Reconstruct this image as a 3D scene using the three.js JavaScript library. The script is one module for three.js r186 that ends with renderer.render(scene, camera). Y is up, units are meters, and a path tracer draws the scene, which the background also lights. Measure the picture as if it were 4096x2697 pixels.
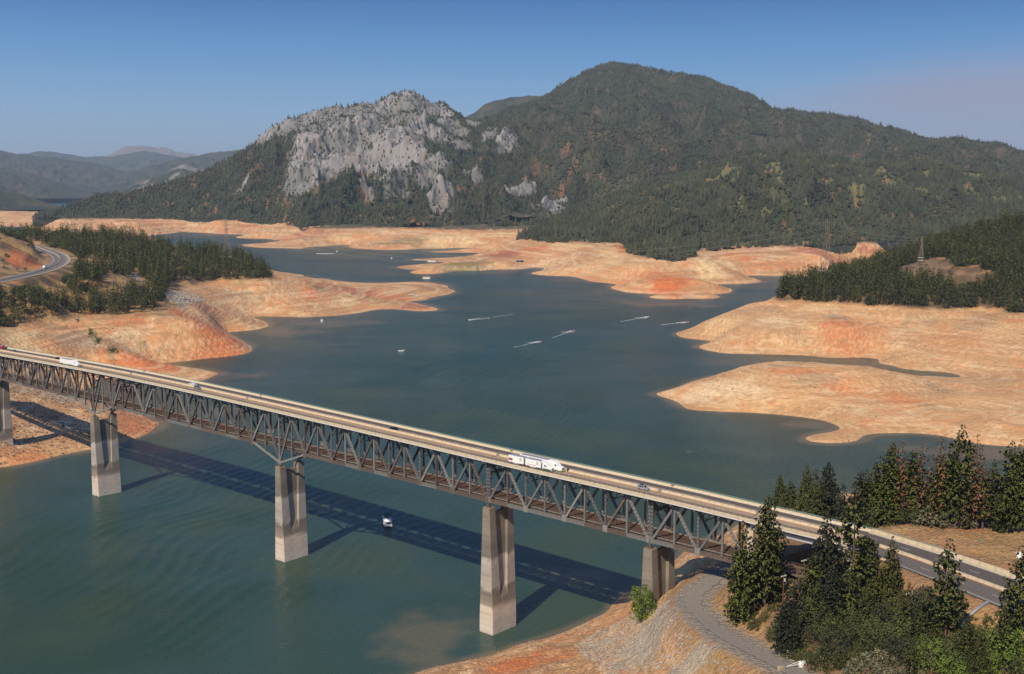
import * as THREE from 'three';
import { mergeGeometries, toCreasedNormals } from 'three/addons/utils/BufferGeometryUtils.js';
import { createNoise2D } from 'simplex-noise';

// ---------------------------------------------------------------- camera, sky, sun, exposure
const scene = new THREE.Scene();
const EYE = 202.1;
const camera = new THREE.PerspectiveCamera(32.653, 4096 / 2697, 1, 90000);
camera.position.set(0, EYE, 0);
camera.rotation.order = 'YXZ';
camera.rotation.set(-0.1355, 0, 0.0025);
camera.updateProjectionMatrix();
camera.updateMatrixWorld(true);

const renderer = new THREE.WebGLRenderer({ antialias: true });
renderer.toneMapping = THREE.LinearToneMapping;
renderer.toneMappingExposure = 1.08;
renderer.shadowMap.enabled = true;

const AXIS = 0.72106;                                            // the bridge's direction on the ground
const ALONG = new THREE.Vector3(Math.cos(AXIS), 0, Math.sin(AXIS)), ACROSS = new THREE.Vector3(Math.sin(AXIS), 0, -Math.cos(AXIS));
const SUN_DIR = new THREE.Vector3().addScaledVector(ALONG, 0.2).addScaledVector(ACROSS, -0.715).setY(0.668).normalize();
const sun = new THREE.DirectionalLight(0xfff0d8, 4.8);
sun.position.copy(SUN_DIR).multiplyScalar(3000);
sun.castShadow = true;
sun.shadow.mapSize.set(4096, 4096);
Object.assign(sun.shadow.camera, { left: -2500, right: 2500, top: 2500, bottom: -2500, near: 10, far: 9000 });
scene.add(sun, sun.target);

const lerp = (a, b, t) => a + (b - a) * t, clamp = (x, a = 0, b = 1) => Math.min(b, Math.max(a, x));
const sstep = (a, b, x) => { const t = clamp((x - a) / (b - a)); return t * t * (3 - 2 * t); };
const mix3 = (a, b, t) => [lerp(a[0], b[0], t), lerp(a[1], b[1], t), lerp(a[2], b[2], t)];
const S = (r, g, b) => { const c = new THREE.Color().setRGB(r / 255, g / 255, b / 255, THREE.SRGBColorSpace); return [c.r, c.g, c.b]; };   // a picture colour as linear values
function makeRng(seed) { let a = seed >>> 0; return () => { a = (a + 0x6d2b79f5) | 0; let t = Math.imul(a ^ (a >>> 15), 1 | a); t = (t + Math.imul(t ^ (t >>> 7), 61 | t)) ^ t; return ((t ^ (t >>> 14)) >>> 0) / 4294967296; }; }
const rng = makeRng(7);
const rand = (a, b) => a + (b - a) * rng();
const noiseA = createNoise2D(makeRng(11)), noiseB = createNoise2D(makeRng(23));
const fbm = (x, z, oct = 4, n = noiseA) => { let s = 0, a = 0.5, f = 1; for (let i = 0; i < oct; i++) { s += a * n(x * f + i * 17.3, z * f - i * 9.1); a *= 0.5; f *= 2.03; } return s; };
const ridged = (x, z, oct = 4, n = noiseB) => { let s = 0, a = 0.5, f = 1; for (let i = 0; i < oct; i++) { s += a * (1 - Math.abs(n(x * f + i * 31.7, z * f + i * 5.3))) ** 2; a *= 0.5; f *= 2.1; } return s; };

{ // clear late-summer sky, hazy toward the horizon, with a bank of smoke haze low in the east
  const W = 1024, H = 512, data = new Float32Array(W * H * 4);
  const ramp = [[0, S(150, 164, 184)], [1.4, S(150, 172, 194)], [3.4, S(130, 168, 204)], [6, S(94, 146, 198)], [8.8, S(58, 112, 174)], [14, S(50, 102, 166)], [30, S(46, 94, 158)], [90, S(38, 80, 142)]], smoke = S(152, 150, 172);
  const clearSky = (e) => { for (let i = 1; i < ramp.length; i++) if (e <= ramp[i][0]) return mix3(ramp[i - 1][1], ramp[i][1], (e - ramp[i - 1][0]) / (ramp[i][0] - ramp[i - 1][0])); return ramp.at(-1)[1]; };
  for (let j = 0; j < H; j++) for (let i = 0; i < W; i++) {
    const el = ((j + 0.5) / H - 0.5) * 180, az = ((i + 0.5) / W - 0.5) * 2 * Math.PI;
    const east = Math.atan2(Math.cos(az), -Math.sin(az)) * 57.3;                 // degrees to the right of north (-z)
    const e = Math.max(0, el);
    let c = clearSky(e);
    const wob = 0.5 * Math.sin(east * 0.21 + 1) + 0.35 * Math.sin(east * 0.53 + e * 0.8);
    const top = 3.6 + 3.0 * sstep(4, 24, east) + wob * 0.4;
    const bank = sstep(1, 22, east) * (1 - sstep(70, 130, east)) * (1 - sstep(top - 2.2, top + 0.5, e)) * (0.82 + 0.16 * Math.sin(e * 2.1 + wob));
    c = mix3(c, smoke, bank * 0.85);
    { const ca = Math.cos(az) * Math.cos(el / 57.3) * SUN_DIR.x + Math.sin(el / 57.3) * SUN_DIR.y + Math.sin(az) * Math.cos(el / 57.3) * SUN_DIR.z, ang = Math.acos(clamp(ca, -1, 1)) * 57.3, glow = 0.85 * Math.exp(-ang / 9) + 0.22 * Math.exp(-ang / 30); c = [c[0] + glow, c[1] + glow * 0.95, c[2] + glow * 0.86]; }   // hazy glow round the unseen sun, added as fill for shaded crowns
    if (el < 0) c = mix3(c, S(96, 104, 96), sstep(0, -12, el));
    const k = (j * W + i) * 4; data[k] = c[0]; data[k + 1] = c[1]; data[k + 2] = c[2]; data[k + 3] = 1;
  }
  const t = new THREE.DataTexture(data, W, H, THREE.RGBAFormat, THREE.FloatType);
  t.mapping = THREE.EquirectangularReflectionMapping; t.magFilter = t.minFilter = THREE.LinearFilter; t.needsUpdate = true;
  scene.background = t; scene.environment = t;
}
scene.fog = new THREE.FogExp2(new THREE.Color().setRGB(0.6, 0.77, 1.0), 2.5e-5);

// ---------------------------------------------------------------- survey: places read off the photograph (at 2380 x 1567) as rays from the camera
const SW = 2380, SH = SW * 2697 / 4096;
function cast(u, v) { return new THREE.Vector3(2 * u / SW - 1, 1 - 2 * v / SH, 0.5).unproject(camera).sub(camera.position).normalize(); }
function at(u, v, h = 0) { const d = cast(u, v), t = (h - EYE) / d.y; return new THREE.Vector3(d.x * t, h, d.z * t); }
function away(u, v, dist) { const d = cast(u, v), t = dist / Math.hypot(d.x, d.z); return new THREE.Vector3(d.x * t, EYE + d.y * t, d.z * t); }
const azOf = (u) => { const d = cast(u, 418); return Math.atan2(d.x, -d.z); };
const FULL = 43;                                                 // height of the old shoreline (treeline) above the present water

// ---------------------------------------------------------------- naming
const counts = {};
const numbered = (name) => { const n = counts[name] = (counts[name] ?? -1) + 1; return n ? name + '_' + String(n).padStart(3, '0') : name; };
function tag(o, label, category, group, kind) { if (label) o.userData.label = label; if (category) o.userData.category = category; if (group) o.userData.group = group; if (kind) o.userData.kind = kind; return o; }
function mesh(name, geo, mat, parent = scene) { const m = new THREE.Mesh(geo, mat); m.name = parent === scene ? numbered(name) : name; m.castShadow = m.receiveShadow = true; parent.add(m); return m; }
function thing(name, label, category, x = 0, y = 0, z = 0, turn = 0, group) { const g = new THREE.Group(); g.name = numbered(name); g.position.set(x, y, z); g.rotation.y = turn; scene.add(g); return tag(g, label, category, group); }
const std = (c, rough = 0.9, extra = {}) => new THREE.MeshStandardMaterial({ color: new THREE.Color().setRGB(...c), roughness: rough, ...extra });

// ---------------------------------------------------------------- textures (small, tileable)
function tile(N, fn, srgb = false, ch = 1) {
  const d = new Uint8Array(N * N * 4);
  for (let j = 0; j < N; j++) for (let i = 0; i < N; i++) { const v = fn(i / N, j / N), k = (j * N + i) * 4; for (let c = 0; c < 3; c++) d[k + c] = clamp(Array.isArray(v) ? v[c] : v) * 255; d[k + 3] = 255; }
  const t = new THREE.DataTexture(d, N, N, THREE.RGBAFormat); t.wrapS = t.wrapT = THREE.RepeatWrapping; t.magFilter = THREE.LinearFilter; t.minFilter = THREE.LinearMipmapLinearFilter;
  if (srgb) t.colorSpace = THREE.SRGBColorSpace; t.needsUpdate = true; return t;
}
// periodic noise: value noise on a wrapped lattice
function periodic(seed) {
  const r = makeRng(seed), P = Array.from({ length: 4096 }, () => r() * 2 - 1);
  return (x, y, p) => { const xi = Math.floor(x), yi = Math.floor(y), fx = x - xi, fy = y - yi, s = fx * fx * (3 - 2 * fx), t = fy * fy * (3 - 2 * fy); const g = (a, b) => P[((((a % p) + p) % p) * 71 + (((b % p) + p) % p) * 131) & 4095]; return lerp(lerp(g(xi, yi), g(xi + 1, yi), s), lerp(g(xi, yi + 1), g(xi + 1, yi + 1), s), t); };
}
const pn = periodic(5);
const pf = (u, v, p0, oct) => { let s = 0, a = 0.5, p = p0; for (let i = 0; i < oct; i++) { s += a * pn(u * p + i * 3, v * p + i * 7, p); a *= 0.55; p *= 2; } return s; };
const grit = tile(1024, (u, v) => { const f = pf(u, v, 20, 5), s = pn(u * 60, v * 60, 60), q = pn(u * 150 + 9, v * 150, 150); const pebble = (s > 0.7 ? -0.14 : s < -0.76 ? 0.08 : 0) + (q > 0.74 ? -0.1 : q < -0.78 ? 0.06 : 0); return 0.80 + 0.16 * f + pebble * 0.7; });
const gritBump = tile(1024, (u, v) => 0.5 + 0.45 * pf(u, v, 24, 5));
const ripple = tile(1024, (u, v) => {                             // small wind ripples, crests lying across the wind
  const w = pf(u, v, 5, 2) * 0.9; let s = 0;
  for (const [a, b, g] of [[9, 17, 1], [13, 23, 0.8], [5, 28, 0.8], [19, 34, 0.55], [-8, 31, 0.5], [27, 49, 0.4], [-17, 55, 0.3]]) s += g * Math.sin(2 * Math.PI * (a * u + b * v) + w * 4 + g * 9);
  return 0.5 + 0.085 * s + 0.16 * pf(u, v, 48, 3);
});

// ---------------------------------------------------------------- land surfaces
// A height surface through scattered levels: sum of distance kernels plus a plane.
function fitSurface(P, soft = 18) {
  const n = P.length, m = n + 3, A = Array.from({ length: m }, () => new Float64Array(m + 1)), c2 = soft * soft, K = 1e-3;
  const phi = (dx, dz) => Math.sqrt(dx * dx + dz * dz + c2);
  for (let i = 0; i < n; i++) {
    for (let j = 0; j < n; j++) A[i][j] = phi(P[i][0] - P[j][0], P[i][1] - P[j][1]);
    A[i][i] -= 2; A[i][n] = A[n][i] = 1; A[i][n + 1] = A[n + 1][i] = P[i][0] * K; A[i][n + 2] = A[n + 2][i] = P[i][1] * K; A[i][m] = P[i][2];
  }
  for (let c = 0; c < m; c++) {
    let p = c; for (let r = c + 1; r < m; r++) if (Math.abs(A[r][c]) > Math.abs(A[p][c])) p = r;
    [A[c], A[p]] = [A[p], A[c]];
    for (let r = c + 1; r < m; r++) { const f = A[r][c] / A[c][c]; if (f) for (let k = c; k <= m; k++) A[r][k] -= f * A[c][k]; }
  }
  const w = new Float64Array(m);
  for (let r = m - 1; r >= 0; r--) { let s = A[r][m]; for (let k = r + 1; k < m; k++) s -= A[r][k] * w[k]; w[r] = s / A[r][r]; }
  const X = Float64Array.from(P, (p) => p[0]), Z = Float64Array.from(P, (p) => p[1]);
  return (x, z) => { let s = w[n] + w[n + 1] * x * K + w[n + 2] * z * K; for (let i = 0; i < n; i++) { const dx = x - X[i], dz = z - Z[i]; s += w[i] * Math.sqrt(dx * dx + dz * dz + c2); } return s; };
}
const inside = (poly, x, z) => { let c = false; for (let i = 0, j = poly.length - 1; i < poly.length; j = i++) { const [xi, zi] = poly[i], [xj, zj] = poly[j]; if ((zi > z) !== (zj > z) && x < ((xj - xi) * (z - zi)) / (zj - zi) + xi) c = !c; } return c; };
// loop: the waterline, closed, as [u, v] or [u, v, distance] for stretches that are hidden; marks: [u, v, level] or {u, v, d} points on the land
function landform(loop, marks, out = 26, deep = -6, soft = 18) {
  const ring = loop.map((p) => { if (p.length === 3) { const a = azOf(p[0]); return [Math.sin(a) * p[2], -Math.cos(a) * p[2]]; } const q = at(p[0], p[1], 0); return [q.x, q.z]; });
  const P = [];
  for (let i = 0; i < ring.length; i++) {                          // subdivide long stretches so that the shore is pinned between points
    const a = ring[i], b = ring[(i + 1) % ring.length], L = Math.hypot(b[0] - a[0], b[1] - a[1]), D = Math.hypot(a[0], a[1]), k = Math.max(1, Math.min(4, Math.round(L / (D * 0.06))));
    for (let s = 0; s < k; s++) {
      const x = lerp(a[0], b[0], s / k), z = lerp(a[1], b[1], s / k); P.push([x, z, 0]);
      const o = out * D / 1500, nx = -(b[1] - a[1]) / (L || 1), nz = (b[0] - a[0]) / (L || 1), hx = lerp(a[0], b[0], (s + 0.5) / k), hz = lerp(a[1], b[1], (s + 0.5) / k);
      for (const g of [1, -1]) { const ox = hx + nx * o * g, oz = hz + nz * o * g; if (!inside(ring, ox, oz) && !inside(ring, hx + nx * o * g * 2.2, hz + nz * o * g * 2.2)) { P.push([ox, oz, deep]); break; } }
    }
  }
  for (const [kind, u, b, c] of marks) {                            // 'lv': u, v, level; 'ds': u, v, distance; 'hd': u, distance, level (hidden)
    if (kind === 'hd') { const t = azOf(u); P.push([Math.sin(t) * b, -Math.cos(t) * b, c]); continue; }
    const q = kind === 'lv' ? at(u, b, c) : away(u, b, c); P.push([q.x, q.z, q.y]);
  }
  const f = fitSurface(P, soft); f.ring = ring; return f;
}
const LV = (h, ...uv) => uv.map(([u, v]) => ['lv', u, v, h]);

// left bank: bare slopes under a wooded hill, with the highway curving over it
const leftBase = landform([
  [-90, 1095], [0, 1086], [60, 1079], [130, 1062], [210, 1046], [290, 1030], [345, 1008], [376, 984], [335, 962], [245, 936], [182, 906], [205, 886], [290, 880], [380, 886], [470, 886], [512, 868], [473, 859], [420, 850], [362, 846],
  [420, 841], [484, 833], [545, 826], [584, 811], [572, 800], [550, 787], [519, 774], [550, 771], [585, 768], [623, 759], [612, 745], [591, 736], [639, 736], [700, 738], [790, 733], [850, 725], [905, 718], [960, 723], [1015, 722], [1006, 714], [975, 706], [950, 700], [985, 699], [1010, 690], [1040, 685], [1059, 677], [1040, 664], [1000, 657], [960, 655], [880, 658], [800, 655], [755, 648], [710, 640], [668, 634],
  [640, 0, 2420], [600, 0, 2620], [520, 0, 2780], [430, 0, 2900], [300, 0, 2950], [150, 0, 3000], [-100, 0, 3000], [-420, 0, 2700], [-800, 0, 1700], [-700, 0, 1000], [-320, 0, 820]],
[
  ...LV(FULL, [20, 757], [54, 755], [102, 747], [150, 727], [204, 736], [285, 734], [371, 724], [397, 652], [484, 653], [560, 652], [639, 649]),
  ['lv', 25, 1033, 8], ['lv', 100, 950, 14], ['lv', 0, 985, 15], ['lv', 300, 975, 3], ['lv', 200, 955, 8], ['lv', 120, 1030, 4], ['lv', 440, 866, 3], ['lv', 330, 864, 6], ['lv', 200, 862, 14],
  ['lv', 0, 905, 24], ['lv', 110, 870, 22], ['lv', 0, 815, 34], ['lv', 100, 800, 33], ['lv', 200, 775, 33], ['lv', 280, 815, 22], ['lv', 360, 762, 32], ['ds', 480, 770, 1385], ['ds', 430, 742, 1395], ['ds', 530, 790, 1385], ['ds', 500, 738, 1560], ['ds', 450, 700, 1600],
  ['lv', 760, 690, 17], ['lv', 850, 680, 10], ['lv', 900, 668, 9], ['lv', 760, 662, 12], ['lv', 735, 655, 28], ['lv', 690, 648, 29], ['lv', 680, 672, 28], ['lv', 980, 712, 3], ['lv', 940, 690, 4], ['lv', 1000, 672, 5], ['lv', 820, 712, 5], ['lv', 600, 690, 23], ['lv', 560, 675, 30],
  ...LV(50, [120, 715], [250, 704], [330, 692], [60, 735], [355, 702]), ...LV(66, [150, 665], [240, 665], [300, 650], [110, 690]), ...LV(78, [40, 648], [148, 615], [156, 600], [90, 578], [235, 600], [205, 598]), ...LV(82, [0, 655]),
  ['ds', 430, 636, 1880], ['ds', 500, 638, 1920], ['ds', 570, 640, 1920], ['lv', 200, 650, 74], ['lv', 330, 620, 66], ['ds', 450, 612, 2000], ['ds', 530, 618, 2040], ['ds', 30, 590, 1830], ['ds', 0, 560, 1800], ['ds', 0, 540, 1900], ['ds', 50, 565, 1960], ['ds', 60, 622, 1700], ['ds', 20, 625, 1660], ['ds', 100, 545, 2350], ['ds', 200, 552, 2400], ['ds', 320, 545, 2450], ['ds', 280, 560, 2250], ['ds', 350, 578, 2200], ['ds', 430, 590, 2150], ['ds', 520, 596, 2250], ['ds', 580, 618, 2150], ['ds', 250, 585, 2150],
  ['hd', -200, 1500, 80], ['hd', -300, 1100, 60], ['hd', -250, 2200, 110], ['hd', 50, 2650, 70], ['hd', 300, 2700, 50], ['hd', -160, 900, 40], ['hd', -120, 1250, 66],
]);
const highway = [[-80, 668, 78], [-20, 656, 79], [20, 648, 79.5], [60, 639, 80], [95, 630, 80.5], [120, 620, 81], [136, 610, 81.5], [138, 600, 82], [128, 591, 82.5], [105, 582, 83], [83, 574, 83.5], [60, 569, 84], [30, 563, 84.5], [0, 557, 85]].map(([u, v, h]) => at(u, v, h)), hwPts = new THREE.CatmullRomCurve3(highway).getSpacedPoints(90);
// shallow steps that successive waterlines have cut
const steps = (h, x, z, a = 0.32, per = 1.9) => a * sstep(0.3, 3, h) * sstep(46, 40, h) * Math.sin(2 * Math.PI * (h / per + 0.35 * noiseA(x / 60, z / 60))) * (0.6 + 0.4 * noiseB(x / 90, z / 90));
const leftBank = (x, z) => { let h = leftBase(x, z); const k = sstep(0, 14, h); h += k * (3.0 * (ridged(x / 120, z / 120, 2) - 0.5) + 0.45 * fbm(x / 20, z / 20, 3)) + 0.18 * fbm(x / 7, z / 7, 2) * sstep(-1, 2, h); h += steps(h, x, z, 0.25, 2.4); h += sstep(80, 110, h) * 7 * fbm(x / 70, z / 70, 3); if (h > 55 && x < -480) { let d = 1e9, y = 0; for (const p of hwPts) { const q = (p.x - x) ** 2 + (p.z - z) ** 2; if (q < d) { d = q; y = p.y; } } d = Math.sqrt(d); if (d < 40) h = lerp(y - 0.6, h, sstep(17, 40, d)); } return h; };

// right bank: two bare peninsulas and the wooded hill with the pylons
const rightBase = landform([
  [2460, 1050], [2380, 1040], [2285, 1034], [2240, 1025], [2180, 1012], [2100, 1007], [2030, 1009], [1990, 1027], [1930, 1030], [1885, 1028], [1868, 1020], [1892, 1010], [1935, 1002], [1949, 991], [1900, 975], [1800, 963], [1700, 958], [1600, 953], [1566, 930], [1540, 922], [1520, 916],
  [1570, 0, 1115], [1640, 0, 1180], [1730, 0, 1235], [1830, 0, 1262], [1930, 0, 1250], [2010, 0, 1238], [2070, 0, 1222], [2130, 872], [2190, 875], [2240, 877], [2215, 869], [2094, 858], [2030, 845], [2036, 833], [1948, 833], [1868, 826], [1766, 823], [1694, 822], [1650, 816], [1623, 807], [1657, 793], [1606, 788], [1572, 776],
  [1620, 0, 1580], [1700, 0, 1650], [1770, 0, 1720], [1830, 0, 1850], [1900, 0, 2080], [2000, 0, 2320], [2150, 0, 2480], [2300, 0, 2520], [2500, 0, 2500], [2800, 0, 2200], [2900, 0, 1500], [2700, 0, 1050]],
[
  ...LV(FULL, [1797, 696], [1835, 699], [1947, 704], [2000, 708], [2075, 714], [2150, 718], [2203, 719], [2290, 716], [2349, 728], [2420, 730]),
  ['lv', 1664, 735, 24], ['lv', 1730, 709, 35], ['lv', 1610, 760, 9], ['lv', 1700, 770, 16], ['lv', 1800, 770, 22], ['lv', 1760, 735, 30], ['lv', 1900, 740, 32], ['lv', 1960, 757, 31], ['lv', 1900, 790, 13], ['lv', 2010, 790, 16], ['lv', 2040, 745, 29], ['lv', 1780, 795, 11], ['lv', 1690, 795, 8], ['lv', 2120, 800, 15], ['lv', 2080, 830, 6], ['lv', 2200, 790, 20], ['lv', 2300, 770, 29], ['lv', 2380, 790, 26], ['lv', 2250, 840, 9], ['lv', 2380, 845, 11], ['lv', 2150, 845, 5], ['lv', 2150, 760, 27], ['lv', 2240, 745, 33],
  ['ds', 1600, 893, 1092], ['ds', 1635, 883, 1100], ['ds', 1694, 863, 1118], ['ds', 1766, 844, 1130], ['ds', 1829, 837, 1140], ['ds', 1880, 841, 1135], ['ds', 1985, 851, 1125], ['ds', 2058, 861, 1132], ['ds', 2130, 871, 1150],
  ['lv', 2060, 853, -2], ['lv', 2110, 866, -2], ['lv', 2150, 872, -2], ['lv', 2195, 873, -2], ['lv', 2280, 872, 3], ['lv', 1620, 920, 6], ['lv', 1700, 910, 11], ['lv', 1800, 905, 15], ['lv', 1900, 905, 16], ['lv', 2000, 915, 13], ['lv', 2000, 965, 7], ['lv', 1900, 945, 7], ['lv', 1760, 940, 5], ['lv', 2120, 920, 12], ['lv', 2120, 965, 7], ['lv', 2200, 920, 11], ['lv', 2230, 975, 4], ['lv', 2300, 920, 12], ['lv', 2300, 980, 9], ['lv', 2380, 900, 11], ['lv', 2380, 970, 12], ['lv', 1935, 1017, 2.5], ['lv', 2280, 885, 6], ['lv', 2380, 880, 9],
  ['ds', 1850, 664, 1650], ['ds', 1930, 655, 1660], ['ds', 2000, 642, 1800], ['ds', 2080, 622, 1780], ['ds', 2150, 606, 1740], ['ds', 2190, 603, 1760], ['ds', 2230, 615, 1700], ['ds', 2250, 570, 1820], ['ds', 2320, 540, 1850], ['ds', 2380, 530, 1880], ['ds', 2380, 610, 1660], ['ds', 2250, 655, 1610], ['ds', 2100, 665, 1630], ['ds', 2330, 660, 1600], ['ds', 2000, 675, 1590], ['ds', 2450, 520, 1880],
  ['hd', 2050, 2050, 45], ['hd', 2250, 2150, 80], ['hd', 2500, 2100, 100], ['hd', 2700, 1500, 70], ['hd', 2600, 1200, 30], ['hd', 1900, 1820, 40],
]);
const rightBank = (x, z) => { let h = rightBase(x, z); const k = sstep(0, 10, h); h += k * (3.0 * (ridged(x / 130 + 4, z / 130, 2) - 0.5) + 0.25 * fbm(x / 16, z / 16, 3)) + 0.12 * fbm(x / 6, z / 6, 2) * sstep(-1, 2, h); return h + steps(h, x, z); };

// near bank: gravel slope, access road, highway shelf and woods in the lower right
const nearBase = landform([
  [760, 0, 380], [880, 1620], [950, 1568], [1000, 1551], [1080, 1536], [1169, 1511], [1206, 1496], [1280, 1480], [1313, 1466], [1346, 1453], [1379, 1438], [1413, 1419], [1421, 1403], [1437, 1388], [1473, 1370], [1520, 1340], [1560, 1308], [1590, 1280], [1640, 1255], [1720, 1215], [1820, 1180], [1950, 1150], [2080, 1125], [2230, 1098], [2400, 1075], [2650, 1050], [3100, 0, 700], [3200, 0, 350], [2400, 0, 120], [1200, 0, 150]],
[
  ...LV(60, [1720, 1322], [1760, 1330]), ['lv', 1565, 1353, 36], ['lv', 1500, 1402, 35], ['lv', 1540, 1385, 36], ['lv', 1600, 1340, 37], ['lv', 1613, 1296, 30], ['lv', 1650, 1300, 38], ['lv', 1580, 1312, 16], ['lv', 1530, 1345, 12],
  ...LV(50, [1671, 1339], [1690, 1330]), ['lv', 1637, 1363, 48.5], ['lv', 1613, 1395, 48], ['lv', 1637, 1438, 48.5], ['lv', 1678, 1472, 49.5], ['lv', 1739, 1506, 50.5], ['lv', 1790, 1533, 51.5], ['lv', 1841, 1560, 52.5], ['lv', 1900, 1592, 53.5], ['lv', 1580, 1400, 45], ['lv', 1560, 1440, 41], ['lv', 1600, 1480, 44], ['lv', 1680, 1530, 46], ['lv', 1750, 1560, 48],
  ['lv', 1450, 1440, 14], ['lv', 1500, 1430, 28], ['lv', 1380, 1470, 9], ['lv', 1440, 1500, 18], ['lv', 1500, 1530, 29], ['lv', 1560, 1560, 38], ['lv', 1300, 1500, 8], ['lv', 1250, 1530, 11], ['lv', 1350, 1550, 20], ['lv', 1150, 1560, 8], ['lv', 1460, 1390, 5], ['lv', 1500, 1375, 9],
  ['lv', 1730, 1400, 54], ['lv', 1800, 1460, 56], ['lv', 1900, 1500, 58], ['lv', 1950, 1540, 58], ['lv', 2050, 1550, 61], ['lv', 2200, 1560, 64], ['lv', 2350, 1560, 67], ['lv', 2000, 1460, 62], ['lv', 2120, 1470, 66], ['lv', 2300, 1490, 69], ['lv', 2120, 1400, 70], ['lv', 2080, 1330, 76], ['lv', 2290, 1430, 72], ['lv', 1900, 1380, 62.5], ['lv', 1830, 1300, 62], ['lv', 1800, 1330, 62],
  ...LV(79.2, [2060, 1300], [2160, 1360], [2260, 1400], [2350, 1430], [2070, 1225], [2200, 1275], [2300, 1320], [2380, 1350], [2160, 1270], [2250, 1340]),
  ...LV(80, [2150, 1235], [2250, 1270], [2330, 1295], [2400, 1330]), ['lv', 2280, 1220, 78], ['lv', 2380, 1210, 76], ['lv', 2350, 1260, 80], ['lv', 2200, 1210, 72], ['lv', 2050, 1200, 58], ['lv', 1960, 1200, 44], ['lv', 2100, 1165, 35], ['lv', 2250, 1160, 50], ['lv', 2380, 1150, 50], ['lv', 1880, 1200, 30], ['lv', 1800, 1230, 36],
  ['hd', 2600, 450, 82], ['hd', 2700, 300, 70], ['hd', 2200, 250, 66], ['hd', 1700, 250, 45], ['hd', 1500, 280, 25], ['hd', 2800, 550, 70],
], 22, -6, 8);
// the highway shelf: road level and plan, as sections of [distance along the bridge, far edge, median, near edge] measured across
const ROAD_Y = 78.6;
const roadSections = [[470, 15.6, 6.3, -3], [490, 15.7, 6.0, -3.2], [514, 15.6, 3.6, -6.5], [528, 12.2, -0.2, -11], [537, 10.2, -3.1, -14.2], [548, 7.0, -7, -18.6], [560, 3.2, -11.2, -23.4], [572, -1.5, -15.6, -28.6], [590, -9.5, -23.5, -37], [620, -26, -40, -54], [660, -52, -66, -81]];
const BR = new THREE.Vector3(-267, 0, -722.1);                   // below the pier where distances along the bridge start
const onBridge = (s, lat, y = 0) => new THREE.Vector3(BR.x, y, BR.z).addScaledVector(ALONG, s).addScaledVector(ACROSS, lat);
const toBridge = (x, z) => [(x - BR.x) * ALONG.x + (z - BR.z) * ALONG.z, (x - BR.x) * ACROSS.x + (z - BR.z) * ACROSS.z];
function roadAt(s) { for (let i = 1; i < roadSections.length; i++) if (s <= roadSections[i][0]) { const a = roadSections[i - 1], b = roadSections[i], t = clamp((s - a[0]) / (b[0] - a[0])); return [lerp(a[1], b[1], t), lerp(a[2], b[2], t), lerp(a[3], b[3], t)]; } return roadSections.at(-1).slice(1); }
const lane = [[1712, 1318, 51], [1671, 1339, 49.3], [1637, 1363, 48.5], [1616, 1383, 48.1], [1613, 1407, 48], [1637, 1438, 48.4], [1678, 1472, 49.4], [1739, 1506, 50.6], [1790, 1533, 51.6], [1841, 1560, 52.6], [1900, 1594, 53.6]].map(([u, v, h]) => at(u, v, h));
const laneCurve = new THREE.CatmullRomCurve3(lane), lanePts = laneCurve.getSpacedPoints(120);
function nearLane(x, z) { let d = 1e9, y = 0; for (const p of lanePts) { const q = (p.x - x) ** 2 + (p.z - z) ** 2; if (q < d) { d = q; y = p.y; } } return [Math.sqrt(d), y]; }
const railCut = (s) => { const d = Math.max(0, s - 474); return 6.3 - (d < 40 ? 0.012 * d * d : 19.2 + 0.96 * (d - 40)); };
const nearBank = (x, z) => {
  let h = nearBase(x, z); const k = sstep(0, 8, h);
  h += k * (1.5 * fbm(x / 26, z / 26, 3) + 0.5 * fbm(x / 7, z / 7, 3)) + 0.22 * fbm(x / 2.6, z / 2.6, 2) * sstep(-1, 2, h);
  const [s, l] = toBridge(x, z);
  if (s > 490 && s < 680) { const [f, , n] = roadAt(Math.max(s, 513)), off = Math.max(l - f, n - l, (515 - s) * 1.6, 0); h = lerp(ROAD_Y - 0.35, h, sstep(1.5, 13, off)); }
  if (s > 420 && s <= 500 && l > -7 && l < 20) h = Math.min(h, lerp(h, 59.8, sstep(462, 470, s)));
  if (s > 462 && s < 600) { const d = Math.abs(l - railCut(s)); if (d < 18) h = Math.min(h, lerp(61.6, Math.max(h, 61.6), sstep(5, 12, d))); }
  if (h > 30) { const [d, y] = nearLane(x, z); if (d < 18) h = lerp(y - 0.25, h, sstep(4.5, 18, d)); }
  return h;
};

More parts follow.
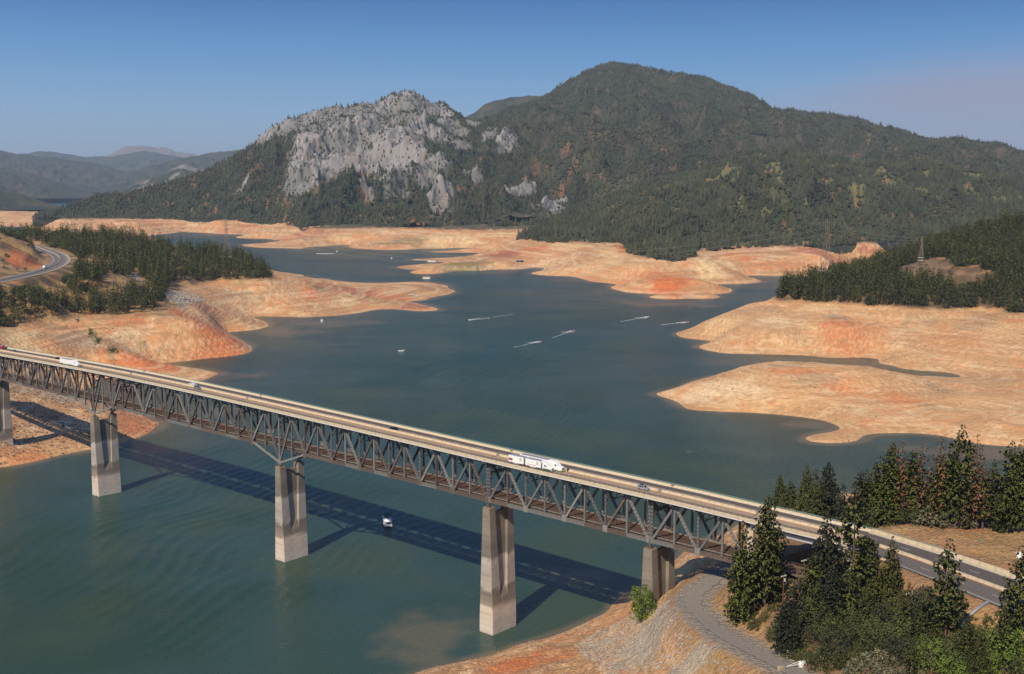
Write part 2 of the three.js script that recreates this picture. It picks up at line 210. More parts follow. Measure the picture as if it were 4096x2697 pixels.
// far shore: the bare rim below the mountains, with its spits and coves
const rim = [[-60, 492], [60, 492], [130, 506], [250, 508], [400, 508], [523, 511], [655, 517], [723, 530], [865, 530], [1001, 533], [1109, 535], [1200, 534], [1216, 555], [1285, 562], [1380, 562], [1445, 563], [1463, 588], [1530, 600], [1597, 600], [1622, 594], [1631, 582], [1730, 573], [1876, 571], [2033, 563]];
const farBase = landform([
  [-140, 0, 5600], [60, 0, 5300], [130, 0, 4450], [250, 0, 4350], [330, 0, 4350], [430, 538], [480, 541], [523, 544], [586, 546], [621, 555], [672, 561], [625, 566], [567, 568], [610, 576], [660, 577], [715, 578], [749, 573], [798, 569], [847, 579], [914, 581], [975, 579], [1012, 578], [1060, 576], [1000, 585], [1060, 588], [1112, 588], [1094, 595], [1020, 600], [953, 604], [1010, 608], [1035, 613], [980, 614], [923, 620], [944, 626], [1012, 630], [1085, 630], [1158, 626], [1221, 624], [1255, 622], [1240, 633], [1322, 642], [1361, 650], [1429, 660], [1438, 675], [1492, 682], [1545, 687], [1559, 695], [1579, 695], [1601, 691], [1640, 685], [1699, 676], [1680, 668], [1668, 661], [1720, 660], [1768, 655], [1752, 647], [1733, 641], [1800, 642], [1869, 643], [1905, 640], [1940, 628], [1975, 618], [2040, 600], [2100, 0, 3350], [2180, 0, 3600], [2500, 0, 3600],
  [2700, 0, 4600], [2500, 0, 5600], [1800, 0, 5600], [1000, 0, 5600], [400, 0, 6300], [150, 0, 8000], [-140, 0, 8200]],
[
  ...LV(FULL, ...rim.slice(3)), ...LV(12, [1085, 615], [1000, 620], [1180, 612], [1300, 625], [1560, 676], [1640, 675]), ...LV(20, [1250, 595], [1500, 650], [1560, 645], [1640, 650], [1700, 630], [700, 555], [900, 560], [1050, 560], [560, 530], [800, 552]), ...LV(30, [1330, 590], [1480, 620], [1570, 618], [1680, 605], [1780, 595], [1920, 598], [1150, 560], [980, 548], [620, 532], [1230, 575]), ...LV(34, [1660, 597], [1800, 590]),
  ...[300, 500, 700, 900, 1100, 1250, 1400, 1550, 1700, 1850, 2000, 2150].map((u) => ['hd', u, u > 1240 ? 3700 : 4700, FULL]), ['hd', 2150, 3800, 40], ['hd', -60, 6500, 43], ['hd', 60, 6000, 43], ['hd', 130, 5000, 43], ['hd', 150, 5300, 43], ['hd', 250, 5000, 43], ['hd', 400, 5000, 43], ['hd', 2400, 4200, 42], ['lv', 2100, 548, 38],
], 40, -7, 30);
const farShore = (x, z) => { let h = farBase(x, z); const k = sstep(0, 12, h); h = Math.min(h, 46 + 0.05 * (h - 46)); return h + k * (6.5 * (ridged(x / 150, z / 150 + 3, 4) - 0.55) + 1.2 * fbm(x / 30, z / 30, 3)) + 0.4 * fbm(x / 12, z / 12, 2) * sstep(-1, 2, h) + steps(h, x, z, 0.5, 4); };

// mountains: crest lines [u, v, distance] with a foot line at the treeline
// rock ribs running down to the left front
function ribAt(x, z) { const p = x * 0.83 + z * 0.56, q = -x * 0.56 + z * 0.83, w = 80 * fbm(x / 500 + 2, z / 500, 2); return ridged((p + w) / 380, q / 1100, 3, noiseA); }
function ridge(crest, foot, { sag = 1.0, back = 0.35, relief = 0, wave = 300, crag = 0, seed = 0, front = 0.6, ribs = 0, oct = 4 }) {
  const C = crest.map(([u, v, d]) => { const q = away(u, v, d); return [azOf(u), d, q.y]; }), F = foot.map(([u, d, h]) => [azOf(u), d, h ?? FULL]);
  const look = (T, a) => { if (a <= T[0][0]) return T[0]; for (let i = 1; i < T.length; i++) if (a <= T[i][0]) { const t = (a - T[i - 1][0]) / (T[i][0] - T[i - 1][0]), s = lerp(t, t * t * (3 - 2 * t), 0.35); return [a, lerp(T[i - 1][1], T[i][1], s), lerp(T[i - 1][2], T[i][2], s)]; } return T.at(-1); };
  return (x, z) => {
    const D = Math.hypot(x, z), a = Math.atan2(x, -z), [, dc, hc] = look(C, a), [, df, hf] = look(F, a), t = (D - df) / (dc - df);
    if (t < 0) return hf + t * (dc - df) * front;
    let h; if (t <= 1) h = hf + (hc - hf) * Math.pow(t, sag); else h = hc - (D - dc) * back;
    const bell = Math.sqrt(clamp(t * 4)) * (t < 1 ? 1 - 0.86 * t ** 5 : 0.14 + 0.86 * sstep(1, 1.3, t)), H = clamp((hc - hf) / 400);
    if (relief) { const wx = x + 60 * fbm(x / 400, z / 400, 2), wz = z + 60 * fbm(x / 400 + 9, z / 400, 2); h += bell * H * relief * (ridged(wx / wave + seed, wz / wave, oct) - (oct < 3 ? 0.5 : 0.62)) * 2; }
    if (ribs) h += bell * H * ribs * (ribAt(x, z) - 0.6) * 2;
    if (crag) h += crag * (0.35 + 0.65 * bell) * ((ridged(x / 120 + seed, z / 120, 5, noiseA) - 0.6) + 0.7 * Math.abs(fbm(x / 42, z / 42, 3)) + 0.35 * ridged(x / 30, z / 30, 2));
    return h;
  };
}
const rimD = (us) => us.map(([u, v]) => { const q = at(u, v, FULL); return [u, Math.hypot(q.x, q.z) - 10, FULL]; });
const hillsRight = ridge([[1195, 556, 3260], [1240, 535, 3330], [1300, 505, 3450], [1380, 476, 3600], [1450, 446, 3800], [1520, 425, 3950], [1600, 405, 4100], [1660, 390, 4200], [1700, 366, 4350], [1740, 350, 4500], [1800, 345, 4600], [1860, 350, 4600], [1920, 367, 4500], [1980, 375, 4450], [2040, 377, 4450], [2100, 373, 4500], [2160, 377, 4500], [2220, 395, 4400], [2280, 403, 4400], [2340, 410, 4350], [2400, 417, 4300], [2520, 430, 4300]],
  [[1195, 3230, 40], ...rimD(rim.slice(12)), [2150, 3500, 42], [2300, 3500, 42], [2520, 3500, 42]], { sag: 0.9, relief: 120, wave: 560, seed: 3, crag: 6 });
const footBack = [...rimD(rim.slice(2, 12)), [1300, 4000, FULL], [2500, 4300, FULL]];
const rockyHill = ridge([[60, 505, 5350], [110, 494, 5300], [130, 486, 5250], [180, 470, 5250], [230, 454, 5300], [330, 441, 5350], [400, 421, 5450], [470, 397, 5500], [530, 370, 5600], [570, 347, 5650], [590, 330, 5650], [612, 311, 5700], [640, 287, 5700], [665, 275, 5750], [690, 267, 5750], [715, 262, 5800], [740, 251, 5800], [765, 243, 5850], [785, 240, 5850], [805, 242, 5850], [830, 240, 5900], [850, 237, 5900], [868, 240, 5900], [893, 224, 5950], [920, 214, 6000], [945, 209, 6000], [965, 212, 6000], [985, 222, 6000], [1000, 233, 6000], [1035, 243, 6050], [1060, 259, 6050], [1085, 272, 6050], [1110, 276, 6050], [1130, 273, 6000], [1165, 265, 5950], [1195, 282, 5800], [1215, 318, 5650], [1260, 370, 5400], [1330, 430, 5000], [1420, 478, 4700], [1540, 505, 4500]],
  [[60, 5050, FULL], ...footBack], { sag: 1.12, relief: 90, wave: 700, crag: 20, ribs: 62, seed: 1, back: 0.5 });
const tallMountain = ridge([[980, 330, 7200], [1040, 300, 7300], [1085, 284, 7400], [1150, 268, 7400], [1200, 246, 7500], [1240, 230, 7600], [1270, 218, 7700], [1300, 201, 7800], [1330, 183, 7900], [1365, 161, 8000], [1395, 147, 8000], [1415, 143, 8000], [1440, 145, 8000], [1470, 150, 8000], [1510, 158, 7900], [1560, 169, 7900], [1600, 176, 7850], [1640, 184, 7800], [1690, 201, 7700], [1740, 223, 7600], [1790, 248, 7500], [1830, 252, 7500], [1900, 263, 7400], [1960, 274, 7300], [2010, 284, 7200], [2060, 298, 7100], [2110, 307, 7000], [2160, 321, 7000], [2200, 324, 7000], [2260, 328, 7000], [2320, 338, 6900], [2380, 350, 6800], [2500, 370, 6800]],
  [[980, 4300, FULL], [1109, 4100, FULL], [1300, 4100, FULL], [2500, 4300, FULL]], { sag: 0.92, relief: 190, wave: 950, crag: 9, seed: 7, oct: 2 });
const backRidge = ridge([[1020, 300, 9400], [1060, 281, 9400], [1100, 262, 9400], [1128, 240, 9400], [1150, 232, 9400], [1180, 226, 9400], [1230, 219, 9400], [1290, 221, 9400], [1400, 240, 9400]], [[1020, 7800, 200], [1400, 7800, 200]], { relief: 60, wave: 500, seed: 5, crag: 12 });
const distant = [
  ['wooded_hill', 'small dark wooded hill by the far left shore, below the blue ridges', [[-80, 432, 7000], [0, 440, 7000], [40, 449, 7000], [80, 462, 7000], [130, 478, 7000], [165, 490, 7000], [230, 500, 7000]], [[-80, 6500, 44], [230, 6500, 44]], 30, 300, 4],
  ['valley_ridge', 'hazy wooded slope falling from the left frame edge behind the small dark hill', [[-80, 380, 13000], [0, 388, 13000], [60, 400, 13000], [120, 417, 13000], [180, 438, 13000], [230, 455, 13000], [300, 476, 13000]], [[-80, 10500, 40], [300, 10500, 40]], 60, 500, 8],
  ['valley_ridge', 'hazy blue ridge running in from the left edge, crest sloping down to the right', [[-80, 342, 19000], [0, 347, 19000], [60, 358, 19000], [110, 362, 19000], [170, 370, 19000], [230, 378, 19000], [300, 398, 19000], [360, 414, 19000], [420, 432, 19000]], [[-80, 15000, 40], [420, 15000, 40]], 90, 800, 2],
  ['valley_ridge', 'pale blue ridge behind, rising to a low dome near the left edge', [[0, 366, 27000], [60, 355, 27000], [95, 349, 27000], [120, 350, 27000], [160, 358, 27000], [200, 364, 27000], [250, 363, 27000], [300, 355, 27000], [340, 350, 27000], [400, 360, 27000], [460, 372, 27000], [520, 366, 27000]], [[0, 22000, 40], [520, 22000, 40]], 120, 1100, 6],
  ['valley_ridge', 'blue wooded ridge with a rounded hump in the middle of the far left valley', [[230, 420, 17500], [300, 398, 17500], [360, 380, 17500], [420, 366, 17500], [450, 362, 17500], [480, 354, 17500], [520, 350, 17500], [560, 345, 17500], [640, 350, 17500]], [[230, 13000, 40], [640, 13000, 40]], 90, 700, 1],
  ['bare_mountain', 'farthest pale brownish mountain with a broad flat top on the left horizon', [[190, 376, 42000], [230, 366, 42000], [255, 358, 42000], [280, 345, 42000], [298, 336, 42000], [325, 338, 42000], [350, 338, 42000], [372, 342, 42000], [390, 342, 42000], [410, 350, 42000], [440, 354, 42000], [480, 365, 42000]], [[190, 34000, 60], [480, 34000, 60]], 220, 1500, 9],
  ['rocky_knoll', 'small grey rocky knoll left of the rocky mountain, in front of the blue ridge', [[220, 468, 9600], [270, 445, 9600], [330, 420, 9600], [380, 404, 9600], [405, 390, 9600], [430, 378, 9600], [448, 386, 9600], [470, 394, 9600], [500, 388, 9600], [530, 368, 9600], [555, 352, 9600], [580, 350, 9600], [640, 380, 9600]], [[220, 8000, 50], [640, 8000, 50]], 50, 400, 3],
];
// ---------------------------------------------------------------- colours of the ground
const A = (r, g, b) => S(r, g, b).map((c) => c * 0.8);
const TAN = A(200, 152, 106), SAND = A(222, 178, 126), ORANGE = A(212, 126, 74), RED = A(176, 104, 76), PALE = A(240, 212, 170), ROCK = A(136, 118, 98), BROWN = A(158, 122, 88), DRY = A(170, 136, 88), DUFF = A(104, 84, 60), MOSS = A(112, 116, 66), LIME = A(151, 148, 147), GRAVEL = A(178, 164, 146);
function hitGround(u, v, f, d0 = 250, d1 = 9000) {                  // where the line of sight first meets a surface
  const dir = cast(u, v), hz = Math.hypot(dir.x, dir.z); let prev = d0;
  for (let d = d0; d < d1; d *= 1.004) { const t = d / hz; if (EYE + dir.y * t < f(dir.x * t, dir.z * t)) { let a = prev, b = d; for (let i = 0; i < 12; i++) { const m = (a + b) / 2, q = m / hz; if (EYE + dir.y * q < f(dir.x * q, dir.z * q)) b = m; else a = m; } const q = b / hz; return new THREE.Vector3(dir.x * q, EYE + dir.y * q, dir.z * q); } prev = d; }
  return null;
}
const FPX = 4603.6 / (4096 / 2380);                                 // focal length in survey pixels
// patches: [u, v, half width in px, half height in px, colour, strength] -> ellipses lying on the ground
function patches(list, f, d0, d1) {
  return list.map(([u, v, ru, rv, c, k = 1]) => { const p = hitGround(u, v, f, d0, d1); if (!p) return null; const D = Math.hypot(p.x, p.z), q = hitGround(u, v - rv, f, d0, d1), w = ru * D / FPX, dep = q && q.distanceTo(p) < 12 * w ? Math.max(q.distanceTo(p), w * 0.3) : w; const e = [p.x / D, p.z / D]; return [p.x, p.z, e, w, dep, c, k]; }).filter(Boolean);
}
function addPatches(c, list, x, z, wob) {
  for (const [px, pz, e, w, dep, col, k] of list) { const dx = x - px, dz = z - pz; if (Math.abs(dx) > 2.2 * Math.max(w, dep) || Math.abs(dz) > 2.2 * Math.max(w, dep)) continue; const l = dx * e[0] + dz * e[1], a = -dx * e[1] + dz * e[0], r = Math.hypot(a / w, l / dep) + wob; const m = sstep(1.05, 0.45, r) * k; if (m > 0) c = mix3(c, col, m); }
  return c;
}
function soil(x, z, h, list, sc = 1, warm = 0, band = 2.6, hs = h) {
  const n1 = fbm(x / (150 * sc), z / (150 * sc), 4), n2 = fbm(x / (38 * sc) + 7, z / (38 * sc), 4, noiseB), n3 = fbm(x / (9 * sc), z / (9 * sc), 3), n4 = noiseB(x / (2.7 * sc), z / (2.7 * sc));
  let c = mix3(TAN, SAND, sstep(-0.35, 0.4, n1 + 0.2 * n3));
  c = mix3(c, ORANGE, 0.48 * sstep(-0.02, 0.46, 0.6 * n2 + 0.8 * n1 + warm + 0.12 * n3)); c = mix3(c, BROWN, 0.4 * sstep(0.1, 0.4, -n2 * 0.8 + 0.2 * n3 - 0.1)); c = mix3(c, PALE, 0.5 * sstep(0.22, 0.5, fbm(x / (60 * sc) + 30, z / (60 * sc), 4) + 0.25 * n3));
  c = addPatches(c, list, x, z, 0.55 * n2 + 0.35 * n3);
  const hw2 = lerp(hs, h, 0.25), lay = fbm((x + 0.6 * z) / (260 * sc), hw2 / band, 3, noiseB), fine = noiseA((x - 0.4 * z) / (160 * sc), hw2 * 3 / band), keepS = sstep(44, 38, h);   // beds and old waterlines, level along the slope
  c = mix3(c, PALE, 0.34 * keepS * sstep(0.02, 0.4, lay + 0.3 * fine)); c = mix3(c, BROWN, 0.3 * keepS * sstep(0.04, 0.42, -lay - 0.25 * fine)); const g = 1 + 0.1 * keepS * fine + 0.06 * n3 + 0.04 * n4;
  return [c[0] * g, c[1] * g, c[2] * g];
}
const LAND = new THREE.MeshStandardMaterial({ vertexColors: true, roughness: 0.96, map: grit, bumpMap: gritBump, bumpScale: 1.3 });
const FAR_LAND = new THREE.MeshStandardMaterial({ vertexColors: true, roughness: 1 });
// a surface patch whose rows and columns are closer together near the viewer
function landMesh(name, label, f, paint, u0, u1, du, d0, d1, ratio, keep = -2.2, mat = LAND, uvm = 60, cat = 'hillside') {
  const na = Math.round((u1 - u0) / du) + 1, ds = []; for (let d = d0; d < d1; d *= ratio) ds.push(d);
  const nd = ds.length, H = new Float32Array(na * nd), X = new Float32Array(na * nd), Z = new Float32Array(na * nd);
  for (let i = 0; i < na; i++) { const a = azOf(lerp(u0, u1, i / (na - 1))), s = Math.sin(a), c = -Math.cos(a); for (let j = 0; j < nd; j++) { const k = i * nd + j; X[k] = s * ds[j]; Z[k] = c * ds[j]; H[k] = f(X[k], Z[k]); } }
  const id = new Int32Array(na * nd).fill(-1), pos = [], uv = [], idx = []; let n = 0;
  const use = (k) => { if (id[k] < 0) { id[k] = n++; pos.push(X[k], H[k], Z[k]); uv.push(X[k] / uvm, Z[k] / uvm); } return id[k]; };
  for (let i = 0; i < na - 1; i++) for (let j = 0; j < nd - 1; j++) { const a = i * nd + j, b = a + nd, c = b + 1, d = a + 1; if (Math.max(H[a], H[b], H[c], H[d]) < keep) continue; const A1 = use(a), B1 = use(b), C1 = use(c), D1 = use(d); idx.push(A1, B1, C1, A1, C1, D1); }
  const g = new THREE.BufferGeometry(); g.setAttribute('position', new THREE.Float32BufferAttribute(pos, 3)); g.setAttribute('uv', new THREE.Float32BufferAttribute(uv, 2)); g.setIndex(idx); g.computeVertexNormals();
  const N = g.attributes.normal.array, col = new Float32Array(n * 3);
  for (let k = 0; k < n; k++) { const c = paint(pos[k * 3], pos[k * 3 + 2], pos[k * 3 + 1], N[k * 3 + 1]); for (let q = 0; q < 3; q++) col[k * 3 + q] = clamp(c[q] * (mat === LAND ? 1.25 : 1), 0.004, 0.9); }
  g.setAttribute('color', new THREE.Float32BufferAttribute(col, 3));
  return tag(mesh(name, g, mat), label, cat, null, 'structure');
}
const O = ORANGE, R_ = RED, P_ = PALE, G_ = ROCK, B_ = BROWN, GR = MOSS, BRIGHT = A(222, 122, 64), CREAM = A(240, 206, 150);
const leftPatches = patches([[60, 790, 70, 22, CREAM, 0.7], [130, 800, 60, 14, O, 0.6], [330, 838, 110, 8, BRIGHT, 0.8], [520, 790, 60, 22, BRIGHT, 0.8], [480, 760, 50, 14, O, 0.7], [430, 735, 40, 12, BRIGHT, 0.7], [460, 705, 60, 8, R_, 0.7], [300, 745, 60, 10, O, 0.6], [400, 790, 90, 30, TAN, 0.5], [300, 780, 50, 20, P_, 0.35], [170, 790, 60, 30, ROCK, 0.5], [110, 760, 60, 14, B_, 0.7], [420, 690, 26, 9, A(150, 146, 138), 0.9], [395, 682, 20, 6, A(160, 156, 148), 0.9], [30, 905, 60, 20, G_, 0.6], [150, 925, 90, 14, GRAVEL, 0.7], [310, 975, 60, 20, O, 0.8], [330, 1000, 50, 12, O, 0.6], [60, 1060, 70, 16, O, 0.5], [800, 700, 40, 14, CREAM, 0.9], [720, 680, 30, 18, BRIGHT, 0.7], [760, 662, 60, 10, R_, 0.6], [830, 675, 60, 8, R_, 0.7], [900, 690, 60, 10, O, 0.8], [960, 712, 60, 8, R_, 0.7], [990, 668, 60, 8, B_, 0.5], [740, 645, 40, 6, O, 0.8], [560, 690, 70, 24, ROCK, 0.35], [740, 668, 22, 5, GR, 0.7], [330, 805, 14, 14, GR, 0.5], [220, 785, 9, 20, GR, 0.8], [260, 812, 12, 10, GR, 0.7], [325, 656, 16, 14, A(200, 196, 196), 1], [310, 645, 14, 12, A(168, 164, 160), 0.8], [440, 580, 60, 14, BRIGHT, 0.5], [300, 545, 60, 12, O, 0.9], [340, 560, 60, 10, O, 0.7], [400, 595, 26, 8, DRY, 0.9], [40, 600, 30, 20, BRIGHT, 0.6], [80, 615, 22, 12, BRIGHT, 0.7]], leftBank, 700, 3000);
const rightPatches = patches([[1680, 905, 110, 26, PALE, 0.8], [1620, 925, 60, 14, PALE, 0.7], [1850, 862, 80, 14, BRIGHT, 0.7], [1830, 850, 60, 8, G_, 0.6], [1900, 880, 60, 18, G_, 0.55], [1960, 905, 60, 16, BRIGHT, 0.5], [2090, 930, 70, 20, BRIGHT, 0.65], [2180, 905, 50, 12, G_, 0.5], [2150, 945, 30, 10, G_, 0.5], [2290, 940, 70, 40, SAND, 0.7], [1720, 940, 80, 14, SAND, 0.6], [1960, 755, 60, 20, BRIGHT, 0.85], [1950, 738, 40, 8, G_, 0.7], [1990, 800, 80, 20, B_, 0.5], [2010, 770, 70, 24, O, 0.6], [1760, 722, 80, 12, G_, 0.45], [1690, 760, 50, 16, SAND, 0.8], [1800, 745, 60, 12, PALE, 0.7], [1900, 715, 50, 10, CREAM, 0.7], [2150, 745, 60, 18, G_, 0.45], [2260, 760, 60, 14, G_, 0.4], [2330, 770, 60, 30, SAND, 0.6], [2220, 790, 80, 20, O, 0.4], [1720, 795, 50, 10, O, 0.45], [2300, 735, 60, 10, B_, 0.7], [1940, 1015, 40, 8, TAN, 0.7], [2370, 745, 40, 8, O, 0.7], [2150, 618, 60, 12, A(130, 106, 84), 0.9], [2240, 618, 16, 6, DRY, 1]], rightBank, 800, 2400);
const nearPatches = patches([[1200, 1545, 90, 22, BRIGHT, 0.75], [1290, 1520, 70, 18, O, 0.5], [1420, 1440, 50, 12, A(214, 160, 112), 0.8], [1590, 1320, 40, 10, CREAM, 0.9], [1613, 1300, 24, 8, BRIGHT, 0.5], [1500, 1500, 110, 50, GRAVEL, 0.95], [1600, 1545, 90, 30, GRAVEL, 0.9], [1530, 1440, 60, 26, GRAVEL, 0.9], [1400, 1500, 60, 26, GRAVEL, 0.6], [1570, 1400, 40, 20, BROWN, 0.7], [1680, 1530, 60, 30, DRY, 0.8], [2100, 1350, 60, 30, BROWN, 0.9], [2300, 1250, 80, 24, DRY, 0.8], [2250, 1230, 40, 12, O, 0.5], [2340, 1215, 60, 12, A(190, 150, 100), 0.8], [2270, 1300, 70, 12, B_, 0.9]], nearBank, 280, 800);
const farPatches = patches([[700, 545, 70, 10, RED, 0.6], [560, 528, 50, 8, R_, 0.5], [780, 555, 50, 8, CREAM, 0.5], [960, 560, 50, 10, GR, 0.45], [900, 565, 50, 4, GR, 0.6], [1050, 548, 80, 10, CREAM, 0.7], [1160, 545, 50, 8, CREAM, 0.6], [1180, 590, 60, 12, R_, 0.9], [1240, 580, 50, 8, BRIGHT, 0.6], [1080, 612, 60, 6, MOSS, 0.7], [1330, 575, 60, 8, CREAM, 0.7], [1430, 585, 60, 12, CREAM, 0.6], [1400, 610, 60, 12, SAND, 0.7], [1450, 575, 24, 8, BRIGHT, 0.8], [1560, 655, 60, 14, BRIGHT, 0.95], [1520, 640, 60, 14, O, 0.5], [1500, 610, 50, 12, SAND, 0.6], [1650, 610, 40, 14, CREAM, 0.8], [1690, 620, 50, 14, CREAM, 0.6], [1720, 595, 50, 8, BRIGHT, 0.6], [1800, 615, 60, 12, O, 0.4], [1900, 590, 90, 14, RED, 0.7], [2000, 575, 70, 10, R_, 0.8], [1980, 605, 50, 10, TAN, 0.7], [1760, 580, 50, 6, R_, 0.5], [1575, 690, 20, 4, O, 0.8], [350, 520, 60, 6, O, 0.5]], farShore, 1800, 5000);

const paintLeft = (x, z, h) => {
  let c = soil(x, z, h, leftPatches, 1, 0.06, 3.6, leftBase(x, z)); const t = sstep(40, 45, h + 2.5 * fbm(x / 25, z / 25, 2));
  if (t > 0) { const w = addPatches(mix3(mix3(DRY, DUFF, sstep(-0.2, 0.3, fbm(x / 60, z / 60, 3))), ORANGE, 0.4 * sstep(0.2, 0.45, fbm(x / 90 + 4, z / 90, 3))), leftPatches, x, z, 0.4 * fbm(x / 30, z / 30, 3)); c = mix3(c, w, t); }
  return c;
};
const paintRight = (x, z, h) => {
  let c = soil(x, z, h, rightPatches, 0.8, 0.05, 2.2, rightBase(x, z)); c = mix3(c, SAND, 0.2);
  const t = sstep(41, 45, h + 2 * fbm(x / 25, z / 25, 2)); if (t > 0) c = mix3(c, addPatches(mix3(DUFF, BROWN, sstep(-0.1, 0.4, fbm(x / 50, z / 50, 3))), rightPatches, x, z, 0.4 * fbm(x / 30, z / 30, 3)), t);
  return c;
};
const laneSide = (x, z) => nearLane(x, z)[0];
const paintNear = (x, z, h) => {
  let c = soil(x, z, h, [], 0.3, 0.08);
  const up = sstep(40, 46, h + 2 * fbm(x / 12, z / 12, 3)); c = mix3(c, mix3(DRY, BROWN, sstep(-0.2, 0.3, fbm(x / 15, z / 15, 4))), up * 0.8);
  c = addPatches(c, nearPatches, x, z, 0.5 * fbm(x / 9, z / 9, 4) + 0.2 * noiseA(x / 2, z / 2));
  if (h > 30) { const d = laneSide(x, z) + 2.4 * fbm(x / 8, z / 8, 3); c = mix3(c, A(150, 143, 134), sstep(9, 5, d) * 0.9); }
  const woods = sstep(52, 56, h) * sstep(76, 70, h); c = mix3(c, A(120, 92, 62), woods * 0.6);
  const g = 1 + 0.16 * noiseB(x / 0.9, z / 0.9) + 0.14 * fbm(x / 3, z / 3, 3); return [c[0] * g, c[1] * g, c[2] * g];
};
const paintFar = (x, z, h) => { let c = soil(x, z, h, farPatches, 2.2, 0.14, 8, farBase(x, z)); const t = sstep(41, 45, h + 3 * fbm(x / 60, z / 60, 2)); return mix3(c, A(92, 84, 60), t); };
const SCRUB = A(64, 70, 50), PINE = A(46, 56, 44), GRASS = A(120, 116, 72), CLAY = A(150, 104, 76);
const paintHill = (x, z, h) => { let c = mix3(PINE, SCRUB, sstep(-0.3, 0.3, fbm(x / 120, z / 120, 4))); c = mix3(c, GRASS, 0.75 * sstep(0.12, 0.4, fbm(x / 170 + 3, z / 170 + 8, 4) + 0.12 * fbm(x / 30, z / 30, 2)) * sstep(60, 140, h)); c = mix3(c, CLAY, 0.6 * sstep(0.3, 0.45, fbm(x / 90 + 30, z / 90, 4))); const g = 1 + 0.25 * noiseA(x / 11, z / 11) + 0.2 * fbm(x / 28, z / 28, 2); return c.map((q) => q * g); };
const rockSpots = patches([[945, 213, 26, 9], [918, 218, 22, 8], [966, 217, 20, 8], [986, 227, 18, 8], [896, 229, 18, 8], [1006, 239, 18, 8], [870, 243, 16, 7], [1038, 249, 18, 7], [1060, 263, 14, 6], [845, 241, 14, 5], [805, 246, 16, 5], [620, 312, 26, 16], [650, 292, 34, 18], [690, 285, 30, 18], [735, 268, 34, 20], [775, 258, 32, 18], [815, 256, 30, 16], [760, 295, 44, 22], [720, 330, 40, 24], [700, 360, 34, 20], [745, 345, 50, 34], [800, 320, 50, 40], [860, 300, 44, 40], [830, 365, 46, 34], [790, 385, 40, 20], [850, 262, 26, 14], [900, 250, 36, 30], [945, 235, 40, 30], [985, 250, 36, 26], [1025, 258, 30, 18], [920, 300, 40, 36], [960, 290, 36, 30], [890, 345, 40, 36], [935, 340, 36, 30], [880, 395, 30, 22], [985, 310, 34, 18], [1050, 300, 34, 14], [1020, 315, 26, 12], [1110, 285, 26, 12], [1160, 275, 24, 10], [1180, 325, 26, 20], [1140, 310, 20, 10], [728, 418, 12, 9], [716, 433, 17, 7], [708, 443, 14, 4], [738, 403, 12, 9], [960, 365, 30, 22], [920, 385, 30, 20], [1000, 385, 34, 22], [1020, 415, 26, 12], [985, 410, 20, 9], [760, 375, 40, 16], [1070, 345, 24, 10], [1100, 405, 26, 12], [1225, 435, 34, 14], [1245, 455, 34, 16], [1275, 475, 36, 16], [1190, 445, 26, 10], [690, 300, 30, 12], [560, 440, 16, 5], [850, 430, 16, 6]].map(([u, v, a, b]) => [u, v, a * 1.2, b * 1.2, LIME, 1]), (x, z) => rockyHill(x, z), 3800, 7000);
const rockMask = (x, z) => { let m = 0; const wob = 0.5 * fbm(x / 70, z / 70, 4) + 0.35 * fbm(x / 22, z / 22, 3); for (const [px, pz, e, w, dep] of rockSpots) { const dx = x - px, dz = z - pz; if (Math.abs(dx) > 900 || Math.abs(dz) > 900) continue; const l = dx * e[0] + dz * e[1], a = -dx * e[1] + dz * e[0]; m = Math.max(m, sstep(1.15, 0.75, Math.hypot(a / w, l / dep) + wob)); } return m; };
const paintRocky = (x, z, h) => {
  let c = mix3(PINE, SCRUB, sstep(-0.2, 0.4, fbm(x / 160, z / 160, 4))); c = mix3(c, CLAY, 0.55 * sstep(0.25, 0.45, fbm(x / 130 + 50, z / 130, 4)) * sstep(500, 150, h));
  const r = rockMask(x, z) * (1 - 0.35 * sstep(0.46, 0.34, ribAt(x, z) + 0.1 * fbm(x / 60, z / 60, 3))), v = 0.95 + 0.35 * fbm(x / 22, z / 22, 4) - 0.3 * sstep(0.55, 0.8, ridged(x / 48, z / 48, 3)) - 0.2 * sstep(0.1, 0.4, fbm(x / 60 + 9, z / 60, 4)); c = mix3(c, LIME.map((q) => q * v), r); c = mix3(c, CLAY, r * 0.25 * sstep(0.25, 0.45, fbm(x / 60 + 70, z / 60, 3)));
  const g = 1 + 0.2 * noiseA(x / 14, z / 14); return c.map((q) => q * g);
};
const paintTall = (x, z, h) => { const n = fbm(x / 260, z / 260, 4); let c = mix3(A(50, 58, 45), A(70, 72, 54), sstep(-0.3, 0.35, n)); c = mix3(c, A(104, 84, 72), 0.5 * sstep(0.16, 0.4, fbm(x / 150 + 12, z / 150, 5))); c = mix3(c, CLAY, 0.4 * sstep(0.28, 0.42, fbm(x / 120 + 80, z / 120, 4)) * sstep(600, 300, h)); const g = 1 + 0.28 * noiseA(x / 16, z / 16) + 0.18 * fbm(x / 40, z / 40, 3); return c.map((q) => q * g); };
const paintRange = (bare) => (x, z, h) => { const n = fbm(x / 500, z / 500, 5); let c = mix3(PINE, SCRUB, sstep(-0.3, 0.3, n)); c = mix3(c, bare === 2 ? A(140, 116, 100) : CLAY, bare ? 0.85 : 0.2 * sstep(0.2, 0.4, fbm(x / 400 + 9, z / 400, 4))); const g = 1 + 0.25 * noiseA(x / 40, z / 40); return c.map((q) => q * g); };

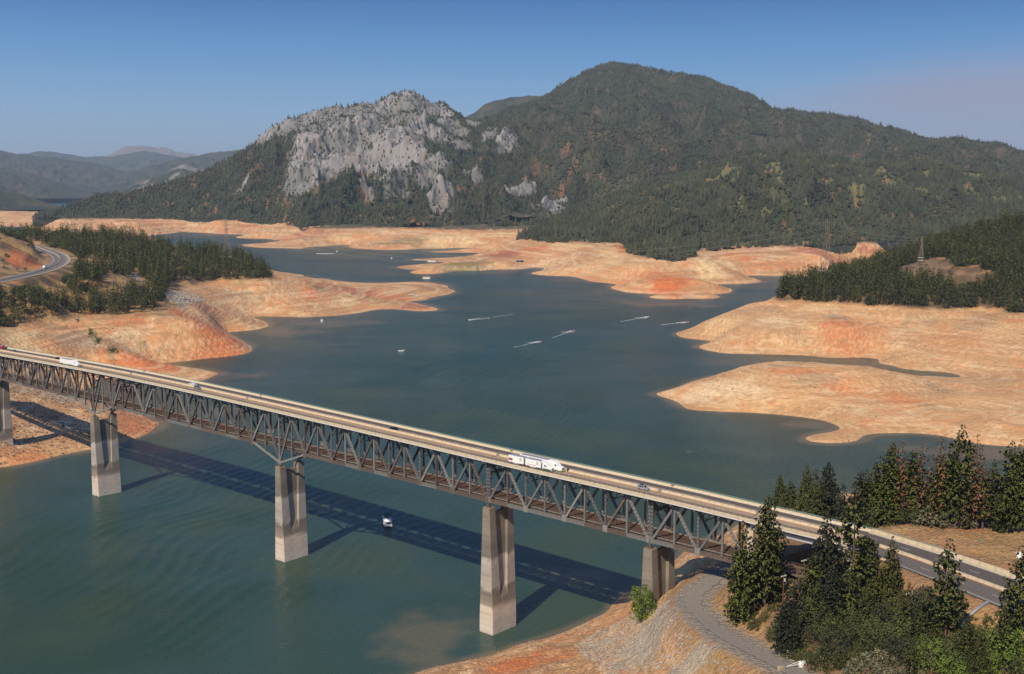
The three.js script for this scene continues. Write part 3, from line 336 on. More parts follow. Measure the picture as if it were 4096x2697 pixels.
landMesh('left_bank', 'bare tan and orange bank under the wooded hill with the curving highway, far end of the bridge', leftBank, paintLeft, -120, 1090, 2.2, 640, 3000, 1.0036);
landMesh('right_bank', 'two bare sandy peninsulas below the pine hill with the pylons', rightBank, paintRight, 1490, 2480, 2.2, 880, 2500, 1.0036);
landMesh('near_bank', 'stony orange bank with the access road at the near end of the bridge', nearBank, paintNear, 900, 2520, 2.0, 285, 780, 1.0028, -2.2, LAND, 22);
landMesh('far_shore', 'long bare orange rim of the reservoir below the mountains', farShore, paintFar, -60, 2300, 2.2, 1900, 7200, 1.0045, -2.2, LAND, 110);
landMesh('forested_hills', 'green forested hills above the far shore, in front of the tall mountain', hillsRight, paintHill, 1200, 2440, 2.6, 2350, 5200, 1.0045, 25, FAR_LAND, 60, 'hills');
landMesh('rocky_mountain', 'mountain with pale grey limestone cliffs and scree above dark forest', rockyHill, paintRocky, 70, 1500, 2.0, 3900, 6700, 1.0022, 20, FAR_LAND, 60, 'mountain');
landMesh('tall_mountain', 'tallest mountain, dark and forested, its ridge falling away to the right', tallMountain, paintTall, 980, 2440, 2.4, 4150, 8900, 1.0042, 20, FAR_LAND, 60, 'mountain');
landMesh('back_ridge', 'bluish ridge showing in the gap between the rocky mountain and the tallest one', backRidge, paintTall, 1030, 1400, 3, 8300, 10500, 1.006, 20, FAR_LAND, 60, 'mountain');
distant.forEach(([name, label, crest, foot, relief, wave, seed], i) => { const f = ridge(crest, foot, { relief, wave, seed, crag: name === 'rocky_knoll' ? 14 : 6 }); const paint = name === 'rocky_knoll' ? (x, z, h) => mix3(paintRange(0)(x, z, h), LIME.map((c) => c * 0.8), sstep(0.0, 0.3, fbm(x / 260 + 4, z / 260, 4) - 0.1 + 0.3 * sstep(200, 330, h))) : paintRange(name === 'bare_mountain' ? 2 : 0); landMesh(name, label, f, paint, Math.max(crest[0][0], -60), crest.at(-1)[0], 3, foot[0][1], crest[0][2] * 1.06, 1.006, 5, FAR_LAND, 100, name === 'bare_mountain' ? 'mountain' : 'ridge'); });

// ---------------------------------------------------------------- water
const lands = [[leftBase, 600, 2500], [rightBase, 850, 2500], [nearBase, 250, 800], [farBase, 1800, 5200]];
const silt = [[760, 752, 130, 10], [560, 870, 90, 10], [1600, 1450 - 400, 10, 4], [2280, 1056, 200, 16], [1010, 1500, 190, 70], [1380, 1340, 120, 22], [500, 960, 90, 14], [1560, 710, 120, 8], [1900, 990, 60, 12], [2000, 845, 200, 14], [640, 770, 100, 14]].map(([u, v, a, b]) => { const p = at(u, v, 0), D = Math.hypot(p.x, p.z), q = at(u, v - b, 0); return [p.x, p.z, [p.x / D, p.z / D], a * D / FPX, Math.hypot(q.x, q.z) - D]; });
const DEEP = [0.024, 0.054, 0.037], TEAL = [0.031, 0.066, 0.056], MUD = [0.17, 0.135, 0.082], OLIVE = [0.05, 0.07, 0.03];
const waves = [];                                                  // long swells left by boats: [x, z, direction, length, height, reach]
for (const [u, v, tu, tv, L, hgt, reach] of [[300, 1250, 900, 1010, 9, 0.16, 170], [120, 1400, 620, 1120, 11, 0.14, 150], [800, 1180, 1300, 930, 8, 0.1, 120], [600, 1350, 1000, 1150, 9, 0.12, 130], [250, 1500, 600, 1300, 10, 0.1, 120], [880, 888, 1330, 771, 9, 0.3, 40], [1000, 900, 1300, 780, 12, 0.12, 160], [1150, 820, 1500, 745, 10, 0.12, 120]]) { const a = at(u, v), b = at(tu, tv), d = b.clone().sub(a).normalize(); waves.push([(a.x + b.x) / 2, (a.z + b.z) / 2, d.x, d.z, a.distanceTo(b) / 2, L, hgt, reach]); }
const swell = (x, z) => {
  let y = 0;
  for (const [cx, cz, dx, dz, half, L, hgt, reach] of waves) { const l = (x - cx) * dx + (z - cz) * dz, a = -(x - cx) * dz + (z - cz) * dx + 14 * noiseA(l / 160, cx), e = Math.exp(-((a / reach) ** 2) * 3) * sstep(1.25, 0.6, Math.abs(l) / half); if (e > 0.02) y += 2.2 * hgt * e * Math.sin(2 * Math.PI * a / L + 1.5 * noiseB(l / 90, a / 60)) * (0.5 + 0.5 * noiseA(l / 70, a / 35)); }
  return y;
};
{
  const u0 = -130, u1 = 2510, na = 760, ds = []; for (let d = 330; d < 7600; d *= d < 1500 ? 1.0036 : 1.007) ds.push(d); ds.push(9000, 12000, 20000, 40000);
  const nd = ds.length, pos = new Float32Array(na * nd * 3), uv = new Float32Array(na * nd * 2), col = new Float32Array(na * nd * 3), idx = [];
  for (let i = 0; i < na; i++) {
    const a = azOf(lerp(u0, u1, i / (na - 1)));
    for (let j = 0; j < nd; j++) {
      const k = i * nd + j, x = Math.sin(a) * ds[j], z = -Math.cos(a) * ds[j], near = ds[j] < 1500;
      pos[k * 3] = x; pos[k * 3 + 1] = near ? swell(x, z) : 0; pos[k * 3 + 2] = z; uv[k * 2] = x / 46; uv[k * 2 + 1] = z / 46;
      let top = -30; for (const [f, dn, df] of lands) if (ds[j] > dn && ds[j] < df) top = Math.max(top, f(x, z));
      const n = fbm(x / 90, z / 90, 4), n2 = fbm(x / 26, z / 26, 3);
      let mud = 0.65 * sstep(-3.6, -0.2, top + 2.2 * n + 0.8 * n2);
      for (const [px, pz, e, w, dep] of silt) { const dx = x - px, dz = z - pz, l = dx * e[0] + dz * e[1], b = -dx * e[1] + dz * e[0]; mud = Math.max(mud, 0.5 * sstep(1.2, 0.1, Math.hypot(b / w, l / dep) + 1.1 * n + 0.5 * n2)); }
      let c = mix3(DEEP, TEAL, sstep(-0.35, 0.35, 0.6 * n + fbm(x / 420, z / 420, 3))); c = mix3(c, OLIVE, 0.6 * sstep(0.0, 0.5, fbm(x / 300 + 5.2, z / 300 + 1.7, 3) + 0.3 * n)); c = mix3(c, MUD, mud);
      col.set(c, k * 3);
    }
  }
  for (let i = 0; i < na - 1; i++) for (let j = 0; j < nd - 1; j++) { const a = i * nd + j, b = a + nd; idx.push(a, b, b + 1, a, b + 1, a + 1); }
  const g = new THREE.BufferGeometry(); g.setAttribute('position', new THREE.BufferAttribute(pos, 3)); g.setAttribute('uv', new THREE.BufferAttribute(uv, 2)); g.setAttribute('color', new THREE.BufferAttribute(col, 3)); g.setIndex(idx); g.computeVertexNormals();
  const slick = tile(512, (u, v) => { const n = pf(u, v, 5, 5) + 0.25 * pf(u + 0.4, v, 30, 3); return lerp(0.78, 1, sstep(-0.2, 0.22, n)); }); slick.repeat.set(46 / 1100, 46 / 800);
  const m = new THREE.MeshPhysicalMaterial({ vertexColors: true, roughness: 0.26, roughnessMap: slick, ior: 1.33, specularIntensity: 0.6, bumpMap: ripple, bumpScale: 0.5 });
  tag(mesh('water', g, m), 'wide teal green reservoir with brown silty shallows', 'water', null, 'structure');
}
// ---------------------------------------------------------------- the double-deck truss bridge
const WL = 61.3, PANEL = 10.663, MAIN = 12, T2 = 12.5;                 // level of the lower chord, panel lengths, distance between the two trusses
const stationOf = (i) => (i < 0 ? i * PANEL : i <= 16 ? i * MAIN : 192 + (i - 16) * PANEL);
const pipeTable = [[-330, 14.2], [-200, 16.2], [-123, 17.6], [-60, 18.9], [0, 19.9], [44, 20.4], [90, 20.55], [130, 20.4], [180, 20.0], [234, 19.5], [288, 18.95], [330, 18.45], [366, 18.1], [405, 17.95], [440, 17.7], [475, 17.1], [512, 16.5], [540, 16.5], [660, 16.5]];
const pipeY = (s) => { for (let i = 1; i < pipeTable.length; i++) if (s <= pipeTable[i][0]) { const [a, b] = pipeTable[i - 1], [c, d] = pipeTable[i]; return WL + lerp(b, d, (s - a) / (c - a)); } return WL + 16.5; };
const deckY = (s) => pipeY(s) + 0.8;
const topY = (s) => pipeY(s) - 1.15;                                 // middle of the upper chord
const apexY = (s) => WL + 16.35 + 0.4532 * s / 100 - 0.1607 * (s / 100) ** 2;
const bridge = thing('truss_bridge', 'long grey steel double-deck truss bridge on tall concrete piers across the water', 'bridge', BR.x, 0, BR.z, -AXIS);
const V = (s, y, lat) => new THREE.Vector3(s, y, -lat);
// a straight member with a rectangular section: w across the bridge, h in the plane of the truss
function bar(p, q, w, h, up = new THREE.Vector3(0, 0, 1)) {
  const d = q.clone().sub(p), L = d.length(), g = new THREE.BoxGeometry(L, h, w), x = d.normalize(), z = up.clone().addScaledVector(x, -up.dot(x)).normalize(), y = z.clone().cross(x);
  g.applyMatrix4(new THREE.Matrix4().makeBasis(x, y, z).setPosition(p.clone().add(q).multiplyScalar(0.5))); return g;
}
// built-up member: two channels with batten plates across the open web
function laced(p, q, w, h, pitch = 1.5) {
  const d = q.clone().sub(p), L = d.length(), x = d.clone().normalize(), z = new THREE.Vector3(0, 0, 1), y = z.clone().cross(x), out = [];
  for (const s of [-1, 1]) { const o = y.clone().multiplyScalar(s * (h / 2 - 0.11)); out.push(bar(p.clone().add(o), q.clone().add(o), w, 0.2)); }
  const n = Math.max(2, Math.round(L / pitch)); for (let i = 0; i <= n; i++) { const c = p.clone().addScaledVector(d, i / n); for (const s of [-1, 1]) { const o = z.clone().multiplyScalar(s * (w / 2 - 0.05)); out.push(bar(c.clone().addScaledVector(x, -0.35).add(o), c.clone().addScaledVector(x, 0.35).add(o), 0.06, h - 0.24)); } }
  return mergeGeometries(out);
}
const steelTex = tile(512, (u, v) => { const n = pf(u, v, 6, 5), r = pf(u + 0.3, v, 14, 4), st = pf(u * 1, v * 1, 40, 2); let c = mix3(S(150, 150, 152), S(176, 174, 170), clamp(0.5 + n)); c = mix3(c, S(108, 94, 86), sstep(0.16, 0.36, r + 0.25 * n) * 0.7); c = mix3(c, S(120, 118, 116), sstep(0.2, 0.5, st) * 0.5); return c.map((q) => Math.pow(q, 1 / 2.2)); }, true);
const rustTex = tile(512, (u, v) => { const n = pf(u, v, 8, 5), r = pf(u + 0.6, v, 20, 4); let c = mix3(S(112, 96, 88), S(146, 138, 132), clamp(0.45 + n)); c = mix3(c, S(98, 66, 50), sstep(0.05, 0.35, r) * 0.8); return c.map((q) => Math.pow(q, 1 / 2.2)); }, true);
const steel = [[0.46, 0.47, 0.49], [0.36, 0.37, 0.4], [0.62, 0.62, 0.62], [0.42, 0.42, 0.43]].map((c) => new THREE.MeshStandardMaterial({ map: steelTex, color: new THREE.Color().setRGB(...c), roughness: 0.72, metalness: 0.1 }));
const rusty = [[0.56, 0.52, 0.5], [0.44, 0.41, 0.4]].map((c) => new THREE.MeshStandardMaterial({ map: rustTex, color: new THREE.Color().setRGB(...c), roughness: 0.85 }));
const boxUV = (g, k = 4) => { const p = g.attributes.position, n = g.attributes.normal, uv = g.attributes.uv; for (let i = 0; i < p.count; i++) { const ax = Math.abs(n.getX(i)), ay = Math.abs(n.getY(i)), az = Math.abs(n.getZ(i)); const [a, b] = az > ax && az > ay ? [p.getX(i), p.getY(i)] : ay > ax ? [p.getX(i), p.getZ(i)] : [p.getZ(i), p.getY(i)]; uv.setXY(i, a / k, b / k); } return g; };
const part = (name, geo, mat, parent, label) => { const g = Array.isArray(geo) ? mergeGeometries(geo) : geo; const m = mesh(name, boxUV(g), mat, parent); if (label) m.userData.label = label; return m; };

// one truss unit: nodes are [station, 'L' lower | 'U' upper | 'H' at the pier pin | 'B' both]
const HAUNCH = WL - 7.9;
function trussUnit(nodes, rust) {
  for (const lat of [0, T2]) {
    const t = new THREE.Group(); t.name = 'truss'; bridge.add(t);
    const pick = () => { const r = rng(); return r < rust ? rusty[rng() < 0.5 ? 0 : 1] : steel[Math.floor(rng() * 4)]; };
    const low = (n) => (n[1] === 'H' ? HAUNCH : WL), s0 = nodes[0][0], s1 = nodes.at(-1)[0];
    for (let i = 0; i < nodes.length; i++) {
      const [s, k] = nodes[i], prev = nodes[i - 1], foot = k === 'h' ? (WL + HAUNCH) / 2 : low(nodes[i]);
      const end = i === 0 || i === nodes.length - 1;
      part('vertical', (k === 'L' ? laced : (a, b, w, h) => mergeGeometries([bar(a.clone().add(new THREE.Vector3(0, 0, 0.26)), b.clone().add(new THREE.Vector3(0, 0, 0.26)), 0.16, h), bar(a.clone().add(new THREE.Vector3(0, 0, -0.26)), b.clone().add(new THREE.Vector3(0, 0, -0.26)), 0.16, h), bar(a, b, 0.4, 0.1)]))(V(s, foot, lat), V(s, topY(s), lat), 0.66, end ? 1.0 : 0.75), k === 'B' ? rusty[0] : pick(), t);
      if (k === 'U' || k === 'h' || k === 'B') part('gusset_plate', bar(V(s - 1.5, (topY(s) + apexY(s)) / 2, lat), V(s + 1.5, (topY(s) + apexY(s)) / 2, lat), 0.86, topY(s) - apexY(s) + 1.0), steel[1], t);
      if (k === 'L' || k === 'B') part('gusset_plate', bar(V(s - (end ? 0.9 : 1.15), WL + 0.35, lat), V(s + (end ? 0.9 : 1.15), WL + 0.35, lat), 0.88, k === 'L' && (nodes[i + 1]?.[1] === 'h' || nodes[i - 1]?.[1] === 'h') ? 4.4 : 2.9), rust > 0.3 ? rusty[0] : steel[rng() < 0.5 ? 0 : 2], t);
      if (k === 'H') part('gusset_plate', bar(V(s - 1.1, HAUNCH + 0.4, lat), V(s + 1.1, HAUNCH + 0.4, lat), 0.9, 2.6), steel[2], t);
      if (!prev) continue;
      const [ps, pk] = prev, upP = pk === 'U' || pk === 'h', upK = k === 'U' || k === 'h';
      const A0 = V(ps, upP || (pk === 'B' && !upK) ? topY(ps) - 0.3 : low(prev), lat), A1 = V(s, upK || (k === 'B' && !upP) ? topY(s) - 0.3 : low(nodes[i]), lat);
      if (!(pk === 'B' && k === 'B')) part('diagonal', A1.y > A0.y ? mergeGeometries([bar(A0, A1, 0.7, 0.2), bar(A0.clone().add(new THREE.Vector3(0, 0, 0.3)), A1.clone().add(new THREE.Vector3(0, 0, 0.3)), 0.12, 0.95), bar(A0.clone().add(new THREE.Vector3(0, 0, -0.3)), A1.clone().add(new THREE.Vector3(0, 0, -0.3)), 0.12, 0.95)]) : laced(A0, A1, 0.72, 0.98), pick(), t);
      const hp = pk === 'h' || pk === 'H', hk = k === 'h' || k === 'H';
      part('top_chord', bar(V(ps, topY(ps), lat), V(s, topY(s), lat), 0.8, 1.0), steel[1], t);
      if (hp || hk) part('bottom_chord', bar(V(ps, pk === 'H' ? HAUNCH : pk === 'h' ? (WL + HAUNCH) / 2 : WL, lat), V(s, k === 'H' ? HAUNCH : k === 'h' ? (WL + HAUNCH) / 2 : WL, lat), 0.8, 0.95), steel[2], t);
      else part('bottom_chord', [bar(V(ps, WL, lat), V(s, WL, lat), 0.82, 1.5), bar(V(ps, WL - 0.78, lat), V(s, WL - 0.78, lat), 1.0, 0.08)], rng() < rust + 0.35 ? rusty[rng() < 0.5 ? 0 : 1] : steel[3], t);
    }
  }
}
const kinds = (i) => (i === 0 || i === 16 ? 'H' : i === -1 || i === 1 || i === 15 || i === 17 ? 'h' : i === 3 || i === 13 ? 'B' : i > 3 && i < 13 ? (i % 2 ? 'L' : 'U') : i % 2 ? 'U' : 'L');
const mainNodes = []; for (let i = -14; i <= 30; i++) mainNodes.push([stationOf(i), kinds(i)]);
const unitB = Array.from({ length: 9 }, (_, i) => [342.49 + i * PANEL, i % 2 ? 'U' : 'L']), unitC = Array.from({ length: 5 }, (_, i) => [429 + i * PANEL, i % 2 ? 'U' : 'L']), unitZ = Array.from({ length: 9 }, (_, i) => [-150.5 - (8 - i) * PANEL, i % 2 ? 'U' : 'L']);
trussUnit(mainNodes, 0.32); trussUnit(unitB, 0.06); trussUnit(unitC, 0.12); trussUnit(unitZ, 0.3);
// cross frames between the trusses
const allNodes = [...unitZ, ...mainNodes, ...unitB, ...unitC];
for (const [s, k] of allNodes) {
  const y = topY(s);
  part('floor_beam', [bar(V(s, y + 0.35, -2.9), V(s, y + 0.35, 15.4), 0.35, 0.9, new THREE.Vector3(1, 0, 0)), bar(V(s, y + 0.5, -3.4), V(s, y + 0.2, -2.5), 0.5, 0.6, new THREE.Vector3(1, 0, 0))], steel[1], bridge);
  part('floor_beam', bar(V(s, WL + 0.2, 0.2), V(s, WL + 0.2, T2 - 0.2), 0.4, 1.2, new THREE.Vector3(1, 0, 0)), rusty[1], bridge);
  if (k === 'L' || k === 'H' || k === 'B') { const a = y - 0.5, b = y - 5.2, portal = k === 'H' || k === 'B' || Math.abs(s - 341.3) < 3 || Math.abs(s - 428) < 3 || Math.abs(s + 150) < 3, X = new THREE.Vector3(1, 0, 0); part('sway_brace', [bar(V(s, a, 0.4), V(s, b, T2 / 2), 0.25, portal ? 0.5 : 0.25, X), bar(V(s, a, T2 - 0.4), V(s, b, T2 / 2), 0.25, portal ? 0.5 : 0.25, X), bar(V(s, b, 0.4), V(s, a, T2 / 2), 0.25, 0.25, X), bar(V(s, b, T2 - 0.4), V(s, a, T2 / 2), 0.25, 0.25, X), bar(V(s, b, 0.3), V(s, b, T2 - 0.3), 0.3, portal ? 0.8 : 0.3, X), ...(portal ? [bar(V(s, b - 0.2, 0.4), V(s, b - 4, 0.5), 0.4, 0.5, X), bar(V(s, b, 3), V(s, b - 3, 0.5), 0.3, 0.4, X), bar(V(s, b, T2 - 3), V(s, b - 3, T2 - 0.5), 0.3, 0.4, X)] : [])], steel[1], bridge); }
}
// strips swept along the bridge: profile points [lat, height above f(s)]
function sweep(stations, prof, f) {
  const pos = [], uv = [], idx = [], m = prof.length;
  stations.forEach((s, i) => { const P = typeof prof === 'function' ? prof(s) : prof; for (let j = 0; j < P.length; j++) { pos.push(s, f(s) + P[j][1], -P[j][0]); uv.push(s / 6, P[j][0] / 6 + P[j][1] / 6); } });
  const w = typeof prof === 'function' ? prof(stations[0]).length : m;
  for (let i = 0; i < stations.length - 1; i++) for (let j = 0; j < w - 1; j++) { const a = i * w + j, b = a + w; idx.push(a, b, b + 1, a, b + 1, a + 1); }
  const g = new THREE.BufferGeometry(); g.setAttribute('position', new THREE.Float32BufferAttribute(pos, 3)); g.setAttribute('uv', new THREE.Float32BufferAttribute(uv, 2)); g.setIndex(idx); const out = g.toNonIndexed(); out.computeVertexNormals(); return out;
}
const range = (a, b, n) => Array.from({ length: n + 1 }, (_, i) => lerp(a, b, i / n));
const span = range(-236, 512, 150);
const roadTex = (c, seed) => tile(256, (u, v) => { const n = pf(u + seed, v, 8, 5), d = pn(u * 90, v * 90, 90); return c.map((q) => clamp(q * (0.92 + 0.22 * n + (d > 0.7 ? -0.08 : 0)))).map((q) => Math.pow(q, 1 / 2.2)); }, true);
const concreteTex = roadTex(A(216, 200, 172), 0.2), nearTex = roadTex(A(178, 154, 128), 0.4), paleTex = roadTex(A(160, 142, 122), 0.7), darkTex = roadTex(A(98, 88, 84), 0.1), asphaltTex = roadTex(A(112, 104, 98), 0.9);
const roadMat = (t) => new THREE.MeshStandardMaterial({ map: t, roughness: 0.92 });
const CONCRETE = roadMat(concreteTex), NEARROAD = roadMat(nearTex), PALEROAD = roadMat(paleTex), DARKROAD = roadMat(darkTex), ASPHALT = roadMat(asphaltTex);
const WHITE = std(A(232, 226, 214), 0.7), YELLOW = std(A(226, 150, 48), 0.75), GALV = std(A(176, 182, 182), 0.45, { metalness: 0.4 }), RAILGREEN = std(A(132, 160, 150), 0.6), DARKSTEEL = std(A(92, 88, 86), 0.8), BLACK = std([0.012, 0.012, 0.014], 0.5);
const deck = new THREE.Group(); deck.name = 'deck'; bridge.add(deck);
const P = (name, g, m, label) => { const o = mesh(name, g, m, deck); if (label) o.userData.label = label; return o; };
const strip = (name, prof, mat, st = span, f = deckY, label) => P(name, sweep(st, prof, f), mat, label);
strip('slab', [[15.85, -1.0], [15.85, 0.0], [15.2, 0.02], [-2.55, 0], [-3.2, 0.0], [-3.2, -0.75], [-2.6, -0.8], [15.2, -0.95], [15.85, -1.0]], CONCRETE);
strip('carriageway', [[5.9, 0.024], [-2.2, 0.024]], NEARROAD);
strip('carriageway', [[10.6, 0.024], [6.7, 0.024]], PALEROAD);
strip('carriageway', [[14.5, 0.024], [10.6, 0.024]], DARKROAD);
strip('curb', [[-2.2, 0], [-2.25, 0.5], [-2.5, 0.62], [-3.0, 0.62], [-3.22, 0.55], [-3.22, -0.1]], CONCRETE);
strip('barrier', [[6.62, 0.01], [6.44, 0.3], [6.37, 0.92], [6.2, 0.92], [6.13, 0.3], [5.95, 0.01]], CONCRETE);
strip('barrier', [[15.8, -0.9], [15.8, 0.95], [15.35, 0.95], [15.2, 0.4], [14.9, 0.05]], CONCRETE);
strip('edge_line', [[14.78, 0.032], [14.55, 0.032]], WHITE); strip('edge_line', [[5.75, 0.032], [5.45, 0.032]], YELLOW); strip('edge_line', [[-1.95, 0.032], [-2.1, 0.032]], WHITE);
for (const [lat] of [[1.85], [10.5]]) { const g = []; for (let s = -230; s < 510; s += 14.6) g.push(sweep([s, s + 3.9], [[lat + 0.09, 0.033], [lat - 0.09, 0.033]], deckY)); P('lane_line', mergeGeometries(g), WHITE); }
for (const [lat, base, mat, hs] of [[-3.0, 0.62, DARKSTEEL, [0.32, 0.6, 0.86]], [15.55, 0.95, RAILGREEN, [0.3, 0.56]]]) {
  const rails = hs.map((h) => { const k = h + base; return sweep(span, [[lat - 0.07, k - 0.05], [lat - 0.07, k + 0.05], [lat + 0.07, k + 0.05], [lat + 0.07, k - 0.05], [lat - 0.07, k - 0.05]], deckY); });
  for (let s = -234; s < 512; s += 2.44) { const b = new THREE.BoxGeometry(0.14, hs.at(-1) + 0.04, 0.14).toNonIndexed(); b.translate(s, deckY(s) + base + hs.at(-1) / 2, -lat); rails.push(b); }
  P('railing', mergeGeometries(rails.map((g) => { g.deleteAttribute('uv'); return g; })), mat);
}
{ const g = []; const n = 10, prof = Array.from({ length: n + 1 }, (_, i) => [-3.55 + 0.19 * Math.cos(i / n * 6.2832), -0.72 + 0.19 * Math.sin(i / n * 6.2832)]); P('utility_pipe', sweep(span, prof, deckY), std(A(226, 226, 226), 0.35, { metalness: 0.2 })); for (let s = -230; s < 470; s += 10.6) { const b = new THREE.BoxGeometry(0.22, 0.75, 0.7); b.translate(s, deckY(s) - 0.75, 3.35); g.push(b); } P('pipe_bracket', mergeGeometries(g), GALV); }
for (const s of [-150, 36, 156, 341.9, 428.4, 472]) { P('expansion_joint', mergeGeometries([sweep([s - 0.16, s + 0.16], [[5.9, 0.036], [-2.2, 0.036]], deckY), sweep([s - 0.16, s + 0.16], [[14.8, 0.036], [6.7, 0.036]], deckY)]), BLACK); const plate = []; for (const [l, k] of [[6.285, 0.98], [15.5, 0.99]]) { const b = new THREE.BoxGeometry(1.5, k + 0.06, l > 7 ? 0.9 : 0.72); b.translate(s, deckY(s) + k / 2, -l); plate.push(b); } P('joint_cover', mergeGeometries(plate), std(A(160, 154, 144), 0.6, { metalness: 0.3 })); }
{ const g = []; for (let s = -160; s < 468; s += 23) for (const [l] of [[15.05], [5.6]]) { if (rng() < 0.5) continue; const b = new THREE.BoxGeometry(0.7, 0.1, 0.3); b.translate(s + rand(-4, 4), deckY(s) + 0.06, -l); g.push(b); } P('drain_grate', mergeGeometries(g), DARKSTEEL); }
// railway deck between the lower chords
{
  const rail = new THREE.Group(); rail.name = 'railway_deck'; bridge.add(rail); const R = (n, g, m) => mesh(n, g, m, rail); const st = range(-236, 640, 175), base = () => WL;
  R('stringer', mergeGeometries([1.6, 4, 8.4, 10.9].map((l) => sweep(st.filter((s) => s < 474), [[l - 0.2, -0.4], [l - 0.2, 1.15], [l + 0.2, 1.15], [l + 0.2, -0.4], [l - 0.2, -0.4]], base))), rusty[1]);
  const ties = []; for (let s = -160; s < 474; s += 0.62) { const b = new THREE.BoxGeometry(0.27, 0.24, 8.2); b.translate(s, WL + 1.3, -6.4); ties.push(b); }
  const tie = R('sleeper', mergeGeometries(ties), std(A(112, 84, 66), 0.95)); tie.userData.kind = 'stuff';
  R('steel_rail', mergeGeometries([3.2, 4.7, 8.0, 9.5].map((l) => sweep(st, [[l - 0.07, 1.42], [l - 0.05, 1.6], [l + 0.05, 1.6], [l + 0.07, 1.42]], base))), std(A(120, 96, 82), 0.4, { metalness: 0.5 }));
  R('walkway', mergeGeometries([1.35, 11.3].map((l) => sweep(st.filter((s) => s < 474), [[l + 0.55, 1.3], [l + 0.55, 1.45], [l - 0.55, 1.45], [l - 0.55, 1.3]], base))), std(A(142, 132, 120), 0.9));
  const g = []; for (const l of [0.85, 11.9]) { g.push(sweep(st.filter((s) => s < 474), [[l - 0.05, 2.4], [l - 0.05, 2.5], [l + 0.05, 2.5], [l + 0.05, 2.4]], base)); for (let s = -160; s < 474; s += 2.7) { const b = new THREE.BoxGeometry(0.1, 1.1, 0.1).toNonIndexed(); b.translate(s, WL + 1.95, -l); g.push(b); } }
  R('handrail', mergeGeometries(g.map((q) => { q.deleteAttribute('uv'); return q; })), DARKSTEEL);
  R('lateral_brace', mergeGeometries(allNodes.slice(0, -1).filter(([s], i) => allNodes[i + 1][0] - s > 5).map(([s], i, L) => bar(V(s, WL - 0.2, i % 2 ? 0.4 : T2 - 0.4), V(s + 10.6, WL - 0.2, i % 2 ? T2 - 0.4 : 0.4), 0.3, 0.3, new THREE.Vector3(0, 1, 0)))), rusty[1]);
}
// piers: two tapered columns joined by a recessed wall above a solid shaft; dark bands are old waterlines
const pierTex = tile(512, (u, v) => { const n = pf(u, v, 5, 5), d = pf(u * 1, v, 48, 3), streak = pn(u * 60, v * 3, 60); return 0.88 + 0.2 * n + 0.1 * d + 0.08 * streak; });
const PIER = new THREE.MeshStandardMaterial({ vertexColors: true, map: pierTex, roughness: 0.92 });
function stain(y, x, z) {
  const w = 1.3 * fbm(x / 4, z / 4 + y / 30, 3) + 0.8 * noiseA(x * 1.3, z * 1.3), k = y + w, cs = [[0, S(204, 194, 182)], [12.6, S(212, 192, 174)], [13.2, S(152, 138, 124)], [17.6, S(134, 122, 110)], [20.6, S(122, 112, 104)], [21.1, S(176, 166, 156)], [30, S(166, 156, 148)], [34.6, S(190, 180, 170)], [35.2, S(126, 119, 111)], [40, S(116, 109, 101)], [46, S(138, 129, 117)], [60, S(132, 122, 108)]];
  for (let i = 1; i < cs.length; i++) if (k <= cs[i][0]) { const t = clamp((k - cs[i - 1][0]) / (cs[i][0] - cs[i - 1][0])); return mix3(cs[i - 1][1], cs[i][1], t).map((c) => c * 0.98); }
  return cs.at(-1)[1];
}
// a solid whose plan is given at each level: plan(y) -> [[s, lat] ...]
function shaft(levels, plan) {
  const pos = [], col = [], uv = [], idx = []; let n = 0; const m = plan(levels[0]).length;
  for (let e = 0; e < m; e++) {
    const b0 = n; levels.forEach((y) => { const Q = plan(y), a = Q[e], b = Q[(e + 1) % m]; for (const q of [a, [lerp(a[0], b[0], 0.5), lerp(a[1], b[1], 0.5)], b]) { pos.push(q[0], y, -q[1]); col.push(...stain(y, q[0] * 1 + e * 7, q[1])); uv.push((e % 2 ? q[0] : q[1]) / 9 + e * 0.3, y / 9); n++; } });
    for (let i = 0; i < levels.length - 1; i++) for (let q = 0; q < 2; q++) { const a = b0 + i * 3 + q, b = a + 3; idx.push(a, a + 1, b + 1, a, b + 1, b); }
  }
  const Q = plan(levels.at(-1)), c0 = n; for (const q of Q) { pos.push(q[0], levels.at(-1), -q[1]); col.push(...S(150, 128, 100)); uv.push(q[0] / 9, q[1] / 9); n++; } for (let i = 1; i < m - 1; i++) idx.push(c0, c0 + i, c0 + i + 1);
  const g = new THREE.BufferGeometry(); g.setAttribute('position', new THREE.Float32BufferAttribute(pos, 3)); g.setAttribute('uv', new THREE.Float32BufferAttribute(uv, 2)); g.setAttribute('color', new THREE.Float32BufferAttribute(col, 3)); g.setIndex(idx); const o = g.toNonIndexed(); o.computeVertexNormals(); return o;
}
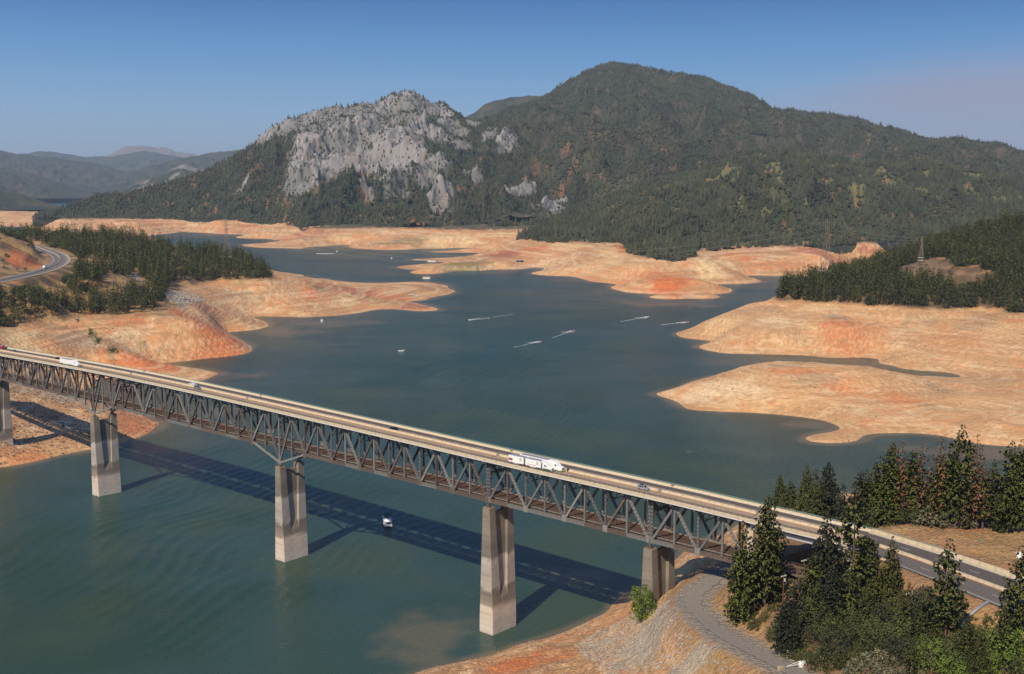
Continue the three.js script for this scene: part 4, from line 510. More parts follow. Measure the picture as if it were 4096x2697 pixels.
function pier(s, top, bottom, narrow = 0) {
  const g = new THREE.Group(); g.name = 'pier'; bridge.add(g); const N = range(bottom, top, 44), slope = (y) => clamp((top - y) / 52);
  const hw = (y) => 2.05 + 2.05 * slope(y), tip = (y) => -2.0 + 0.1 * slope(y), web = (y) => lerp(2.0, 4.4, slope(y)), split = 16;
  const ch = 0.35, colPlan = (y, L, sgn) => { const a = L === 0 ? tip(y) : T2 - web(y), b = L === 0 ? web(y) : T2 - tip(y), w = hw(y); return L === 0 ? [[s - w, b], [s - w, a + ch], [s - w + ch, a], [s + w - ch, a], [s + w, a + ch], [s + w, b]] : [[s - w, b - ch], [s - w, a], [s + w, a], [s + w, b - ch], [s + w - ch, b], [s - w + ch, b]]; };
  const up = N.filter((y) => y >= split - 0.01); if (up[0] > split) up.unshift(split); if (bottom > split) up[0] = bottom;
  mesh('column', shaft(up, (y) => colPlan(y, 0)), PIER, g); mesh('column', shaft(up, (y) => colPlan(y, T2)), PIER, g);
  mesh('web_wall', shaft(up.filter((y) => y <= top - 1.4), (y) => { const r = hw(y) - 1.5 * sstep(split, split + 6, y) - 0.02, a = web(y), b = T2 - web(y), v = 0.9; return [[s - r, b + 0.2], [s - r, a - 0.2], [s + r, a - 0.2], [s + r, b + 0.2]]; }), PIER, g);
  if (bottom < split) mesh('shaft', shaft([...N.filter((y) => y < split - 0.01), split], (y) => { const w = hw(y), a = tip(y), b = T2 - tip(y); return [[s - w, b - ch], [s - w, a + ch], [s - w + ch, a], [s + w - ch, a], [s + w, a + ch], [s + w, b - ch], [s + w - ch, b], [s - w + ch, b]]; }), PIER, g);
  const bear = []; for (const l of [0, T2]) { bear.push(bar(V(s - 1.2, top + 0.35, l), V(s + 1.2, top + 0.35, l), 1.5, 0.7)); bear.push(bar(V(s, top + 0.6, l), V(s, (top < WL - 4 ? HAUNCH : WL) - 0.3, l), 0.9, 1.0)); } part('bearing', bear, rusty[1], g);
}
pier(-150, WL - 3.2, 4); pier(0, HAUNCH - 1.9, -3); pier(192, HAUNCH - 1.9, -3); pier(341.9, WL - 3.2, -3); pier(428.4, WL - 3.2, 32);
// end abutment and the plate-girder approach over the railway
{
  const g = new THREE.Group(); g.name = 'approach_span'; bridge.add(g);
  const gs = range(473, 512, 14), girder = std(A(186, 188, 196), 0.6, { metalness: 0.1 });
  for (const l of [-1.2, 4, 9, 14]) mesh('girder', mergeGeometries([sweep(gs, [[l - 0.05, -3.6], [l - 0.05, -1.0], [l + 0.05, -1.0], [l + 0.05, -3.6], [l - 0.05, -3.6]], deckY), sweep(gs, [[l - 0.35, -3.7], [l - 0.35, -3.6], [l + 0.35, -3.6], [l + 0.35, -3.7], [l - 0.35, -3.7]], deckY)]), girder, g);
  for (const l of [0, T2]) { const b = new THREE.BoxGeometry(2.2, 17.5, 2.2); b.translate(473.2, WL + 5.6, -l); mesh('column', b, CONCRETE, g); }
  const ab = new THREE.BoxGeometry(3, 18, 24); ab.translate(513.8, WL + 6.5, -5.5); mesh('abutment', ab, CONCRETE, g);
  const seat = new THREE.BoxGeometry(3, 6, 18); seat.translate(473.4, WL - 5.2, -6.2); mesh('abutment', seat, CONCRETE, g);
}
// ---------------------------------------------------------------- trees
class Cards {                                                       // many small leaf-shaped faces
  constructor() { this.p = []; this.n = []; this.c = []; }
  card(o, d, side, len, w, nrm, tint, r = rng) {                    // a bent diamond from o along d
    const bx = o.x + d.x * len * 0.45, by = o.y + d.y * len * 0.45, bz = o.z + d.z * len * 0.45, tx = o.x + d.x * len, ty = o.y + d.y * len - len * 0.1, tz = o.z + d.z * len;
    const L = [bx + side.x * w, by + side.y * w, bz + side.z * w], R = [bx - side.x * w, by - side.y * w, bz - side.z * w], O = [o.x, o.y, o.z], T = [tx, ty, tz];
    this.p.push(...O, ...L, ...T, ...O, ...T, ...R);
    for (let i = 0; i < 6; i++) { this.n.push(nrm.x + 0.25 * (r() - 0.5), nrm.y + 0.25 * (r() - 0.5), nrm.z + 0.25 * (r() - 0.5)); this.c.push(...tint); }
  }
  geo() { const g = new THREE.BufferGeometry(); g.setAttribute('position', new THREE.Float32BufferAttribute(this.p, 3)); g.setAttribute('normal', new THREE.Float32BufferAttribute(this.n, 3)); g.setAttribute('color', new THREE.Float32BufferAttribute(this.c, 3)); g.normalizeNormals(); return g; }
}
const v3 = (x, y, z) => new THREE.Vector3(x, y, z);
function limb(p, q, r0, r1, n = 5) { const d = q.clone().sub(p), L = d.length(), g = new THREE.CylinderGeometry(r1, r0, L, n, 1, true); g.translate(0, L / 2, 0); g.applyQuaternion(new THREE.Quaternion().setFromUnitVectors(v3(0, 1, 0), d.normalize())); g.translate(p.x, p.y, p.z); return g; }
function conifer(seed, { H, R, clear = 0.12, levels = 28, per = 6, tuft = 0.8, step = 0.95, gaps = 0.12, fan = 3, taper = 0.9, bare = 0, puff = 0, wild = 0.5 }) {
  const r = makeRng(seed), C = new Cards(), wood = [limb(v3(0, -1.2, 0), v3(0, H * 0.5, 0), H * 0.013 + 0.12, H * 0.008, 7), limb(v3(0, H * 0.5, 0), v3(0, H * 0.98, 0), H * 0.008, 0.04, 5)];
  const lean = (r() - 0.5) * 0.03; let skew = 0.7 + 0.6 * r();
  for (let i = 0; i < levels; i++) {
    const t = (i + 0.5 * r()) / levels, y = H * lerp(clear, 0.985, t); if (r() < 0.15) skew = 0.65 + 0.6 * r();
    const prof = R * Math.pow(1 - t, taper) * (1 - 0.35 * Math.pow(1 - t, 6)) + 0.25, n = Math.max(3, Math.round(per * (0.65 + 0.5 * (1 - t))));
    const ph = r() * 6.28;
    for (let b = 0; b < n; b++) {
      if (r() < gaps) continue;
      const a = ph + (b + 0.6 * (r() - 0.5)) / n * 6.283, L = prof * (1.16 - wild + wild * r()) * lerp(1, skew, 0.5 + 0.5 * Math.cos(a + i * 0.3)), rise = lerp(-0.28, 0.5, t) + 0.15 * (r() - 0.5), dx = Math.cos(a), dz = Math.sin(a);
      if (L > 1.5 && r() < 0.5 + bare) wood.push(limb(v3(0, y, 0), v3(dx * L * 0.85, y + rise * L * 0.7, dz * L * 0.85), 0.07 + 0.012 * L, 0.03, 3));
      const tint0 = 0.82 + 0.32 * r();
      if (puff) {
        const n = Math.max(1, Math.round(L / puff));
        for (let k = 0; k < n; k++) {
          if (r() < bare) continue;
          const s = L * (n === 1 ? 0.8 : lerp(0.34, 1, k / (n - 1))) * (0.92 + 0.16 * r()), w = tuft * (0.75 + 0.5 * r()) * (0.42 + 0.58 * Math.min(1, L / 3.2)), o = v3(dx * s + y * lean + 0.5 * (r() - 0.5), y + rise * s - 0.04 * s * s / Math.max(L, 1) + 0.5 * (r() - 0.5), dz * s + 0.5 * (r() - 0.5)), tint1 = tint0 * (0.93 + 0.14 * r());
          for (let f = 0; f < fan; f++) { const d = v3(r() - 0.5 + dx * 0.35, r() - 0.32, r() - 0.5 + dz * 0.35).normalize(), side = v3(r() - 0.5, r() - 0.5, r() - 0.5).cross(d).normalize(), nr = v3(d.x * 0.28 + dx * 0.7, d.y * 0.28 + 0.62, d.z * 0.28 + dz * 0.7).normalize(), tn = tint1 * (0.92 + 0.16 * r()); C.card(o, d, side, w * (0.8 + 0.5 * r()), w * 0.36, nr, [tn * 1.03, tn, tn * 0.95], r); }
        }
        continue;
      }
      for (let s = Math.max(0.3, L * 0.22); s <= L; s += step * (0.7 + 0.6 * r())) {
        if (r() < bare) continue;
        const o = v3(dx * s + y * lean + 0.3 * (r() - 0.5), y + rise * s - 0.05 * s * s / Math.max(L, 1) + 0.35 * (r() - 0.5), dz * s + 0.3 * (r() - 0.5)), k = tuft * (0.7 + 0.6 * r());
        for (let f = 0; f < fan; f++) {
          const a2 = a + (f - (fan - 1) / 2) * 0.9 + (r() - 0.5) * 0.7, d = v3(Math.cos(a2), 0.15 + 0.5 * (r() - 0.35), Math.sin(a2)).normalize(), side = v3(-Math.sin(a2), 0.5 * (r() - 0.5), Math.cos(a2));
          const nr = v3(dx * 0.75, 0.55, dz * 0.75).addScaledVector(v3(r() - 0.5, r() - 0.5, r() - 0.5), 0.7).normalize(), tn = tint0 * (0.8 + 0.4 * r()) ;
          C.card(o, d, side, k * 1.25, k * 0.4, nr, [tn * (0.94 + 0.12 * s / L), tn, tn * 0.95], r);
        }
      }
    }
  }
  return { crown: C.geo(), trunk: mergeGeometries(wood.map((g) => (g.index ? g.toNonIndexed() : g))), H };
}
function broadleaf(seed, { H, R, lobes = 14, per = 90, leaf = 0.55, low = 0.2 }) {
  const r = makeRng(seed), C = new Cards(), wood = [limb(v3(0, -1, 0), v3(0, H * 0.4, 0), H * 0.026 + 0.06, H * 0.018, 6)], L = [];
  for (let i = 0; i < lobes; i++) { const a = i * 2.399 + r(), t = (i + 0.5) / lobes, y = H * lerp(low, 0.86, t), w = R * Math.sqrt(Math.max(0.05, 1 - ((t - 0.42) / 0.66) ** 2)) * (0.35 + 0.5 * r()); L.push([v3(Math.cos(a) * w, y, Math.sin(a) * w), R * (0.3 + 0.24 * r()) * (1 - 0.3 * t)]); }
  for (const [c, s] of L) {
    wood.push(limb(v3(0, H * 0.3, 0), c, H * 0.008 + 0.03, 0.03, 3)); const lobeTint = 0.8 + 0.4 * r();
    for (let i = 0; i < per; i++) {
      const d = v3(r() - 0.5, r() - 0.42, r() - 0.5).normalize(), o = c.clone().addScaledVector(d, s * (0.55 + 0.5 * r())), out = d.clone().multiplyScalar(0.9).add(v3(0, 0.35, 0)).addScaledVector(v3(r() - 0.5, r() - 0.5, r() - 0.5), 0.9).normalize();
      const dir = v3(r() - 0.5, r() - 0.5, r() - 0.5).normalize(), side = dir.clone().cross(out).normalize(), tn = lobeTint * (0.75 + 0.5 * r()); C.card(o, dir, side, leaf * (0.8 + 0.7 * r()), leaf * 0.42, out, [tn, tn, tn * 0.9], r);
    }
  }
  return { crown: C.geo(), trunk: mergeGeometries(wood.map((g) => (g.index ? g.toNonIndexed() : g))), H };
}
const leafMat = (r, g, b) => new THREE.MeshPhysicalMaterial({ color: new THREE.Color().setRGB(r, g, b), vertexColors: true, roughness: 1, transmission: 0.2, thickness: 0, specularIntensity: 0.4, side: THREE.DoubleSide });
const NEEDLE = [leafMat(0.118, 0.136, 0.036), leafMat(0.1, 0.12, 0.036), leafMat(0.12, 0.132, 0.038), leafMat(0.046, 0.055, 0.031)];  // last one darker, greyer: far trees' missing self-shade and haze in the colour
const OLIVELEAF = [leafMat(0.085, 0.1, 0.032), leafMat(0.096, 0.106, 0.034), leafMat(0.056, 0.061, 0.032)], BRIGHTLEAF = [leafMat(0.13, 0.19, 0.03), leafMat(0.12, 0.16, 0.035)], GREYLEAF = [leafMat(0.2, 0.2, 0.13), leafMat(0.17, 0.16, 0.1)], DEADLEAF = [leafMat(0.3, 0.15, 0.085), leafMat(0.27, 0.145, 0.09)], TWIG = [leafMat(0.13, 0.1, 0.08)];  // third olive darkened likewise, self-shade of far crowns put into the colour
const BARK = std([0.1, 0.07, 0.05], 0.95), GREYBARK = std([0.15, 0.12, 0.1], 0.95);
const PF = { fan: 11, puff: 1.0, tuft: 0.85 };
const big = [conifer(1, { ...PF, H: 34, R: 6.2, levels: 34, per: 8, wild: 0.45 }), conifer(2, { ...PF, H: 36, R: 6.4, taper: 0.82, clear: 0.06, levels: 36, per: 8, wild: 0.5, gaps: 0.15 }), conifer(3, { ...PF, H: 32, R: 6.0, gaps: 0.3, clear: 0.2, per: 6, levels: 26, taper: 0.72, wild: 0.6 }), conifer(4, { ...PF, H: 33, R: 7.2, taper: 0.78, per: 8, levels: 34, wild: 0.5 }), conifer(5, { ...PF, H: 30, R: 5.4, gaps: 0.28, clear: 0.3, levels: 25, taper: 0.72, per: 7, wild: 0.6 }), conifer(6, { ...PF, H: 34, R: 5.4, taper: 0.85, clear: 0.1, levels: 34, per: 7, wild: 0.5, gaps: 0.18 }), conifer(7, { ...PF, H: 31, R: 6.4, taper: 0.66, clear: 0.22, levels: 25, per: 8, wild: 0.65, gaps: 0.22 })];
const dead = [conifer(21, { H: 30, R: 4.6, per: 6, tuft: 0.75, fan: 8, puff: 1.1, bare: 0.2, clear: 0.2, levels: 26 }), conifer(22, { H: 28, R: 4.4, tuft: 0.7, fan: 8, puff: 1.1, bare: 0.3, clear: 0.25, levels: 24, wild: 0.8 })];
const oak = [broadleaf(31, { H: 12, R: 6 }), broadleaf(32, { H: 13, R: 5.2, lobes: 16 }), broadleaf(33, { H: 10, R: 6.2, lobes: 16 })];
const bush = [broadleaf(41, { H: 4.2, R: 2.8, lobes: 9, per: 60, leaf: 0.4, low: 0.1 }), broadleaf(42, { H: 3.6, R: 3.2, lobes: 10, per: 60, leaf: 0.4, low: 0.1 })];
const cottonwood = broadleaf(51, { H: 17, R: 6.2, lobes: 22, per: 110, leaf: 0.62, low: 0.1 });
const mid = [conifer(61, { H: 25, R: 4.2, levels: 15, per: 5, tuft: 1.5, fan: 4, puff: 2.4, wild: 0.6 }), conifer(62, { H: 25, R: 4.6, levels: 14, per: 5, tuft: 1.6, fan: 4, puff: 2.6, taper: 0.75, wild: 0.7 }), conifer(63, { H: 25, R: 4.0, levels: 12, per: 4, tuft: 1.5, fan: 4, puff: 2.2, gaps: 0.25, clear: 0.25, taper: 0.6, wild: 0.8 })];
const midOak = [broadleaf(71, { H: 14, R: 6.5, lobes: 9, per: 26, leaf: 1.5 }), broadleaf(72, { H: 13, R: 6.8, lobes: 10, per: 24, leaf: 1.5 })];
const midDead = [conifer(81, { H: 25, R: 3.6, levels: 14, per: 4, tuft: 1.1, step: 1.5, fan: 2, bare: 0.3, clear: 0.25 })];
const protos = new Map();
function plant(proto, mats, x, y, z, H, name, label, category, group, fat = 1, bark = BARK) {
  const m = mats[Math.floor(rng() * mats.length)], k = H / proto.H; let t; const key = proto.crown.uuid + name;
  if (!protos.has(key)) { t = new THREE.Group(); mesh('trunk', proto.trunk, bark, t); mesh('crown', proto.crown, m, t); scene.add(t); protos.set(key, t); } else { t = protos.get(key).clone(); t.children[1].material = m; scene.add(t); }
  t.name = numbered(name); t.userData = {}; t.position.set(x, y, z); t.rotation.y = rng() * 6.28; t.scale.set(k * fat * rand(0.92, 1.1), k, k * fat * rand(0.92, 1.1)); return tag(t, label, category, group);
}
const nearGround = (x, z) => nearBank(x, z);
// ground below a tree of height H whose tip shows at (u, v)
function underTip(u, v, H, f, d0, d1) { const dir = cast(u, v), hz = Math.hypot(dir.x, dir.z); for (let d = d0; d < d1; d += 0.8) { const q = d / hz, x = dir.x * q, z = dir.z * q, y = f(x, z); if (y > 0.3 && EYE + dir.y * q <= y + H) return v3(x, y, z); } return null; }
const zu = (x) => 1568.9 + x * 0.3408, zv = (y) => 1045.9 + y * 0.3408;
const blocked = (x, z) => { const [s, l] = toBridge(x, z); if (s > 460 && s < 660) { const [f, , n] = roadAt(s); if (l > n - 5 && l < f + 3) return true; } if (s < 500 && l > -9 && l < 20) return true; if (s > 460 && l > 0 && l < 12 && s < 640 && false) return true; return nearLane(x, z)[0] < 6.5; };
const taken = [];
const ORD = 'first second third fourth fifth sixth seventh eighth ninth tenth eleventh twelfth thirteenth fourteenth fifteenth sixteenth seventeenth eighteenth nineteenth twentieth'.split(' '); for (let i = 1; i < 30; i++) ORD.push((i < 10 ? 'twenty-' : 'thirty-') + (i % 10 ? ORD[i % 10 - 1] : 'x')); ORD[29] = 'thirtieth'; ORD[19] = 'twentieth'; ORD[20 + 19] = 'fortieth';
function rankLabels(list, label) { const order = list.map((q, i) => [q[0], i]).sort((a, b) => a[0] - b[0]); const out = []; order.forEach(([, i], k) => { out[i] = label.replace('%', ORD[k]); }); return out; }
function nearTree(list, proto, mats, name, label, category, group, d0 = 300, d1 = 760, fat = 1, bark = BARK) {
  const keepLabel = Array.isArray(label) ? label : null, ok = ([x, y, H]) => { const p = underTip(zu(x), zv(y), H, nearGround, d0, d1); return p && !blocked(p.x, p.z); }; if (keepLabel) label = keepLabel.filter((_, i) => ok(list[i])); list = list.filter(ok); if (typeof label === 'string') label = label.includes('%') ? rankLabels(list, label) : label; 
  list.forEach(([x, y, H], i) => { const p = underTip(zu(x), zv(y), H, nearGround, d0, d1); if (!p) return; const [s, l] = toBridge(p.x, p.z); if (blocked(p.x, p.z)) return; taken.push([p.x, p.z]); plant(proto[i % proto.length], mats, p.x, p.y - 0.3, p.z, H, name, Array.isArray(label) ? label[i] : label, category, group, fat, bark); });
}
nearTree([[465, 465, 37], [635, 295, 40], [1045, 400, 34], [1240, 232, 43], [1490, 575, 24], [1880, 595, 34], [2370, 640, 30]], [big[1], big[3], big[0], big[2], big[0], big[4], big[4]], NEEDLE, 'pine_tree',
  ['tall dark pine at the left edge of the woods, hiding the truss end', 'tallest broad pine hiding the end of the bridge deck and its grey girder', 'full pine right of the dark opening under the grey girder span', 'loose pale green pine with gaps, its tip above the far railing', 'short full pine at the start of the metal guardrail by the highway', 'pine with two bare trunk legs standing before the metal guardrail', 'open pine at the right frame edge covering the highway lanes'], 'pine tree', null, 300, 520);
nearTree([[700, 860, 26], [590, 850, 26], [780, 950, 22], [640, 960, 20], [540, 800, 28], [430, 780, 26], [700, 1050, 18], [820, 1080, 16], [470, 1000, 16], [560, 1050, 16], [380, 950, 18], [850, 870, 20], [1330, 600, 22], [1420, 760, 20], [1150, 640, 24], [960, 690, 24], [1690, 1000, 16], [1600, 900, 18], [1200, 780, 22], [1090, 800, 22], [980, 860, 20], [1330, 860, 20], [560, 940, 22], [690, 930, 22], [620, 1010, 18], [760, 1010, 18], [480, 880, 22], [2000, 1130, 16], [2080, 1230, 14], [1620, 1290, 12], [2120, 1350, 13], [2330, 1380, 13], [2010, 1330, 12], [1800, 1060, 14], [2260, 1080, 18]], big, NEEDLE, 'pine_tree', 'mid-sized pine between the access road and the highway, % from the left', 'pine tree', 'pines between the access road and the highway', 300, 520, 1.15);
nearTree([[960, 950, 12], [1050, 970, 12], [1180, 945, 12], [1280, 940, 11], [1000, 1130, 11], [1100, 1240, 10], [1400, 1010, 13], [1500, 1010, 12], [1580, 1120, 11], [1650, 1190, 10], [1700, 910, 12], [1760, 990, 11], [1250, 1090, 11], [1350, 1140, 11], [900, 990, 12], [960, 1320, 9], [1130, 1340, 8], [880, 1120, 10], [1030, 1050, 11], [1450, 1180, 10], [1550, 1260, 9], [2050, 1180, 8], [760, 1180, 10], [690, 1240, 9], [620, 1180, 9], [1960, 1260, 8], [560, 1220, 7], [1080, 1120, 10], [1180, 1180, 10], [1210, 1020, 11], [1450, 1090, 11]], oak, OLIVELEAF, 'oak_tree', 'rounded olive oak in the wood below the highway, % from the left by its top', 'oak tree', 'oaks in the wood below the highway', 290, 520);
nearTree([[1740, 1265, 12], [1850, 1290, 12], [1920, 1420, 9], [2200, 1170, 12], [2310, 1140, 12], [2370, 1240, 12], [2250, 1340, 10]], oak, BRIGHTLEAF, 'oak_tree', 'bright yellow-green oak in the lower right corner, % from the left', 'oak tree', 'bright green oaks in the lower right corner', 280, 480);
nearTree([[1300, 1375, 4.5], [1400, 1360, 5], [1480, 1395, 4.5], [1250, 1420, 4], [1350, 1450, 4], [1440, 1470, 4], [820, 1300, 4.5], [860, 1390, 4], [1210, 1480, 4], [1540, 1480, 4], [780, 1350, 3.5], [1000, 890, 5], [860, 870, 4], [1720, 1130, 4.5], [1800, 1090, 4], [1650, 1080, 4]], bush, GREYLEAF, 'manzanita_shrub', 'pale grey-green shrub at the foot of the near oaks, % from the left', 'shrub', 'grey shrubs below the oaks', 280, 520);
nearTree([[600, 115, 28], [680, 95, 26], [745, 40, 30], [840, 15, 34], [905, 85, 28], [960, 115, 28], [1000, 190, 24], [1055, 70, 30], [790, 190, 22], [640, 200, 22], [1150, 255, 22], [1270, 235, 24], [1310, 228, 24], [1360, 222, 26], [1410, 175, 28], [1480, 90, 32], [1540, 200, 24], [1600, 240, 20], [1620, 112, 28], [1650, 270, 18], [1800, 118, 28], [1850, 100, 28], [1905, 40, 28], [1955, -65, 38], [2010, 110, 24], [2120, 150, 22], [2180, 50, 26], [2240, 190, 20], [2300, -5, 34], [2345, 90, 28], [2378, 10, 34], [1500, 260, 20], [1700, 290, 16], [1230, 330, 18], [1750, 240, 20], [880, 210, 22], [720, 160, 24], [1530, 330, 16], [1600, 350, 18], [1680, 360, 17], [1740, 390, 15], [1480, 375, 14], [1420, 350, 15], [1560, 420, 12], [1640, 430, 12], [1700, 450, 11], [1350, 330, 16]], big, NEEDLE, 'pine_tree', 'green pine on the shore strip beyond the highway, % tip from the left', 'pine tree', 'green pines beyond the highway', 430, 760);
nearTree([[1550, 8, 32], [1690, -10, 34], [1815, -15, 34], [2062, -10, 36], [2085, 50, 30], [1580, 60, 26], [1665, 90, 24]], dead, DEADLEAF, 'dead_pine', 'dead pine with rust brown needles beyond the highway, % from the left', 'dead pine', 'rust brown dead pines beyond the highway', 430, 760);
nearTree([[1040, 215, 15], [1080, 260, 14], [980, 280, 13], [1120, 320, 12], [900, 270, 14], [820, 280, 13], [700, 260, 13], [640, 280, 12], [1200, 370, 12], [1300, 360, 12], [1420, 380, 12], [1480, 420, 10], [1560, 330, 12], [1660, 380, 10], [760, 300, 12], [1360, 420, 10], [1600, 430, 9], [1010, 330, 12]], oak, OLIVELEAF, 'oak_tree', 'olive oak low among the pines beyond the far railing, % from the left', 'oak tree', 'oaks beyond the far railing of the bridge end', 430, 760);
nearTree([[1740, 280, 9], [1780, 420, 8], [1850, 470, 7], [1900, 440, 7], [1980, 430, 6], [2060, 400, 6], [2150, 380, 6], [1720, 400, 9], [2200, 420, 5], [1800, 330, 9], [2000, 380, 6], [2100, 350, 7]], bush, [...GREYLEAF, ...TWIG], 'dry_shrub', 'grey brown dry shrub beyond the concrete barrier, % from the left', 'shrub', 'dry shrubs beyond the concrete barrier', 430, 700, 1, GREYBARK);
{ const a0 = azOf(1511), p = v3(Math.sin(a0) * 433, 0, -Math.cos(a0) * 433); p.y = nearBank(p.x, p.z); plant(cottonwood, [BRIGHTLEAF[0]], p.x, p.y - 0.4, p.z, 16.5, 'cottonwood_tree', 'lone bright green leafy tree in front of the short land pier', 'leafy tree', null, 0.92); }
// fill of saplings and shrubs in the near wood
function ringOf(list, f, d0, d1) { return list.map(([u, v]) => { const p = hitGround(u, v, f, d0, d1) ?? at(u, v, FULL); return [p.x, p.z]; }); }
function scatter(n, ring, accept) { const xs = ring.map((p) => p[0]), zs = ring.map((p) => p[1]), a = Math.min(...xs), b = Math.max(...xs), c = Math.min(...zs), d = Math.max(...zs), out = []; for (let i = 0; i < n; i++) { const x = rand(a, b), z = rand(c, d); if (inside(ring, x, z) && (!accept || accept(x, z))) out.push([x, z]); } return out; }
const woodRing = ringOf([[1700, 1350], [1735, 1460], [1800, 1500], [1890, 1560], [2000, 1566], [2380, 1566], [2380, 1440], [2250, 1440], [2150, 1400], [2060, 1340], [1960, 1330], [1850, 1330]], nearBank, 280, 700);
const copies = (name, geo, mat, list, label, sx = [0.8, 1.2], tint = 0.25) => { const im = new THREE.InstancedMesh(geo, mat, list.length), M = new THREE.Matrix4(), q = new THREE.Quaternion(), c = new THREE.Color(); list.forEach(([x, y, z, k, t], i) => { q.setFromAxisAngle(v3(0, 1, 0), rng() * 6.283); M.compose(v3(x, y, z), q, v3(k * rand(...sx), k * rand(0.9, 1.1), k * rand(...sx))); im.setMatrixAt(i, M); const g = 1 + tint * (rng() - 0.5) * 2; c.setRGB(g * (1 + 0.15 * (rng() - 0.4)) * (t?.[0] ?? 1), g * (t?.[1] ?? 1), g * (t?.[2] ?? 1)); im.setColorAt(i, c); }); im.name = numbered(name); im.castShadow = im.receiveShadow = true; scene.add(im); return tag(im, label, null, null, 'stuff'); };
copies('undergrowth', bush[0].crown, OLIVELEAF[1], scatter(900, woodRing, (x, z) => !blocked(x, z) && fbm(x / 20, z / 20, 3) > -0.15).map(([x, z]) => [x, nearBank(x, z) - 0.4, z, rand(0.35, 1)]), 'low brush between the trees of the near wood');

// wooded hill on the left, wooded hill on the right
const gl = (x, z) => leftBank(x, z), gr = (x, z) => rightBank(x, z);
const offHighway = (x, z, m) => { for (const p of hwPts) if ((p.x - x) ** 2 + (p.z - z) ** 2 < m * m) return false; return true; };
const balds = [[330, 556, 60, 8], [400, 596, 26, 7], [440, 582, 50, 8], [300, 548, 40, 8], [325, 655, 24, 14], [205, 610, 26, 10], [250, 612, 26, 8], [110, 690, 50, 22], [190, 655, 16, 20], [270, 650, 30, 10], [30, 595, 70, 36], [90, 650, 60, 12]].map((b) => [...b, O, 1]);
const leftBalds = patches(balds, leftBank, 700, 3000), rightBalds = patches([[2150, 620, 60, 14], [2240, 645, 60, 14], [2260, 625, 20, 8], [2180, 635, 60, 10]].map((b) => [...b, O, 1]), rightBank, 800, 2400);
const clear = (list, x, z) => list.some(([px, pz, e, w, dep]) => { const dx = x - px, dz = z - pz, l = dx * e[0] + dz * e[1], a = -dx * e[1] + dz * e[0]; return Math.hypot(a / w, l / dep) < 1; });
const leftRing = ringOf([[-60, 752], [54, 754], [102, 745], [150, 726], [204, 735], [285, 733], [368, 723], [385, 690], [397, 654], [484, 654], [560, 654], [640, 650], [628, 622], [585, 612], [520, 594], [430, 584], [340, 566], [320, 548], [100, 546], [0, 540], [-80, 560]], leftBank, 700, 3000);
const shownAt = (x, y, z) => { const p = v3(x, y, z).project(camera); return [(p.x + 1) * SW / 2, (1 - p.y) * SH / 2]; };
const hidesBend = (x, z, h, H = 13) => { if (Math.hypot(x, z) > 2000) return false; const [u, v] = shownAt(x, h + H, z); return u < 170 && v < (u < 100 ? 655 : 655 - (u - 100) * 0.5); };
const lw = scatter(60000, leftRing, (x, z) => { const h = leftBank(x, z); return h > 42.5 && !hidesBend(x, z, h) && !clear(leftBalds, x, z) && offHighway(x, z, 28) && fbm(x / 26, z / 26, 3) > -0.18; });
const rightRing = ringOf([[1797, 697], [1850, 700], [1947, 705], [2075, 714], [2203, 719], [2290, 717], [2349, 728], [2470, 731], [2470, 560], [2400, 524], [2320, 540], [2250, 570], [2190, 604], [2080, 622], [2000, 640], [1930, 655], [1850, 663]], rightBank, 800, 2400);
rightRing.splice(-9, 9, ...[[2500, 2150], [2250, 2150], [2050, 2000], [1930, 1850], [1850, 1690]].map(([u, d]) => { const a = azOf(u); return [Math.sin(a) * d, -Math.cos(a) * d]; }));
const rw = scatter(30000, rightRing, (x, z) => { const h = rightBank(x, z); return h > 42.5 && !clear(rightBalds, x, z) && fbm(x / 26, z / 26, 3) > -0.1; });
const byDist = (L) => L.map((p) => [...p, Math.hypot(p[0], p[1])]).sort((a, b) => a[2] - b[2]);
